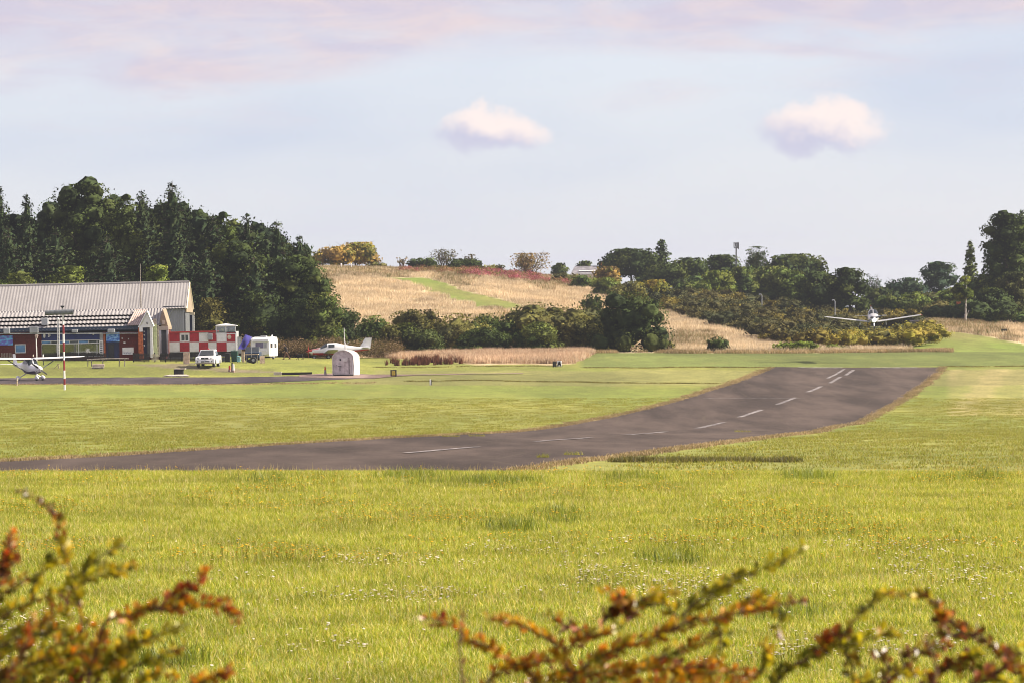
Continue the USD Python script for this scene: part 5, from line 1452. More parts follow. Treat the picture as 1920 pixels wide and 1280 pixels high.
# rail barrier
qb = on(200, 414); rb = thing('rail_barrier', 'low grey wooden rail on short legs in front of the blue clubhouse door', 'barrier', qb)
obj('rail', MB().tube([P(163, 673.5, 414), P(200, 672, 414), P(241, 671.5, 414)], 0.075, 6).mesh(), M['wood_grey'], rb, world=True)
for x in (165, 172, 193, 224, 234): obj('leg', MB().tube([P(x, 672.5, 414), P(x - .5, 686.5, 414)], 0.05, 5).mesh(), M['wood_grey'], rb, world=True)
lg = thing('log_bundle', 'bundle of grey logs lying under the left part of the low rail', 'logs', on(184, 412.5)); qx, qy = project(on(184, 412.5))
for k, (dx, dy) in enumerate(((0, 0), (0.4, -3.2), (-0.5, 1.4))): obj('log', MB().tube([P(173 + dx, qy - 2.5 + dy, 412.5 - .3 * k), P(195 + dx, qy - 3 + dy, 412.5 - .3 * k)], 0.12, 8).mesh(), M['wood_grey' if k != 1 else 'roof_brown'], lg, world=True)
st = thing('trestle', 'small folding trestle on the grass between aircraft and rail', 'trestle', on(106, 412)); qx, qy = project(on(106, 412))
for x0, x1 in ((101, 110), (110, 107.5), (110, 111)): obj('leg', MB().tube([P(x0, qy, 412), P(x1, qy - 9.5, 412)], 0.035, 5).mesh(), M['wood_pale'], st, world=True)
# boxes at the taxiway
qx, qy = project(on(334, 405)); dr = thing('drain_box', 'dark brick drain box with a pale slab lid on the taxiway bank', 'drain box', on(334, 405))
obj('box', wbox(MB(), 326, qy - 11, 343, qy + 1, 404.6, 1.2).mesh(), M['wood_dark'], dr, world=True); obj('lid', wbox(MB(), 327, qy - 12.5, 347, qy - 10.8, 404.3, 1.5).mesh(), M['concrete'], dr, world=True)
b = MB(); pts = [on(x, Y) + [0, 0, .06] for x, Y in ((306, 402), (356, 402), (350, 404.4), (318, 404.4))]; obj('apron_slab', MB().prism([q for q in pts], (0, 0, .05)).mesh(), M['concrete'], label='pale concrete slab in the grass below the drain box', cat='slab')
qx, qy = project(on(556, 405)); rw2 = thing('retaining_wall', 'low dark retaining wall with pale concrete end left of the white hut', 'wall', on(556, 405))
obj('wall', wbox(MB(), 528, qy - 4.5, 585, qy + 1, 405, 0.4).mesh(), M['wood_dark'], rw2, world=True); obj('end_block', wbox(MB(), 513, qy - 5, 528, qy + 1.5, 404.7, 0.8).mesh(), M['concrete'], rw2, world=True)
# white hut with arched roof
q = on(649, 402); hut = thing('white_hut', 'small weathered white hut with a rounded roof beside the taxiway end', 'hut', q, math.radians(-16))
W_, D_, H1, H2 = 2.22, 1.7, 1.75, 2.52
prof = [(-W_ / 2, 0.12), (W_ / 2, 0.12), (W_ / 2, H1)] + [(W_ / 2 * math.cos(a), H1 + (H2 - H1) * math.sin(a)) for a in np.linspace(0.12, math.pi - 0.12, 13)] + [(-W_ / 2, H1)]
M['hut'] = paint('weathered_white_wood', (0.46, 0.41, 0.41), 0.75, 0.15, 2.5, 0.2, fine=0.35)
M['hut_bright'] = paint('white_hut_roof', (0.56, 0.53, 0.51), 0.6, 0.1, 2.0, 0.3, fine=0.2)
obj('front_wall', MB().prism([(x, -D_ / 2, z) for x, z in prof], (0, 0.08, 0)).mesh(), M['hut'], hut)
obj('rear_wall', MB().prism([(x, D_ / 2 - .08, z) for x, z in prof], (0, 0.08, 0)).mesh(), M['hut'], hut)
sh = MB(); rr = np.array([(W_ / 2 * 1.02, 0.1), (W_ / 2 * 1.05, H1 * .6), (W_ / 2 * 1.02, H1)] + [(W_ / 2 * 1.03 * math.cos(a), H1 + (H2 + .05 - H1) * math.sin(a)) for a in np.linspace(0.12, math.pi - 0.12, 15)] + [(-W_ / 2 * 1.02, H1), (-W_ / 2 * 1.02, 0.1)])
g1 = np.array([[(x, y, z) for x, z in rr] for y in (-D_ / 2 - .1, D_ / 2 + .1)]); sh.grid(g1); sh.grid(np.array([[(x * .96, y, z - .05) for x, z in rr] for y in (-D_ / 2 - .1, D_ / 2 + .1)])[::-1])
for e in (0, 1):
    y = (-D_ / 2 - .1, D_ / 2 + .1)[e]; sh.grid(np.array([[(x, y, z) for x, z in rr], [(x * .96, y, z - .05) for x, z in rr]]))
obj('shell', sh.mesh(), M['hut_bright'], hut)
obj('door', MB().box((-0.33, -D_ / 2 - .02, 0.95), (0.95, 0.05, 1.55), ch=.01).mesh(), M['hut'], hut)
obj('door_panel', MB().box((0.18, -D_ / 2 - .035, 1.60), (0.46, 0.04, 0.34), ch=.01).mesh(), M['hut_bright'], hut, label='pale framed hatch in the hut front')
obj('vent_hole', MB().prism([(-.28 + .09 * math.cos(a), -D_ / 2 - .06, 1.62 + .10 * math.sin(a)) for a in th[::-1]], (0, .03, 0)).mesh(), M['black'], hut)
obj('latch', MB().box((-.36, -D_ / 2 - .07, .98), (.34, .05, .06)).box((-.33, -D_ / 2 - .07, .72), (.05, .05, .44)).box((-.68, -D_ / 2 - .06, 1.08), (.13, .04, .05)).mesh(), M['grey_dark'], hut)
obj('corner_board', MB().box((W_ / 2 - .12, -D_ / 2 - .05, .85), (.06, .05, 1.45)).mesh(), M['white'], hut)
obj('frame', MB().box((0, -D_ / 2 - .03, .08), (W_ * .86, .08, .1)).box((.62, -D_ / 2 - .02, 1.0), (.05, .05, 1.6)).mesh(), M['wood_dark'], hut)
obj('base', MB().box((0, 0, .05), (W_ * .92, D_ * .95, .3)).mesh(), M['wood_dark'], hut)
obj('aerial', MB().tube([(-.10, .2, 2.4), (-.16, .2, 3.6), (-.18, .2, 4.75)], [.055, .045, .025], 6).tube([(.0, .2, 2.5), (-.12, .2, 3.4)], .03, 4).mesh(), M['white'], hut)
# orange topped marker post left of hut
q = on(610, 403); mk = thing('marker_cone', 'faded orange topped marker post left of the white hut', 'marker', q); obj('post', MB().tube([(0, 0, 0), (0, 0, .55)], [.16, .10], 8).mesh(), M['concrete'], mk); obj('top', MB().tube([(0, 0, .55), (0, 0, .92)], [.11, .05], 8).mesh(), M['orange'], mk)
# taxiway and field boards
def board(name, label, x, Y, w, h, text, bg, fg, rz=0.0, frame=None):
    q = on(x, Y); t = thing(name, label, 'sign', q, rz)
    obj('board', MB().box((0, 0, h / 2 + .06), (w, .12, h), ch=.02).mesh(), M[bg], t)
    for sx in (-1, 1): obj('foot', MB().box((sx * w * .36, .02, .04), (.06, .3, .1)).mesh(), M['black'], t)
    if frame: obj('face', MB().box((0, -.065, h / 2 + .06), (w * .55, .02, h * .74)).mesh(), M[frame], t)
    if text:
        tmx = meshkit.text_mesh(text, h * .72, bold=3) if 'bold' in meshkit.text_mesh.__code__.co_varnames else meshkit.text_mesh(text, h * .72)
        v = np.array(tmx.vertices); v -= [(v[:, 0].min() + v[:, 0].max()) / 2, (v[:, 1].min() + v[:, 1].max()) / 2, v[:, 2].min()]
        v = np.stack([v[:, 0], -.075 - v[:, 2] * .3, v[:, 1] + h / 2 + .06], -1); obj('lettering', (v, np.array(tmx.faces)), M[fg], t)
    return t


board('field_sign', 'black framed dull yellow board at the edge of the taxiway right of the white hut', 738, 398, .62, .62, None, 'black', None, 0, 'yellow')
board('field_sign', 'dark narrow board of a pair at the edge of the dry grass strip', 1040, 436, .42, .58, None, 'black', None, .25, 'wood_dark')
board('field_sign', 'white board with a black letter A beside the dark narrow board', 1049, 437, .50, .60, 'A', 'white', 'black', -.15)
board('field_sign', 'dark box shaped board on the right hand grass slope', 1883, 560, .85, .85, None, 'black', None, 0, None)
q = on(808, 372); mk = thing('marker_peg', 'tiny white and dark marker peg alone in the grass right of the taxiway end', 'marker', q); obj('face', MB().box((-.05, 0, .27), (.13, .05, .54), ch=.01).mesh(), M['white'], mk); obj('side', MB().box((.07, .06, .24), (.07, .05, .48), ch=.01).mesh(), M['black'], mk)
for x, lab in ((640, 'white peg left of the other on the hilltop below the golden trees'), (659, 'white peg right of the other on the hilltop below the golden trees')):
    q = on(x, 752); mk = thing('hill_peg', lab, 'marker', q); obj('peg', MB().tube([(0, 0, 0), (0, 0, .9)], .12, 7).mesh(), M['white'], mk); obj('cap', rhull([(0, 0, 1.0)], .17), M['white'], mk)
# tall timber board leaning by the fence
qx, qy = project(on(350, 419)); bd = thing('timber_slab', 'pale upright timber board standing left of the white pickup', 'board', on(350, 419)); obj('board', wbox(MB(), 343.5, qy - 22, 355.5, qy + .5, 419, .08, ch=.02).mesh(), M['wood_pale'], bd, world=True); obj('foot', wbox(MB(), 345, qy - 1.5, 367, qy + 1, 418.6, .35).mesh(), M['concrete'], bd, world=True)

# bins, tarpaulin, table and bits between cabin and caravan
def bin_(label, x, Y, w, d, h, mat, name='wheelie_bin'):
    q = on(x, Y); t = thing(name, label, 'bin', q)
    obj('body', rhull([(sx * w * k, sy * d * k, z) for sx in (-.46, .46) for sy in (-.46, .46) for z, k in ((.1, .85), (h - .1, 1.0))], .04), M[mat], t)
    obj('lid', rhull([(sx * w * .5, sy * d * .5, h) for sx in (-1, 1) for sy in (-1, 1)] + [(0, 0, h + .08)], .035), M[mat], t)
    for sx in (-1, 1): obj('wheel', MB().tube([(sx * w * .42 - .03, d * .45, .1), (sx * w * .42 + .03, d * .45, .1)], .1, 10).mesh(), M['black'], t)
    return t


bin_('dark green bin behind the right side of the white pickup', 440, 428, .72, .8, 1.2, 'green_bin'); bin_('black bin left of the dark green bin', 427, 427, .55, .6, .95, 'black')
bin_('pale blue bin right of the dark green bin', 447.5, 427, .32, .45, .62, 'teal_bin')
bin_('small dark crate between the pickup and the bins', 420, 428, .45, .5, .55, 'grey_dark', 'storage_bin')
qx, qy = project(on(456, 430)); bd = thing('timber_post', 'pale square timber post between the blue bin and the table', 'post', on(456, 430)); obj('post', wbox(MB(), 453.5, qy - 19, 458.5, qy, 430, .25, ch=.02).mesh(), M['wood_pale'], bd, world=True); obj('cap', wbox(MB(), 453, qy - 20, 459, qy - 18.8, 429.97, .31).mesh(), M['wood_pale'], bd, world=True)
tp = thing('tarpaulin', 'sagging deep blue tarpaulin stretched on a slant between cabin and caravan', 'tarpaulin', P(458, 656, 432))
n = 12; g_ = np.zeros((n, n, 3))
cr = [P(445, 656, 431.2), P(461, 652, 431.8), P(473.5, 632, 432.4), P(460, 627, 431.6)]
for i in range(n):
    for j in range(n):
        a, e = i / (n - 1), j / (n - 1); g_[i, j] = lin(lin(cr[0], cr[1], a), lin(cr[3], cr[2], a), e) + [0, .16 * math.sin(e * 5 + a * 3) * math.sin(a * 3.1), .10 * math.sin(a * 7) * (1 - e)]
obj('sheet', MB().grid(g_).mesh(), M['tarp'], tp, world=True, smooth=True); obj('pole', MB().tube([P(444.5, 658, 431.2), P(443.5, 676, 431.2)], .03, 5).tube([P(473, 632, 432.4), P(471, 674, 432.4)], .03, 5).mesh(), M['grey'], tp, world=True)
sd = thing('white_screen', 'pale upright panel between the control tower and the blue tarpaulin', 'panel', P(449, 662, 435)); obj('panel', wbox(MB(), 445, 632, 452.5, 662, 435, .06).mesh(), M['grey'], sd, world=True); obj('frame', wbox(wbox(MB(), 444.6, 631.4, 453, 632.6, 434.96, .14), 452.2, 632.6, 453, 674, 434.96, .14).mesh(), M['wood_grey'], sd, world=True)
tb = thing('work_table', 'pale topped work table in front of the caravan with clutter under it', 'table', on(470, 424)); qx, qy = project(on(470, 424)); obj('top', wbox(MB(), 460, qy - 17.5, 484, qy - 15.8, 423.4, 1.1).mesh(), M['wood_pale'], tb, world=True)
for x in (461, 482): obj('leg', wbox(MB(), x, qy - 16, x + 1.2, qy, 423.5, .08).mesh(), M['wood_grey'], tb, world=True)
obj('clutter', rhull([P(465, qy - 4, 424.2), P(471, qy - 7, 424.2), P(474, qy - 3, 424.4)], .14), M['black'], tb, world=True)
ty = thing('loose_tyre', 'loose black tyre standing under the work table edge', 'tyre', on(475, 423)); obj('tyre', trimesh.creation.torus(.27, .11, 18, 8).apply_transform(trimesh.transformations.rotation_matrix(1.45, [1, 0, 0])).apply_translation([0, 0, .37]), M['black'], ty, smooth=True); obj('hub', MB().tube([(0, -.06, .37), (0, .06, .37)], .16, 10).mesh(), M['grey'], ty)
sb = thing('sandwich_board', 'small wooden easel board on the grass in front of the caravan', 'board', on(492, 424))
for s_b in (-1, 1): obj('leaf', MB().box((.0, s_b * .16, .42), (.5, .03, .85), rx=s_b * .35).mesh(), M['wood_pale'], sb)
# trio of small bottles or extinguishers on the grass right of the pickup
for k, (x, mt, h, lab) in enumerate(((430.5, 'plane_red', .62, 'short red brown bollard left of the dark and white pair on the grass'), (435.5, 'black', .95, 'dark bollard in the middle of the small group on the grass'), (437.8, 'white', .85, 'white bollard at the right of the small group on the grass'))):
    q = on(x, 410 - .3 * k); t = thing('small_bollard', lab, 'bollard', q); obj('body', MB().tube([(0, 0, .12), (0, 0, h)], [.11, .09], 9).mesh(), M[mt], t); obj('foot', MB().tube([(0, 0, 0), (0, 0, .2)], [.17, .13], 9).mesh(), M['roof_tile'], t)


# ------------------------------------------------------------------ vehicles
def wheel(parent, c, r, w, axis=0, rim='grey'):
    d = np.zeros(3); d[axis] = w / 2; t = obj('wheel', MB().tube([np.array(c) - d, np.array(c) - d * .8, np.array(c) + d * .8, np.array(c) + d], [r * .9, r, r, r * .9], 18).mesh(), M['black'], parent, smooth=40)
    obj('rim', MB().tube([np.array(c) - d * 1.04, np.array(c) + d * 1.04], r * .58, 12).mesh(), M[rim], t)
    return t


def pickup(x, Y, label):
    q = on(x, Y); t = thing('pickup_truck', label, 'pickup', q, math.radians(-4))
    hw = .92
    obj('body', rhull([(sx * hw, y, z) for sx in (-1, 1) for y, z in ((-2.48, .50), (-2.52, .84), (-2.3, 1.02), (-1.15, 1.10), (2.5, 1.12), (2.55, .55), (-2.2, .42), (2.4, .45))], .07), M['car_white'], t, smooth=35)
    obj('cab', rhull([(sx * .86, y, 1.1) for sx in (-1, 1) for y in (-1.2, .95)] + [(sx * .70, y, 1.74) for sx in (-1, 1) for y in (-.35, .75)], .07), M['car_white'], t, smooth=35)
    obj('bonnet', rhull([(sx * .72, y, z) for sx in (-1, 1) for y, z in ((-2.36, 1.02), (-1.2, 1.16))], .05), M['car_white'], t, smooth=35)
    ws_ = [(-.76, -1.20, 1.19), (.76, -1.20, 1.19), (.63, -.43, 1.72), (-.63, -.43, 1.72)]
    obj('windscreen', MB().prism([np.array(p) + [0, -.06, .05] for p in ws_], (0, .03, -.02)).mesh(), M['window'], t)
    for sx in (-1, 1):
        for y0, y1, k0 in ((-.95, -.15, .30), (-.08, .78, .0)):
            p = [(sx * .935, y0, 1.18), (sx * .935, y1, 1.18), (sx * .80, y1 - .02, 1.66), (sx * .80, y0 + k0 + .05, 1.66)]
            obj('side_window', MB().prism(p, (-sx * .02, 0, 0)).mesh(), M['window'], t)
        obj('headlight', rhull([(sx * .80, -2.46, .98), (sx * .58, -2.53, .96), (sx * .62, -2.55, .86), (sx * .86, -2.46, .87)], .04), M['grey'], t)
        obj('fog_lamp', rhull([(sx * .72, -2.58, .62)], .085), M['grey_dark'], t)
        obj('mirror', rhull([(sx * 1.06, -.85, 1.22), (sx * 1.14, -.85, 1.30), (sx * 1.0, -.85, 1.20)], .06), M['black_gloss'], t)
        for y in (-1.62, 1.55): wheel(t, (sx * .80, y, .38), .38, .26)
        for y in (-1.62, 1.55): obj('wheel_arch', MB().prism([(sx * .985, y + .47 * math.cos(a), .38 + .47 * math.sin(a)) for a in np.linspace(0, math.pi, 12)], (sx * .012, 0, 0)).mesh(), M['black'], t)
    obj('grille', MB().box((0, -2.585, .93), (.78, .05, .17), ch=.02).mesh(), M['black_gloss'], t); obj('badge', MB().tube([(0, -2.60, .94), (0, -2.63, .94)], .07, 10).mesh(), M['grey'], t)
    obj('bumper', rhull([(sx * .88, -2.5, z) for sx in (-1, 1) for z in (.52, .70)] + [(sx * .6, -2.6, z) for sx in (-1, 1) for z in (.52, .70)], .05), M['car_white'], t, smooth=35)
    obj('lower_intake', MB().box((-.22, -2.655, .60), (.34, .03, .13), ch=.01).mesh(), M['black_gloss'], t); obj('number_plate', MB().box((.24, -2.665, .62), (.50, .02, .12)).mesh(), M['grey_dark'], t)
    obj('roof_beacon', rhull([(-.06, .1, 1.84), (.06, .1, 1.84), (0, .1, 1.92)], .05), M['red'], t)
    return t


pickup(391, 414.5, 'white pickup facing the field in front of the checkered cabin')


def caravan(x, Y):
    q = on(x, Y); t = thing('caravan', 'white touring caravan parked beside the blue tarpaulin', 'caravan', q, math.radians(-9))
    w, L = 1.08, 4.6
    side = [(-L / 2 + .25, .38), (-L / 2, .62), (-L / 2 + .02, 1.25), (-L / 2 + .18, 2.2), (-L / 2 + .45, 2.42), (0, 2.5), (L / 2 - .3, 2.42), (L / 2, 2.1), (L / 2, .55), (L / 2 - .2, .38)]
    obj('body', rhull([(sx * (w - .05), y, z) for sx in (-1, 1) for y, z in side], .05), M['car_white'], t, smooth=35)
    for x0, x1, mt in ((-.52, .42, 'window_purple'), (.47, .80, 'grey')):
        obj('front_window', MB().prism([(x0, -L / 2 - .035, 1.28), (x1, -L / 2 - .035, 1.28), (x1, -L / 2 + .08, 1.92), (x0, -L / 2 + .08, 1.92)], (0, .03, 0)).mesh(), M[mt], t)
    obj('brow', rhull([(sx * .95, -L / 2 + .05, 2.02) for sx in (-1, 1)] + [(sx * .95, -L / 2 + .1, 2.22) for sx in (-1, 1)], .06), M['car_white'], t)
    obj('gas_locker', rhull([(sx * .75, -L / 2 - .04, z) for sx in (-1, 1) for z in (.55, 1.0)], .06), M['car_white'], t)
    for y0, y1 in ((-1.5, -.6), (.5, 1.5)): obj('side_window', MB().box((w + .01, (y0 + y1) / 2, 1.55), (.03, y1 - y0, .5), ch=.01).mesh(), M['window'], t)
    obj('door', MB().box((w + .01, -.05, 1.3), (.03, .62, 1.7), ch=.01).mesh(), M['white'], t); obj('dark_strip', MB().box((w + .012, -L / 2 + .55, 1.4), (.03, .12, 1.7)).mesh(), M['roof_brown'], t)
    obj('roof_light', MB().box((.1, -.6, 2.58), (.7, .6, .12), ch=.04).mesh(), M['grey'], t); obj('roof_vent', rhull([(.9, 0, 2.58), (.9, .2, 2.66)], .08), M['white'], t)
    for sx in (-1, 1): wheel(t, (sx * .95, .35, .32), .32, .18)
    obj('drawbar', MB().tube([(-.5, -L / 2 + .2, .42), (0, -L / 2 - 1.1, .45)], .05, 5).tube([(.5, -L / 2 + .2, .42), (0, -L / 2 - 1.1, .45)], .05, 5).mesh(), M['grey_dark'], t); obj('jockey_wheel', MB().tube([(-.04, -L / 2 - .9, .14), (.04, -L / 2 - .9, .14)], .14, 10).mesh(), M['black'], t)
    obj('skirt', MB().box((0, .3, .3), (1.9, 3.4, .3)).mesh(), M['black'], t)
    return t


caravan(496, 458)
cr2 = thing('dark_car', 'dark car mostly hidden between blue tarpaulin and caravan', 'car', on(474, 448))
obj('body', rhull([(sx * .8, y, z) for sx in (-1, 1) for y, z in ((-2, .35), (-2, .8), (2, .35), (2, .85))], .08), M['gutter'], cr2, smooth=35); obj('cabin', rhull([(sx * .7, y, z) for sx in (-1, 1) for y, z in ((-1.1, .85), (-.5, 1.4), (1.2, 1.4), (1.7, .85))], .08), M['window'], cr2, smooth=35)
for sx in (-1, 1):
    for y in (-1.3, 1.3): wheel(cr2, (sx * .74, y, .3), .3, .2)


# ------------------------------------------------------------------ aircraft (nose towards -y in their own space)
def loft(secs, n=24):
    """secs: (y, centre z, half width, half height up, half height down, squareness)"""
    th_ = np.arange(n + 1) * 2 * math.pi / n; g = []
    for y, zc, hw, hu, hd, sq in secs:
        c, s = np.cos(th_), np.sin(th_); e = 2 / sq
        g.append(np.stack([hw * np.sign(c) * np.abs(c) ** e, np.full(n + 1, y), zc + np.where(s > 0, hu, hd) * np.sign(s) * np.abs(s) ** e], -1))
    return np.array(g)


def dens(secs, k=5):
    s = np.array(secs, float); t = np.arange(len(s)); tt = np.linspace(0, len(s) - 1, (len(s) - 1) * k + 1)
    return PchipInterpolator(t, s)(tt)


def fuselage(parent, secs, mat, stripe=None):
    g = loft(dens(secs)); b = MB().grid(g[::-1]); b.poly(g[0][::-1]); b.poly(g[-1])
    return obj('fuselage', b.mesh(), M[mat], parent, smooth=50)


def skin_patch(parent, name, secs, t0, t1, a0, a1, mat, off=.012, n=24):
    """a piece of the hull's skin, a little proud: windows, bands"""
    s = np.array(secs, float); t = np.arange(len(s)); f_ = PchipInterpolator(t, s)
    tt = np.linspace(t0, t1, 8); aa = np.linspace(a0, a1, 8); g = np.zeros((8, 8, 3))
    for i, q in enumerate(tt):
        y, zc, hw, hu, hd, sq = f_(q); e = 2 / sq
        c, s_ = np.cos(aa), np.sin(aa)
        g[i] = np.stack([(hw + off) * np.sign(c) * np.abs(c) ** e, np.full(8, y), zc + (np.where(s_ > 0, hu, hd) + off) * np.sign(s_) * np.abs(s_) ** e], -1)
    return obj(name, MB().grid(g).mesh(), M[mat], parent, smooth=True)


FOIL = [(0, 0), (.02, .035), (.10, .075), (.30, .095), (.6, .065), (1, .004), (.6, -.02), (.3, -.035), (.1, -.03), (.02, -.018)]


def wing_mesh(stations, vertical=False):
    """stations: (span, leading edge y, chord, z, thickness scale)"""
    g = []
    for sp, y0, ch, z, k in stations:
        g.append([(sp, y0 + a * ch, z + c * ch * k) if not vertical else (c * ch * k, y0 + a * ch, sp) for a, c in FOIL + FOIL[:1]])
    g = np.array(g); b = MB().grid(g); b.poly(g[0][:-1]); b.poly(g[-1][:-1][::-1]); return b


def propeller(t, c, r, blade='black', spin='white', ang=0.5, sr=.16):
    sp = obj('spinner', rhull([np.array(c) + [0, .12, 0], np.array(c) + [0, -.18, 0]], [sr, sr * .35]), M[spin], t, smooth=40)
    b = MB()
    for k in range(2):
        a = ang + k * math.pi; d = np.array([math.cos(a), 0, math.sin(a)]); e = np.array([-math.sin(a), 0, math.cos(a)])
        gg = np.array([[np.array(c) + d * (q * r) + e * w * s + np.array([0, s * w * .5 * (1 - q), 0]) for s in (-1, 1)] for q, w in ((.08, .05), (.3, .085), (.65, .08), (.93, .06), (1.0, .03))])
        b.grid(gg); b.grid(gg[:, ::-1] + [0, .015, 0])
    obj('propeller', b.mesh(), M[blade], t)


# landing low wing aircraft, seen head on
lp = P(1637.5, 617.0, 446); LA = thing('landing_aircraft', 'white low wing light aircraft with landing light on, just above the runway threshold', 'aircraft', lp - [0, 0, 0], math.radians(-2.0), roty=math.radians(-0.0))
base = 1.02
secs = [(-2.35, 1.06 + .12, .22, .22, .24, 2.2), (-2.1, 1.18, .42, .30, .42, 2.5), (-1.2, 1.20, .52, .38, .48, 2.6), (-.75, 1.24, .56, .45, .50, 2.6), (-.1, 1.28, .57, .90, .52, 2.5), (.9, 1.28, .56, .92, .52, 2.5), (1.8, 1.30, .44, .62, .42, 2.4), (3.2, 1.36, .22, .28, .26, 2.2), (4.4, 1.42, .08, .14, .14, 2.0)]
M['light_plane'] = paint('aircraft_white', (0.37, 0.37, 0.39), 0.3, 0.05, 1.0, 0.5)
fuselage(LA, secs, 'light_plane')
for s_ in (-1, 1):
    skin_patch(LA, 'windscreen', secs, 3.15, 3.95, math.pi / 2 - s_ * 1.05, math.pi / 2 - s_ * .05, 'window')
    skin_patch(LA, 'side_window', secs, 4.1, 4.9, math.pi / 2 - s_ * 1.22, math.pi / 2 - s_ * .75, 'window')
    skin_patch(LA, 'rear_side_window', secs, 5.0, 5.6, math.pi / 2 - s_ * 1.22, math.pi / 2 - s_ * .80, 'window')
    z0 = .78; span = 5.33
    st_ = [(s_ * .45, -.55, 1.75, z0, .95), (s_ * 1.2, -.45, 1.60, z0 + .09, .95), (s_ * (span - .25), -.28, 1.12, z0 + .62, .9), (s_ * span, -.15, .85, z0 + .66, .6)]
    obj('wing', wing_mesh(st_).mesh(), M['light_plane'], LA, smooth=40)
    obj('wing_tip', wing_mesh([(s_ * (span - .02), -.17, .88, z0 + .66, .7), (s_ * (span + .13), .05, .45, z0 + .68, .3)]).mesh(), M['red' if s_ > 0 else 'light_plane'], LA, smooth=40)
    obj('tailplane', wing_mesh([(s_ * .05, 3.85, .85, 1.48, .5), (s_ * 1.75, 3.95, .65, 1.48, .5)]).mesh(), M['light_plane'], LA, smooth=40)
    obj('main_leg', MB().tube([(s_ * 1.42, .15, .82), (s_ * 1.50, .2, .22)], .055, 6).mesh(), M['white'], LA); wheel(LA, (s_ * 1.52, .2, .22), .22, .18)
    obj('cooling_inlet', rhull([(s_ * .20, -2.30, 1.30), (s_ * .36, -2.24, 1.30)], .09), M['black'], LA)
obj('fin', wing_mesh([(1.5, 3.3, 1.2, 0, .5), (2.55, 3.95, .62, 0, .45)], True).mesh(), M['light_plane'], LA, smooth=40)
obj('beacon', MB().tube([(0, 4.2, 2.5), (0, 4.2, 2.62)], .04, 6).mesh(), M['red'], LA)
obj('nose_leg', MB().tube([(0, -1.75, .8), (0, -1.9, .22)], .05, 6).mesh(), M['white'], LA); wheel(LA, (0, -1.92, .18), .18, .13)
propeller(LA, (0, -2.45, 1.18), .92, 'grey_dark', 'white', .35, .17)
obj('landing_light', MB().tube([(0, -2.50, .93), (0, -2.36, .93)], .15, 14).mesh(), M['lamp'], LA)

# red and white low wing aircraft parked side on behind the hut
q = on(630, 484) - np.array([0, 0, .34]); PU = thing('parked_aircraft', 'red and white low wing aircraft parked side on behind the white hut', 'aircraft', q, math.radians(-86)); UsdGeom.Xformable(PU).AddScaleOp().Set(Gf.Vec3f(1.07, 1.07, 1.0))
secs = [(-3.05, 1.28, .16, .16, .16, 2.0), (-2.75, 1.28, .36, .24, .34, 2.4), (-2.2, 1.30, .48, .32, .50, 2.5), (-1.8, 1.32, .53, .40, .52, 2.5), (-.95, 1.34, .54, .86, .54, 2.5), (-.1, 1.36, .52, .88, .52, 2.5), (.9, 1.40, .40, .62, .42, 2.3), (2.4, 1.44, .20, .30, .28, 2.1), (3.85, 1.50, .06, .14, .16, 2.0)]
fuselage(PU, secs, 'white_metal')
for s_ in (-1, 1):
    skin_patch(PU, 'lower_band', secs, .35, 7.9, (math.pi * 1.5 + s_ * .02), math.pi * 1.5 + s_ * 1.22, 'plane_red', .015)
    skin_patch(PU, 'nose_cap', secs, .02, 1.1, math.pi / 2 - s_ * 1.6, math.pi / 2 + s_ * .02, 'plane_red', .014)
    skin_patch(PU, 'nose_stripe', secs, .5, 2.9, math.pi / 2 - s_ * .95, math.pi / 2 - s_ * .55, 'plane_red', .015)
    skin_patch(PU, 'windscreen', secs, 3.1, 3.95, math.pi / 2 - s_ * 1.15, math.pi / 2 - s_ * .04, 'window', .016)
    skin_patch(PU, 'side_window', secs, 4.12, 4.95, math.pi / 2 - s_ * 1.25, math.pi / 2 - s_ * .70, 'window', .016)
    st_ = [(s_ * .4, -1.45, 1.7, .98, .9), (s_ * 4.4, -1.0, 1.15, 1.42, .85), (s_ * 4.6, -.7, .7, 1.45, .4)]
    obj('wing', wing_mesh(st_).mesh(), M['grey'], PU, smooth=40)
    obj('tailplane', wing_mesh([(s_ * .05, 3.0, .8, 1.62, .5), (s_ * 1.6, 3.2, .55, 1.62, .5)]).mesh(), M['white_metal'], PU, smooth=40)
    obj('main_leg', MB().tube([(s_ * .6, -.9, .9), (s_ * 1.15, -.85, .60)], .06, 6).mesh(), M['grey'], PU); wheel(PU, (s_ * 1.2, -.85, .58), .24, .16)
obj('fin', wing_mesh([(1.5, 2.35, 1.55, 0, .4), (1.75, 2.75, 1.2, 0, .4), (2.75, 3.35, .75, 0, .35)], True).mesh(), M['white_metal'], PU, smooth=40)
obj('nose_leg', MB().tube([(0, -2.3, .95), (0, -2.45, .60)], .05, 6).mesh(), M['grey'], PU); wheel(PU, (0, -2.46, .56), .22, .14)
propeller(PU, (0, -3.12, 1.28), .9, 'plane_red', 'plane_red', 1.35, .17)
obj('whip_aerial', MB().tube([(0, 1.2, 2.0), (.1, 1.55, 2.35)], .02, 4).mesh(), M['white'], PU)

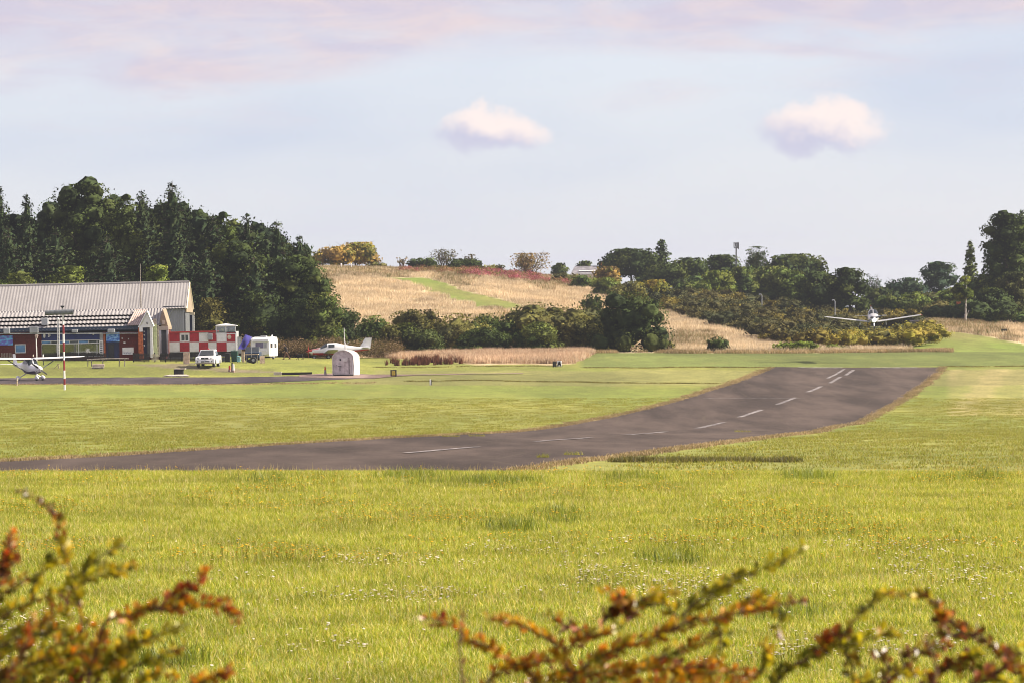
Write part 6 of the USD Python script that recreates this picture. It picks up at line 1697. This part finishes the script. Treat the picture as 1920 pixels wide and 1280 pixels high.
# high wing aircraft at the left, nose towards the camera and to the right
q = on(60, 391); CE = thing('high_wing_aircraft', 'white high wing aircraft with dark belly parked at the taxiway on the left', 'aircraft', q, math.radians(26))
secs = [(-2.15, 1.18, .22, .22, .22, 2.0), (-1.95, 1.18, .42, .28, .36, 2.4), (-1.2, 1.20, .50, .34, .50, 2.5), (-.7, 1.22, .54, .40, .58, 2.6), (-.1, 1.26, .55, .92, .60, 2.8), (.9, 1.28, .54, .95, .58, 2.8), (1.9, 1.34, .38, .60, .42, 2.4), (3.6, 1.46, .20, .28, .26, 2.1), (5.3, 1.58, .06, .14, .14, 2.0)]
fuselage(CE, secs, 'white_metal')
M['cowl'] = paint('dark_cowl', (0.045, 0.040, 0.06), 0.3, 0.1, 2.0, 0.5)
for s_ in (-1, 1):
    skin_patch(CE, 'dark_belly', secs, .4, 6.0, (math.pi * 1.5 + s_ * .02), math.pi * 1.5 + s_ * 1.12, 'cowl', .014)
    skin_patch(CE, 'windscreen', secs, 3.1, 3.9, math.pi / 2 - s_ * 1.1, math.pi / 2 - s_ * .05, 'window', .014)
    skin_patch(CE, 'side_window', secs, 4.0, 4.9, math.pi / 2 - s_ * 1.28, math.pi / 2 - s_ * .72, 'window', .014)
    skin_patch(CE, 'rear_window', secs, 5.0, 5.6, math.pi / 2 - s_ * 1.2, math.pi / 2 - s_ * .65, 'window', .014)
    obj('wing', wing_mesh([(s_ * .2, -.5, 1.62, 2.13, .9), (s_ * 2.6, -.48, 1.60, 2.17, .9), (s_ * 5.3, -.30, 1.12, 2.25, .8), (s_ * 5.5, -.05, .7, 2.27, .4)]).mesh(), M['white_metal'], CE, smooth=40)
    obj('strut', MB().tube([(s_ * .52, -.05, .86), (s_ * 2.55, -.1, 2.12)], .05, 6).mesh(), M['grey_dark'], CE)
    obj('tailplane', wing_mesh([(s_ * .05, 4.25, 1.05, 1.62, .5), (s_ * 1.7, 4.45, .7, 1.62, .5)]).mesh(), M['white_metal'], CE, smooth=40)
    obj('main_leg', MB().tube([(s_ * .4, .45, .75), (s_ * 1.18, .5, .30)], .055, 6).mesh(), M['white'], CE)
    obj('wheel_fairing', rhull([(s_ * 1.26, .15, .30), (s_ * 1.26, .5, .36), (s_ * 1.26, .95, .26)], [.16, .19, .07]), M['white_metal'], CE, smooth=40); wheel(CE, (s_ * 1.26, .45, .20), .20, .14)
obj('fin', wing_mesh([(1.6, 4.0, 1.5, 0, .4), (1.85, 4.4, 1.15, 0, .4), (2.65, 4.9, .72, 0, .35)], True).mesh(), M['white_metal'], CE, smooth=40)
obj('nose_leg', MB().tube([(0, -1.25, .75), (0, -1.35, .3)], .05, 6).mesh(), M['white'], CE); obj('nose_fairing', rhull([(0, -1.6, .30), (0, -1.35, .36), (0, -.95, .26)], [.15, .18, .07]), M['white_metal'], CE, smooth=40); wheel(CE, (0, -1.36, .19), .19, .13)
propeller(CE, (0, -2.25, 1.18), .95, 'black', 'white', -.62, .19)
obj('wing_beacon', rhull([(0.3, .3, 2.40), (.3, .3, 2.52)], .06), M['cream'], CE)


# ------------------------------------------------------------------ person and dog
def chain_body(bones):
    import manifold3d as m3
    out = None
    for (a, ra), (b_, rb) in bones:
        h = rhull([a, b_], [ra, rb]); mm = m3.Manifold(m3.Mesh(np.asarray(h.vertices, np.float32), np.asarray(h.faces, np.uint32)))
        out = mm if out is None else out + mm
    me = out.refine_to_length(0.03).to_mesh(); t = trimesh.Trimesh(me.vert_properties[:, :3], me.tri_verts, process=True)
    trimesh.smoothing.filter_taubin(t, iterations=6); return t


q = on(537, 466); PE = thing('person', 'person in dark jacket and brown trousers striding left just right of the caravan', 'person', q, math.radians(0))
# walking to the left (-x), leaning forward
hip, chest, neck, head = (0.05, 0, .90), (-.06, 0, 1.32), (-.12, 0, 1.50), (-.17, 0, 1.64)
lf, rf = [(0, -.09, .90), (-.20, -.09, .48), (-.30, -.10, .08)], [(.06, .09, .90), (.16, .09, .48), (.42, .10, .14)]
arm1, arm2 = [(-.08, -.20, 1.40), (.10, -.24, 1.14), (.02, -.25, .90)], [(-.10, .20, 1.40), (-.22, .24, 1.13), (-.40, .22, .98)]
bones = [((hip, .145), (chest, .155)), ((chest, .155), (neck, .075)), ((neck, .06), (head, .07)), ((head, .095), ((-.16, 0, 1.70), .10))]
for leg_ in (lf, rf): bones += [((leg_[0], .10), (leg_[1], .066)), ((leg_[1], .066), (leg_[2], .042)), ((leg_[2], .045), ((leg_[2][0] - .17, leg_[2][1], leg_[2][2] - .03), .032))]
for ar in (arm1, arm2):
    bones += [((ar[0], .062), (ar[1], .048)), ((ar[1], .046), (ar[2], .032)), ((ar[2], .034), (np.array(ar[2]) + [-.02, 0, -.07], .036))]
    for k in range(4): bones.append(((np.array(ar[2]) + [-.035 + .022 * k, 0, -.08], .011), (np.array(ar[2]) + [-.05 + .022 * k, 0, -.155 + .01 * abs(k - 1.5)], .009)))
    bones.append(((np.array(ar[2]) + [-.05, 0, -.04], .012), (np.array(ar[2]) + [-.085, -.01, -.09], .009)))
obj('body', chain_body(bones), M['skin'], PE, smooth=True)
jk = [((hip, .165), (chest, .18)), ((chest, .175), (neck, .09))]
for ar in (arm1, arm2): jk += [((ar[0], .082), (ar[1], .066)), ((ar[1], .064), (ar[2], .048))]
obj('jacket', chain_body(jk), M['cloth_dark'], PE, smooth=True)
tr = [((hip, .16), ((0.04, 0, .84), .15))]
for leg_ in (lf, rf): tr += [((leg_[0], .118), (leg_[1], .085)), ((leg_[1], .085), (leg_[2], .062))]
obj('trousers', chain_body(tr), M['cloth_brown'], PE, smooth=True)
for leg_ in (lf, rf): obj('shoe', rhull([leg_[2] + np.array([.03, 0, -.03]), leg_[2] + np.array([-.18, 0, -.05])], [.055, .042]), M['black'], PE, smooth=40)
obj('hair', rhull([(-.13, 0, 1.73), (-.11, 0, 1.66), (-.17, 0, 1.755)], [.095, .085, .07]), M['cloth_dark'], PE, smooth=40)
for sy in (-1, 1): obj('eye', rhull([(-.262, sy * .032, 1.675)], .011), M['black'], PE); obj('ear', rhull([(-.155, sy * .10, 1.66), (-.155, sy * .10, 1.69)], .018), M['skin'], PE)
obj('nose', rhull([(-.265, 0, 1.665), (-.285, 0, 1.64)], [.010, .014]), M['skin'], PE)
q = on(562.5, 468); DO = thing('dog', 'black dog walking to the left behind the striding person', 'dog', q)
bn = [(((-.26, 0, .56), .135), ((.02, 0, .55), .12)), (((.02, 0, .55), .12), ((.26, 0, .57), .105)), (((-.28, 0, .60), .10), ((-.42, 0, .74), .08)), (((-.42, 0, .76), .085), ((-.50, 0, .75), .07)), (((-.50, 0, .74), .055), ((-.62, 0, .71), .035)),
      (((.30, 0, .62), .04), ((.48, 0, .70), .03)), (((.48, 0, .70), .03), ((.56, 0, .80), .016))]
for sy, dx in ((-1, -.08), (1, .06)):
    bn += [(((-.24, sy * .08, .48), .07), ((-.22 + dx, sy * .085, .27), .04)), (((-.22 + dx, sy * .085, .27), .036), ((-.26 + dx * 1.4, sy * .085, .05), .026)), (((-.26 + dx * 1.4, sy * .085, .035), .03), ((-.31 + dx * 1.4, sy * .085, .03), .026)),
           (((.24, sy * .075, .50), .09), ((.19 - dx, sy * .08, .33), .05)), (((.19 - dx, sy * .08, .33), .044), ((.33 - dx, sy * .08, .21), .028)), (((.33 - dx, sy * .08, .21), .026), ((.29 - dx, sy * .08, .05), .022)), (((.29 - dx, sy * .08, .035), .03), ((.24 - dx, sy * .08, .03), .026))]
    bn += [(((-.42, sy * .06, .83), .022), ((-.40, sy * .085, .75), .028))]
obj('body', chain_body(bn), M['fur'], DO, smooth=True)
obj('collar', trimesh.creation.torus(.088, .016, 14, 6).apply_transform(trimesh.transformations.rotation_matrix(.75, [0, 1, 0])).apply_translation([-.36, 0, .685]), M['red'], DO)

# ------------------------------------------------------------------ far things on the hill
def far_house(label, x0, x1, yr, ye, Y, wallm='render', roofm='slate', name='house', skylight=False):
    a, e = P(x0, ye, Y), P(x1, ye, Y); zr = P((x0 + x1) / 2, yr, Y)[2]; w = e[0] - a[0]; c = (a + e) / 2; g = gz(c[0], Y) - .5
    t = thing(name, label, 'house', (c[0], Y, g)); h = c[2] - g
    obj('wall', MB().box((0, 4, h / 2), (w * .96, 7, h)).mesh(), M[wallm], t)
    b = MB(); b.prism([(-w / 2, .3, h - .1), (w / 2, .3, h - .1), (w / 2 - w * .12, 4, zr - g), (-w / 2 + w * .12, 4, zr - g)], (0, .12, .1)); b.prism([(w / 2, 7.7, h - .1), (-w / 2, 7.7, h - .1), (-w / 2 + w * .12, 4, zr - g), (w / 2 - w * .12, 4, zr - g)], (0, -.12, .1))
    rf_ = obj('roof', b.mesh(), M[roofm], t); obj('chimney', MB().box((w * .3, 4, zr - g + .2), (.7, .7, 1.2)).mesh(), M['brick_orange_and_sunlit'], rf_)
    if skylight:
        for k in (1,): obj('roof_strip', MB().box((-w * .28 + k * w * .25, 1.5, h + (zr - g - h) * .42), (w * .5, .35, .12), rx=math.atan2(zr - g - h, 4)).mesh(), M['white'], rf_)
    for k in (-.3, 0, .3): wf = obj('window', MB().box((k * w, .47, h * .55), (1.2, .08, 1.1)).mesh(), M['white'], t); obj('pane', MB().box((k * w, .41, h * .55), (1.0, .05, .9)).mesh(), M['window'], wf)
    return t


far_house('grey roofed house with pale roof strips peeping over the hilltop trees', 1070, 1142, 499, 514, 850, skylight=True)
far_house('low pinkish roofed building between the trees left of the birch', 1782, 1808, 575, 583, 660, 'render', 'roof_tile', 'outbuilding')
q = on(1718, 600); gs = thing('grey_shed', 'dull grey violet shed corner behind the right wing of the landing aircraft', 'shed', P(1718, 618, 560)); b = MB(); wbox(b, 1710, 603, 1727, 640, 560, 2.2); obj('wall', b.mesh(), M['grey_dark'], gs, world=True); obj('roof', wbox(MB(), 1709, 600.5, 1728, 603, 559.8, 2.6).mesh(), M['slate'], gs, world=True)
ph = thing('phone_mast', 'phone mast with a cluster of antenna panels above the skyline trees', 'mast', on(1380.5, 800)); Yp = 800
obj('pole', MB().tube([P(1380.5, 520, Yp), P(1380.5, 468, Yp), P(1380, 455, Yp)], [.17, .15, .12], 8).mesh(), M['grey_dark'], ph, world=True)
for k, (dx, y0, y1) in enumerate(((-4, 454.5, 465), (-1.4, 455, 462.5), (2.2, 454.5, 466), (4.2, 454.5, 467.5))): obj('antenna_panel', wbox(MB(), 1380.5 + dx - .9, y0, 1380.5 + dx + .9, y1, Yp + .15 * k - .4, .22, ch=.03).mesh(), M['grey_dark'], ph, world=True)
obj('head_frame', MB().tube([P(1376, 456, Yp), P(1385, 456, Yp)], .09, 6).tube([P(1376, 465, Yp), P(1385, 465, Yp)], .09, 6).mesh(), M['grey_dark'], ph, world=True)
for x, y, yb, Y, d, lab in ((1565, 563, 600, 640, -1, 'small grey street lamp left of the landing aircraft'), (1428, 552, 570, 690, -1, 'grey street lamp on the slope among the trees left of the landing aircraft')):
    t = thing('street_lamp', lab, 'street lamp', on(x, Y)); b = MB(); b.tube([P(x + .6, yb + 10, Y), P(x + .6, y + 3, Y), P(x, y + .6, Y), P(x - 1.5, y, Y)], [.09, .07, .06, .05], 6); obj('post', b.mesh(), M['grey'], t, world=True); obj('lamp_head', rhull([P(x - 1.2, y - .1, Y), P(x - 4.2, y + .4, Y)], [.07, .10]), M['grey'], t, world=True)

# ------------------------------------------------------------------ foreground hedge, out of focus
HO = C((0.42, 0.35, 0.025), (0.30, 0.27, 0.022), (0.50, 0.37, 0.03), (0.14, 0.14, 0.018), (0.32, 0.16, 0.022))
HG = C((0.38, 0.36, 0.028), (0.28, 0.28, 0.025), (0.46, 0.39, 0.035), (0.13, 0.14, 0.02), (0.22, 0.21, 0.025))
HR = C((0.38, 0.11, 0.02), (0.28, 0.045, 0.02), (0.42, 0.20, 0.03), (0.18, 0.06, 0.02), (0.30, 0.18, 0.025))
HA = C((0.48, 0.24, 0.015), (0.40, 0.14, 0.015), (0.40, 0.27, 0.02), (0.20, 0.09, 0.018), (0.25, 0.22, 0.02))
HB = C((0.13, 0.045, 0.025), (0.18, 0.085, 0.025), (0.20, 0.17, 0.03), (0.28, 0.08, 0.03), (0.08, 0.05, 0.02))
hrng = np.random.default_rng(99)


def hedge_leaf(p, d, size, rng):
    """one small obovate leaf folded along its midrib: four triangles"""
    r = unit(rng, 1)[0]; s = np.cross(d, r); s /= max(np.linalg.norm(s), 1e-6); n = np.cross(s, d)
    w = size * .30
    v = np.array([p, p + d * size * .62 + s * w + n * w * .45, p + d * size, p + d * size * .62 - s * w + n * w * .45, p + d * size * .55])
    return v, np.array([[0, 4, 1], [1, 4, 2], [2, 4, 3], [3, 4, 0]])


def branch(parent, pts, Y, cols, tipcols=None, leaf=0.0138, step=0.00125, thick=0.0015, Y1=None, tail=0.30, dens=1.0):
    rng = hrng; pts = np.array(pts, float); Y1 = Y if Y1 is None else Y1
    k = np.arange(len(pts)); kk = np.linspace(0, len(pts) - 1, len(pts) * 8)
    sp = PchipInterpolator(k, pts)(kk); q = kk / kk[-1]
    w = np.array([P(x, y, Y + (Y1 - Y) * t) for (x, y), t in zip(sp, q)])
    w += (meshkit.fbm(np.stack([q * 7 + rng.random() * 50, 0 * q, 0 * q], -1), 2, 4)[:, None] - .5) * 0.008
    rad = thick * (1.15 - .75 * q)
    br = obj('branch', MB().tube(w, rad, 6).mesh(), M['twig'], parent, world=True, smooth=True)
    seg = np.linalg.norm(np.diff(w, axis=0), axis=1); L = np.concatenate([[0], np.cumsum(seg)]); n = int(L[-1] / step * dens)
    vs, fs, cs, o = [], [], [], 0
    for i in range(n):
        t = rng.uniform(0.02, 1.0); l = t * L[-1]; p = np.array([np.interp(l, L, w[:, a]) for a in range(3)])
        j = min(np.searchsorted(L, l), len(w) - 1); d = w[j] - w[max(j - 2, 0)]; d /= max(np.linalg.norm(d), 1e-9)
        out = unit(rng, 1)[0]; out -= d * (out @ d); out /= max(np.linalg.norm(out), 1e-6); out = out + np.array([0, 0, .35])
        dd = d * rng.uniform(.25, .9) + out * rng.uniform(.45, 1.0); dd /= np.linalg.norm(dd)
        v, f = hedge_leaf(p + out * .001, dd, leaf * rng.uniform(.55, 1.2) * (1.0 if t < .85 else .75), rng)
        pal = tipcols if (tipcols is not None and t > 1 - tail * rng.uniform(.6, 1.3)) else cols
        c = pal[rng.integers(0, len(pal))] * rng.uniform(.7, 1.3)
        vs.append(v); fs.append(f + o); cs.append(np.repeat(c[None], 5, 0)); o += 5
    obj('leaves', (np.vstack(vs), np.vstack(fs)), M['hedge_leaf'], br, world=True, col=np.vstack(cs), kind='stuff')
    return br


def shrub(label, xb, Yb, branches):
    g = np.array([P(xb, 1280, Yb)[0], Yb, 0]); g[2] = gz(g[0], Yb); t = thing('hedge_shrub', label, 'shrub', g)
    b = MB()
    for pts, *_ in branches[:]:
        if pts[0][1] > 1255:
            e = P(*pts[0], Yb); b.tube([g + hrng.normal(0, .03, 3) * [1, 1, 0], lin(g, e, .55) + hrng.normal(0, .02, 3), e], [.008, .006, .0028], 6)
    if b.n: obj('stems', b.mesh(), M['twig'], t, world=True, smooth=40)
    for pts, Y, cols, tips, kw in branches: branch(t, pts, Y, cols, tips, **kw)
    return t


K = dict
shrub('blurred thorny hedge shrub filling the lower left corner of the photo', 150, 4.6, [
    ([(182, 1295), (165, 1240), (155, 1190), (150, 1140), (140, 1085), (128, 1040), (113, 995), (103, 965), (75, 940), (42, 914)], 4.5, HO, HB, K(dens=.55)),
    ([(150, 1140), (142, 1090), (183, 1045), (225, 1028)], 4.45, HG, HO, K()),
    ([(60, 1120), (75, 1080), (100, 1050), (135, 1037)], 4.55, HG, HO, K()),
    ([(150, 1110), (165, 1085), (205, 1072), (250, 1063)], 4.5, HG, HO, K()),
    ([(165, 1270), (180, 1215), (200, 1165), (250, 1147), (300, 1137), (345, 1112), (368, 1095), (388, 1066)], 4.35, HA, HR, K(leaf=.0135, thick=.002, dens=1.1, tail=.35)),
    ([(290, 1140), (340, 1135), (385, 1132), (420, 1142), (452, 1157)], 4.35, HA, HR, K(leaf=.0135, thick=.002, dens=1.1, tail=.6)),
    ([(175, 1290), (210, 1240), (255, 1212), (300, 1186), (346, 1171)], 4.4, HO, HG, K()),
    ([(205, 1300), (262, 1244), (318, 1222), (346, 1214)], 4.45, HG, HO, K()),
    ([(-10, 1110), (8, 1070), (18, 1035), (26, 1000)], 4.3, HB, HR, K(leaf=.014, thick=.002, tail=.4)),
    ([(-20, 1085), (5, 1060), (30, 1045)], 4.3, HB, HR, K(leaf=.014)),
    ([(-30, 1185), (30, 1140), (80, 1118), (140, 1092)], 4.6, HO, HG, K()),
    ([(-30, 1225), (40, 1196), (85, 1186), (122, 1178)], 4.5, HG, HO, K()),
    ([(-20, 1290), (50, 1245), (120, 1232), (200, 1200)], 4.4, HO, HA, K(dens=1.2)),
    ([(20, 1300), (60, 1262), (110, 1248), (190, 1240)], 4.6, HO, HB, K(dens=1.2)),
    ([(90, 1300), (105, 1240), (100, 1190), (88, 1140)], 4.6, HO, HA, K(dens=1.1)),
    ([(-20, 1260), (20, 1215), (60, 1210)], 4.6, HG, HA, K()),
    ([(150, 1300), (140, 1230), (128, 1170), (126, 1110)], 4.55, HG, HB, K()),
    ([(230, 1300), (222, 1255), (240, 1190), (218, 1150)], 4.5, HO, HA, K(dens=1.1)),
    ([(-20, 1300), (10, 1270), (40, 1225), (55, 1160)], 4.35, HB, HR, K(dens=1.1)),
    ([(350, 1300), (372, 1282), (400, 1268), (434, 1260)], 4.3, HA, HR, K(leaf=.013, thick=.002, dens=1.3)),
    ([(255, 1300), (268, 1270), (300, 1262), (330, 1275)], 4.5, HO, HA, K()),
    ([(-20, 1240), (30, 1190), (90, 1160), (118, 1120)], 4.55, HO, HA, K()),
    ([(40, 1300), (80, 1225), (130, 1200), (175, 1165)], 4.5, HG, HA, K()),
    ([(120, 1300), (160, 1262), (210, 1228), (246, 1206)], 4.4, HG, HO, K()),
    ([(-20, 1300), (30, 1290), (100, 1275), (170, 1262)], 4.4, HO, HR, K(dens=1.2)),
    ([(-20, 1150), (0, 1120), (20, 1100), (50, 1085)], 4.5, HO, HA, K()),
])
shrub('blurred orange leaved hedge shrub in the middle of the bottom edge', 1100, 4.6, [
    ([(1015, 1285), (960, 1240), (905, 1208), (870, 1190), (830, 1170), (790, 1160)], 4.5, HA, HR, K(dens=.95)),
    ([(1085, 1295), (1062, 1240), (1030, 1200), (990, 1178), (950, 1158), (918, 1160)], 4.4, HA, HA, K(leaf=.013, dens=1.15, thick=.002)),
    ([(1110, 1200), (1090, 1180), (1060, 1170), (1010, 1154)], 4.7, HB, HO, K(dens=.7)),
    ([(1070, 1215), (1085, 1200), (1120, 1186), (1172, 1173)], 4.5, HA, HO, K()),
    ([(1270, 1160), (1235, 1135), (1195, 1130), (1165, 1122), (1132, 1103)], 4.45, HO, HO, K(dens=.7)),
    ([(1130, 1165), (1150, 1152), (1170, 1140), (1195, 1150)], 4.4, HB, HB, K(leaf=.014, dens=2.0, thick=.002)),
    ([(1160, 1150), (1166, 1130), (1163, 1110)], 4.4, HR, HR, K(leaf=.016, dens=.5)),
    ([(1160, 1140), (1200, 1122), (1262, 1106)], 4.45, HO, HO, K(dens=.7)),
    ([(1060, 1285), (1100, 1245), (1150, 1218), (1230, 1190), (1290, 1166), (1340, 1155), (1400, 1145), (1450, 1133), (1515, 1120)], 4.4, HA, HB, K(leaf=.013, dens=1.2, thick=.002, tail=.12)),
    ([(862, 1300), (864, 1240), (862, 1180), (868, 1128)], 3.7, HB, HB, K(dens=.22, leaf=.008)),
    ([(900, 1300), (935, 1262), (985, 1245), (1035, 1250)], 4.5, HA, HR, K()),
    ([(960, 1310), (1040, 1275), (1120, 1262), (1250, 1252), (1350, 1238)], 4.5, HA, HR, K(dens=1.4, leaf=.013)),
    ([(1080, 1310), (1150, 1265), (1220, 1240), (1300, 1205), (1345, 1190)], 4.6, HO, HA, K(dens=1.2)),
    ([(1200, 1310), (1260, 1270), (1330, 1262), (1420, 1265)], 4.5, HA, HR, K(dens=1.3)),
    ([(1458, 1138), (1462, 1165), (1456, 1192)], 4.4, HG, HB, K(dens=.8)),
    ([(1330, 1160), (1352, 1190), (1345, 1225), (1300, 1300)], 4.6, HG, HB, K(dens=.7)),
    ([(1120, 1310), (1180, 1290), (1290, 1285), (1400, 1290)], 4.4, HA, HA, K(dens=1.4)),
])
shrub('blurred green tipped hedge shrub filling the lower right corner', 1650, 4.6, [
    ([(1280, 1150), (1340, 1106), (1390, 1084), (1440, 1060), (1505, 1028)], 4.5, HG, HG, K(dens=.95)),
    ([(1272, 1175), (1300, 1145), (1332, 1120), (1372, 1088)], 4.6, HG, HO, K()),
    ([(1385, 1150), (1400, 1135), (1420, 1125), (1450, 1118)], 4.5, HO, HO, K()),
    ([(1440, 1300), (1480, 1250), (1530, 1225), (1566, 1208), (1590, 1180), (1622, 1140), (1668, 1110)], 4.5, HG, HG, K(thick=.002)),
    ([(1660, 1108), (1720, 1120), (1768, 1145), (1800, 1178), (1850, 1202), (1900, 1240), (1940, 1275)][::-1], 4.45, HB, HO, K(leaf=.013, dens=1.0, tail=.3, thick=.002)),
    ([(1790, 1190), (1770, 1180), (1762, 1160), (1780, 1150)], 4.4, HB, HA, K(leaf=.013, dens=1.6)),
    ([(1562, 1215), (1580, 1208), (1620, 1198), (1688, 1180)], 4.5, HG, HO, K()),
    ([(1560, 1225), (1545, 1205), (1575, 1190), (1592, 1195)], 4.5, HR, HB, K(dens=1.4)),
    ([(1640, 1310), (1662, 1255), (1655, 1235), (1640, 1224)], 4.5, HB, HB, K(dens=.6)),
    ([(1650, 1290), (1680, 1262), (1705, 1245), (1715, 1232)], 4.5, HB, HB, K(dens=.6)),
    ([(1585, 1215), (1590, 1240), (1602, 1265), (1600, 1300)], 4.5, HO, HO, K(dens=.8)),
    ([(1758, 1300), (1752, 1250), (1740, 1200), (1738, 1176)], 3.8, HB, HB, K(dens=.3, leaf=.008)),
    ([(1945, 1300), (1880, 1275), (1830, 1258), (1776, 1248)], 4.5, HG, HR, K(dens=1.3)),
    ([(1560, 1310), (1620, 1280), (1690, 1262), (1760, 1262)], 4.6, HG, HO, K(dens=1.2)),
    ([(1720, 1310), (1760, 1265), (1810, 1235), (1850, 1230)], 4.5, HB, HG, K(dens=1.2)),
    ([(1820, 1310), (1850, 1270), (1890, 1250), (1925, 1255)], 4.4, HB, HA, K(dens=1.3)),
    ([(1380, 1310), (1410, 1270), (1440, 1240), (1435, 1205)], 4.6, HG, HO, K(dens=1.0)),
    ([(1690, 1240), (1705, 1220), (1740, 1215), (1780, 1212)], 4.55, HB, HB, K(dens=.9)),
    ([(1930, 1215), (1900, 1225), (1870, 1222)], 4.5, HG, HO, K(dens=1.2)),
])
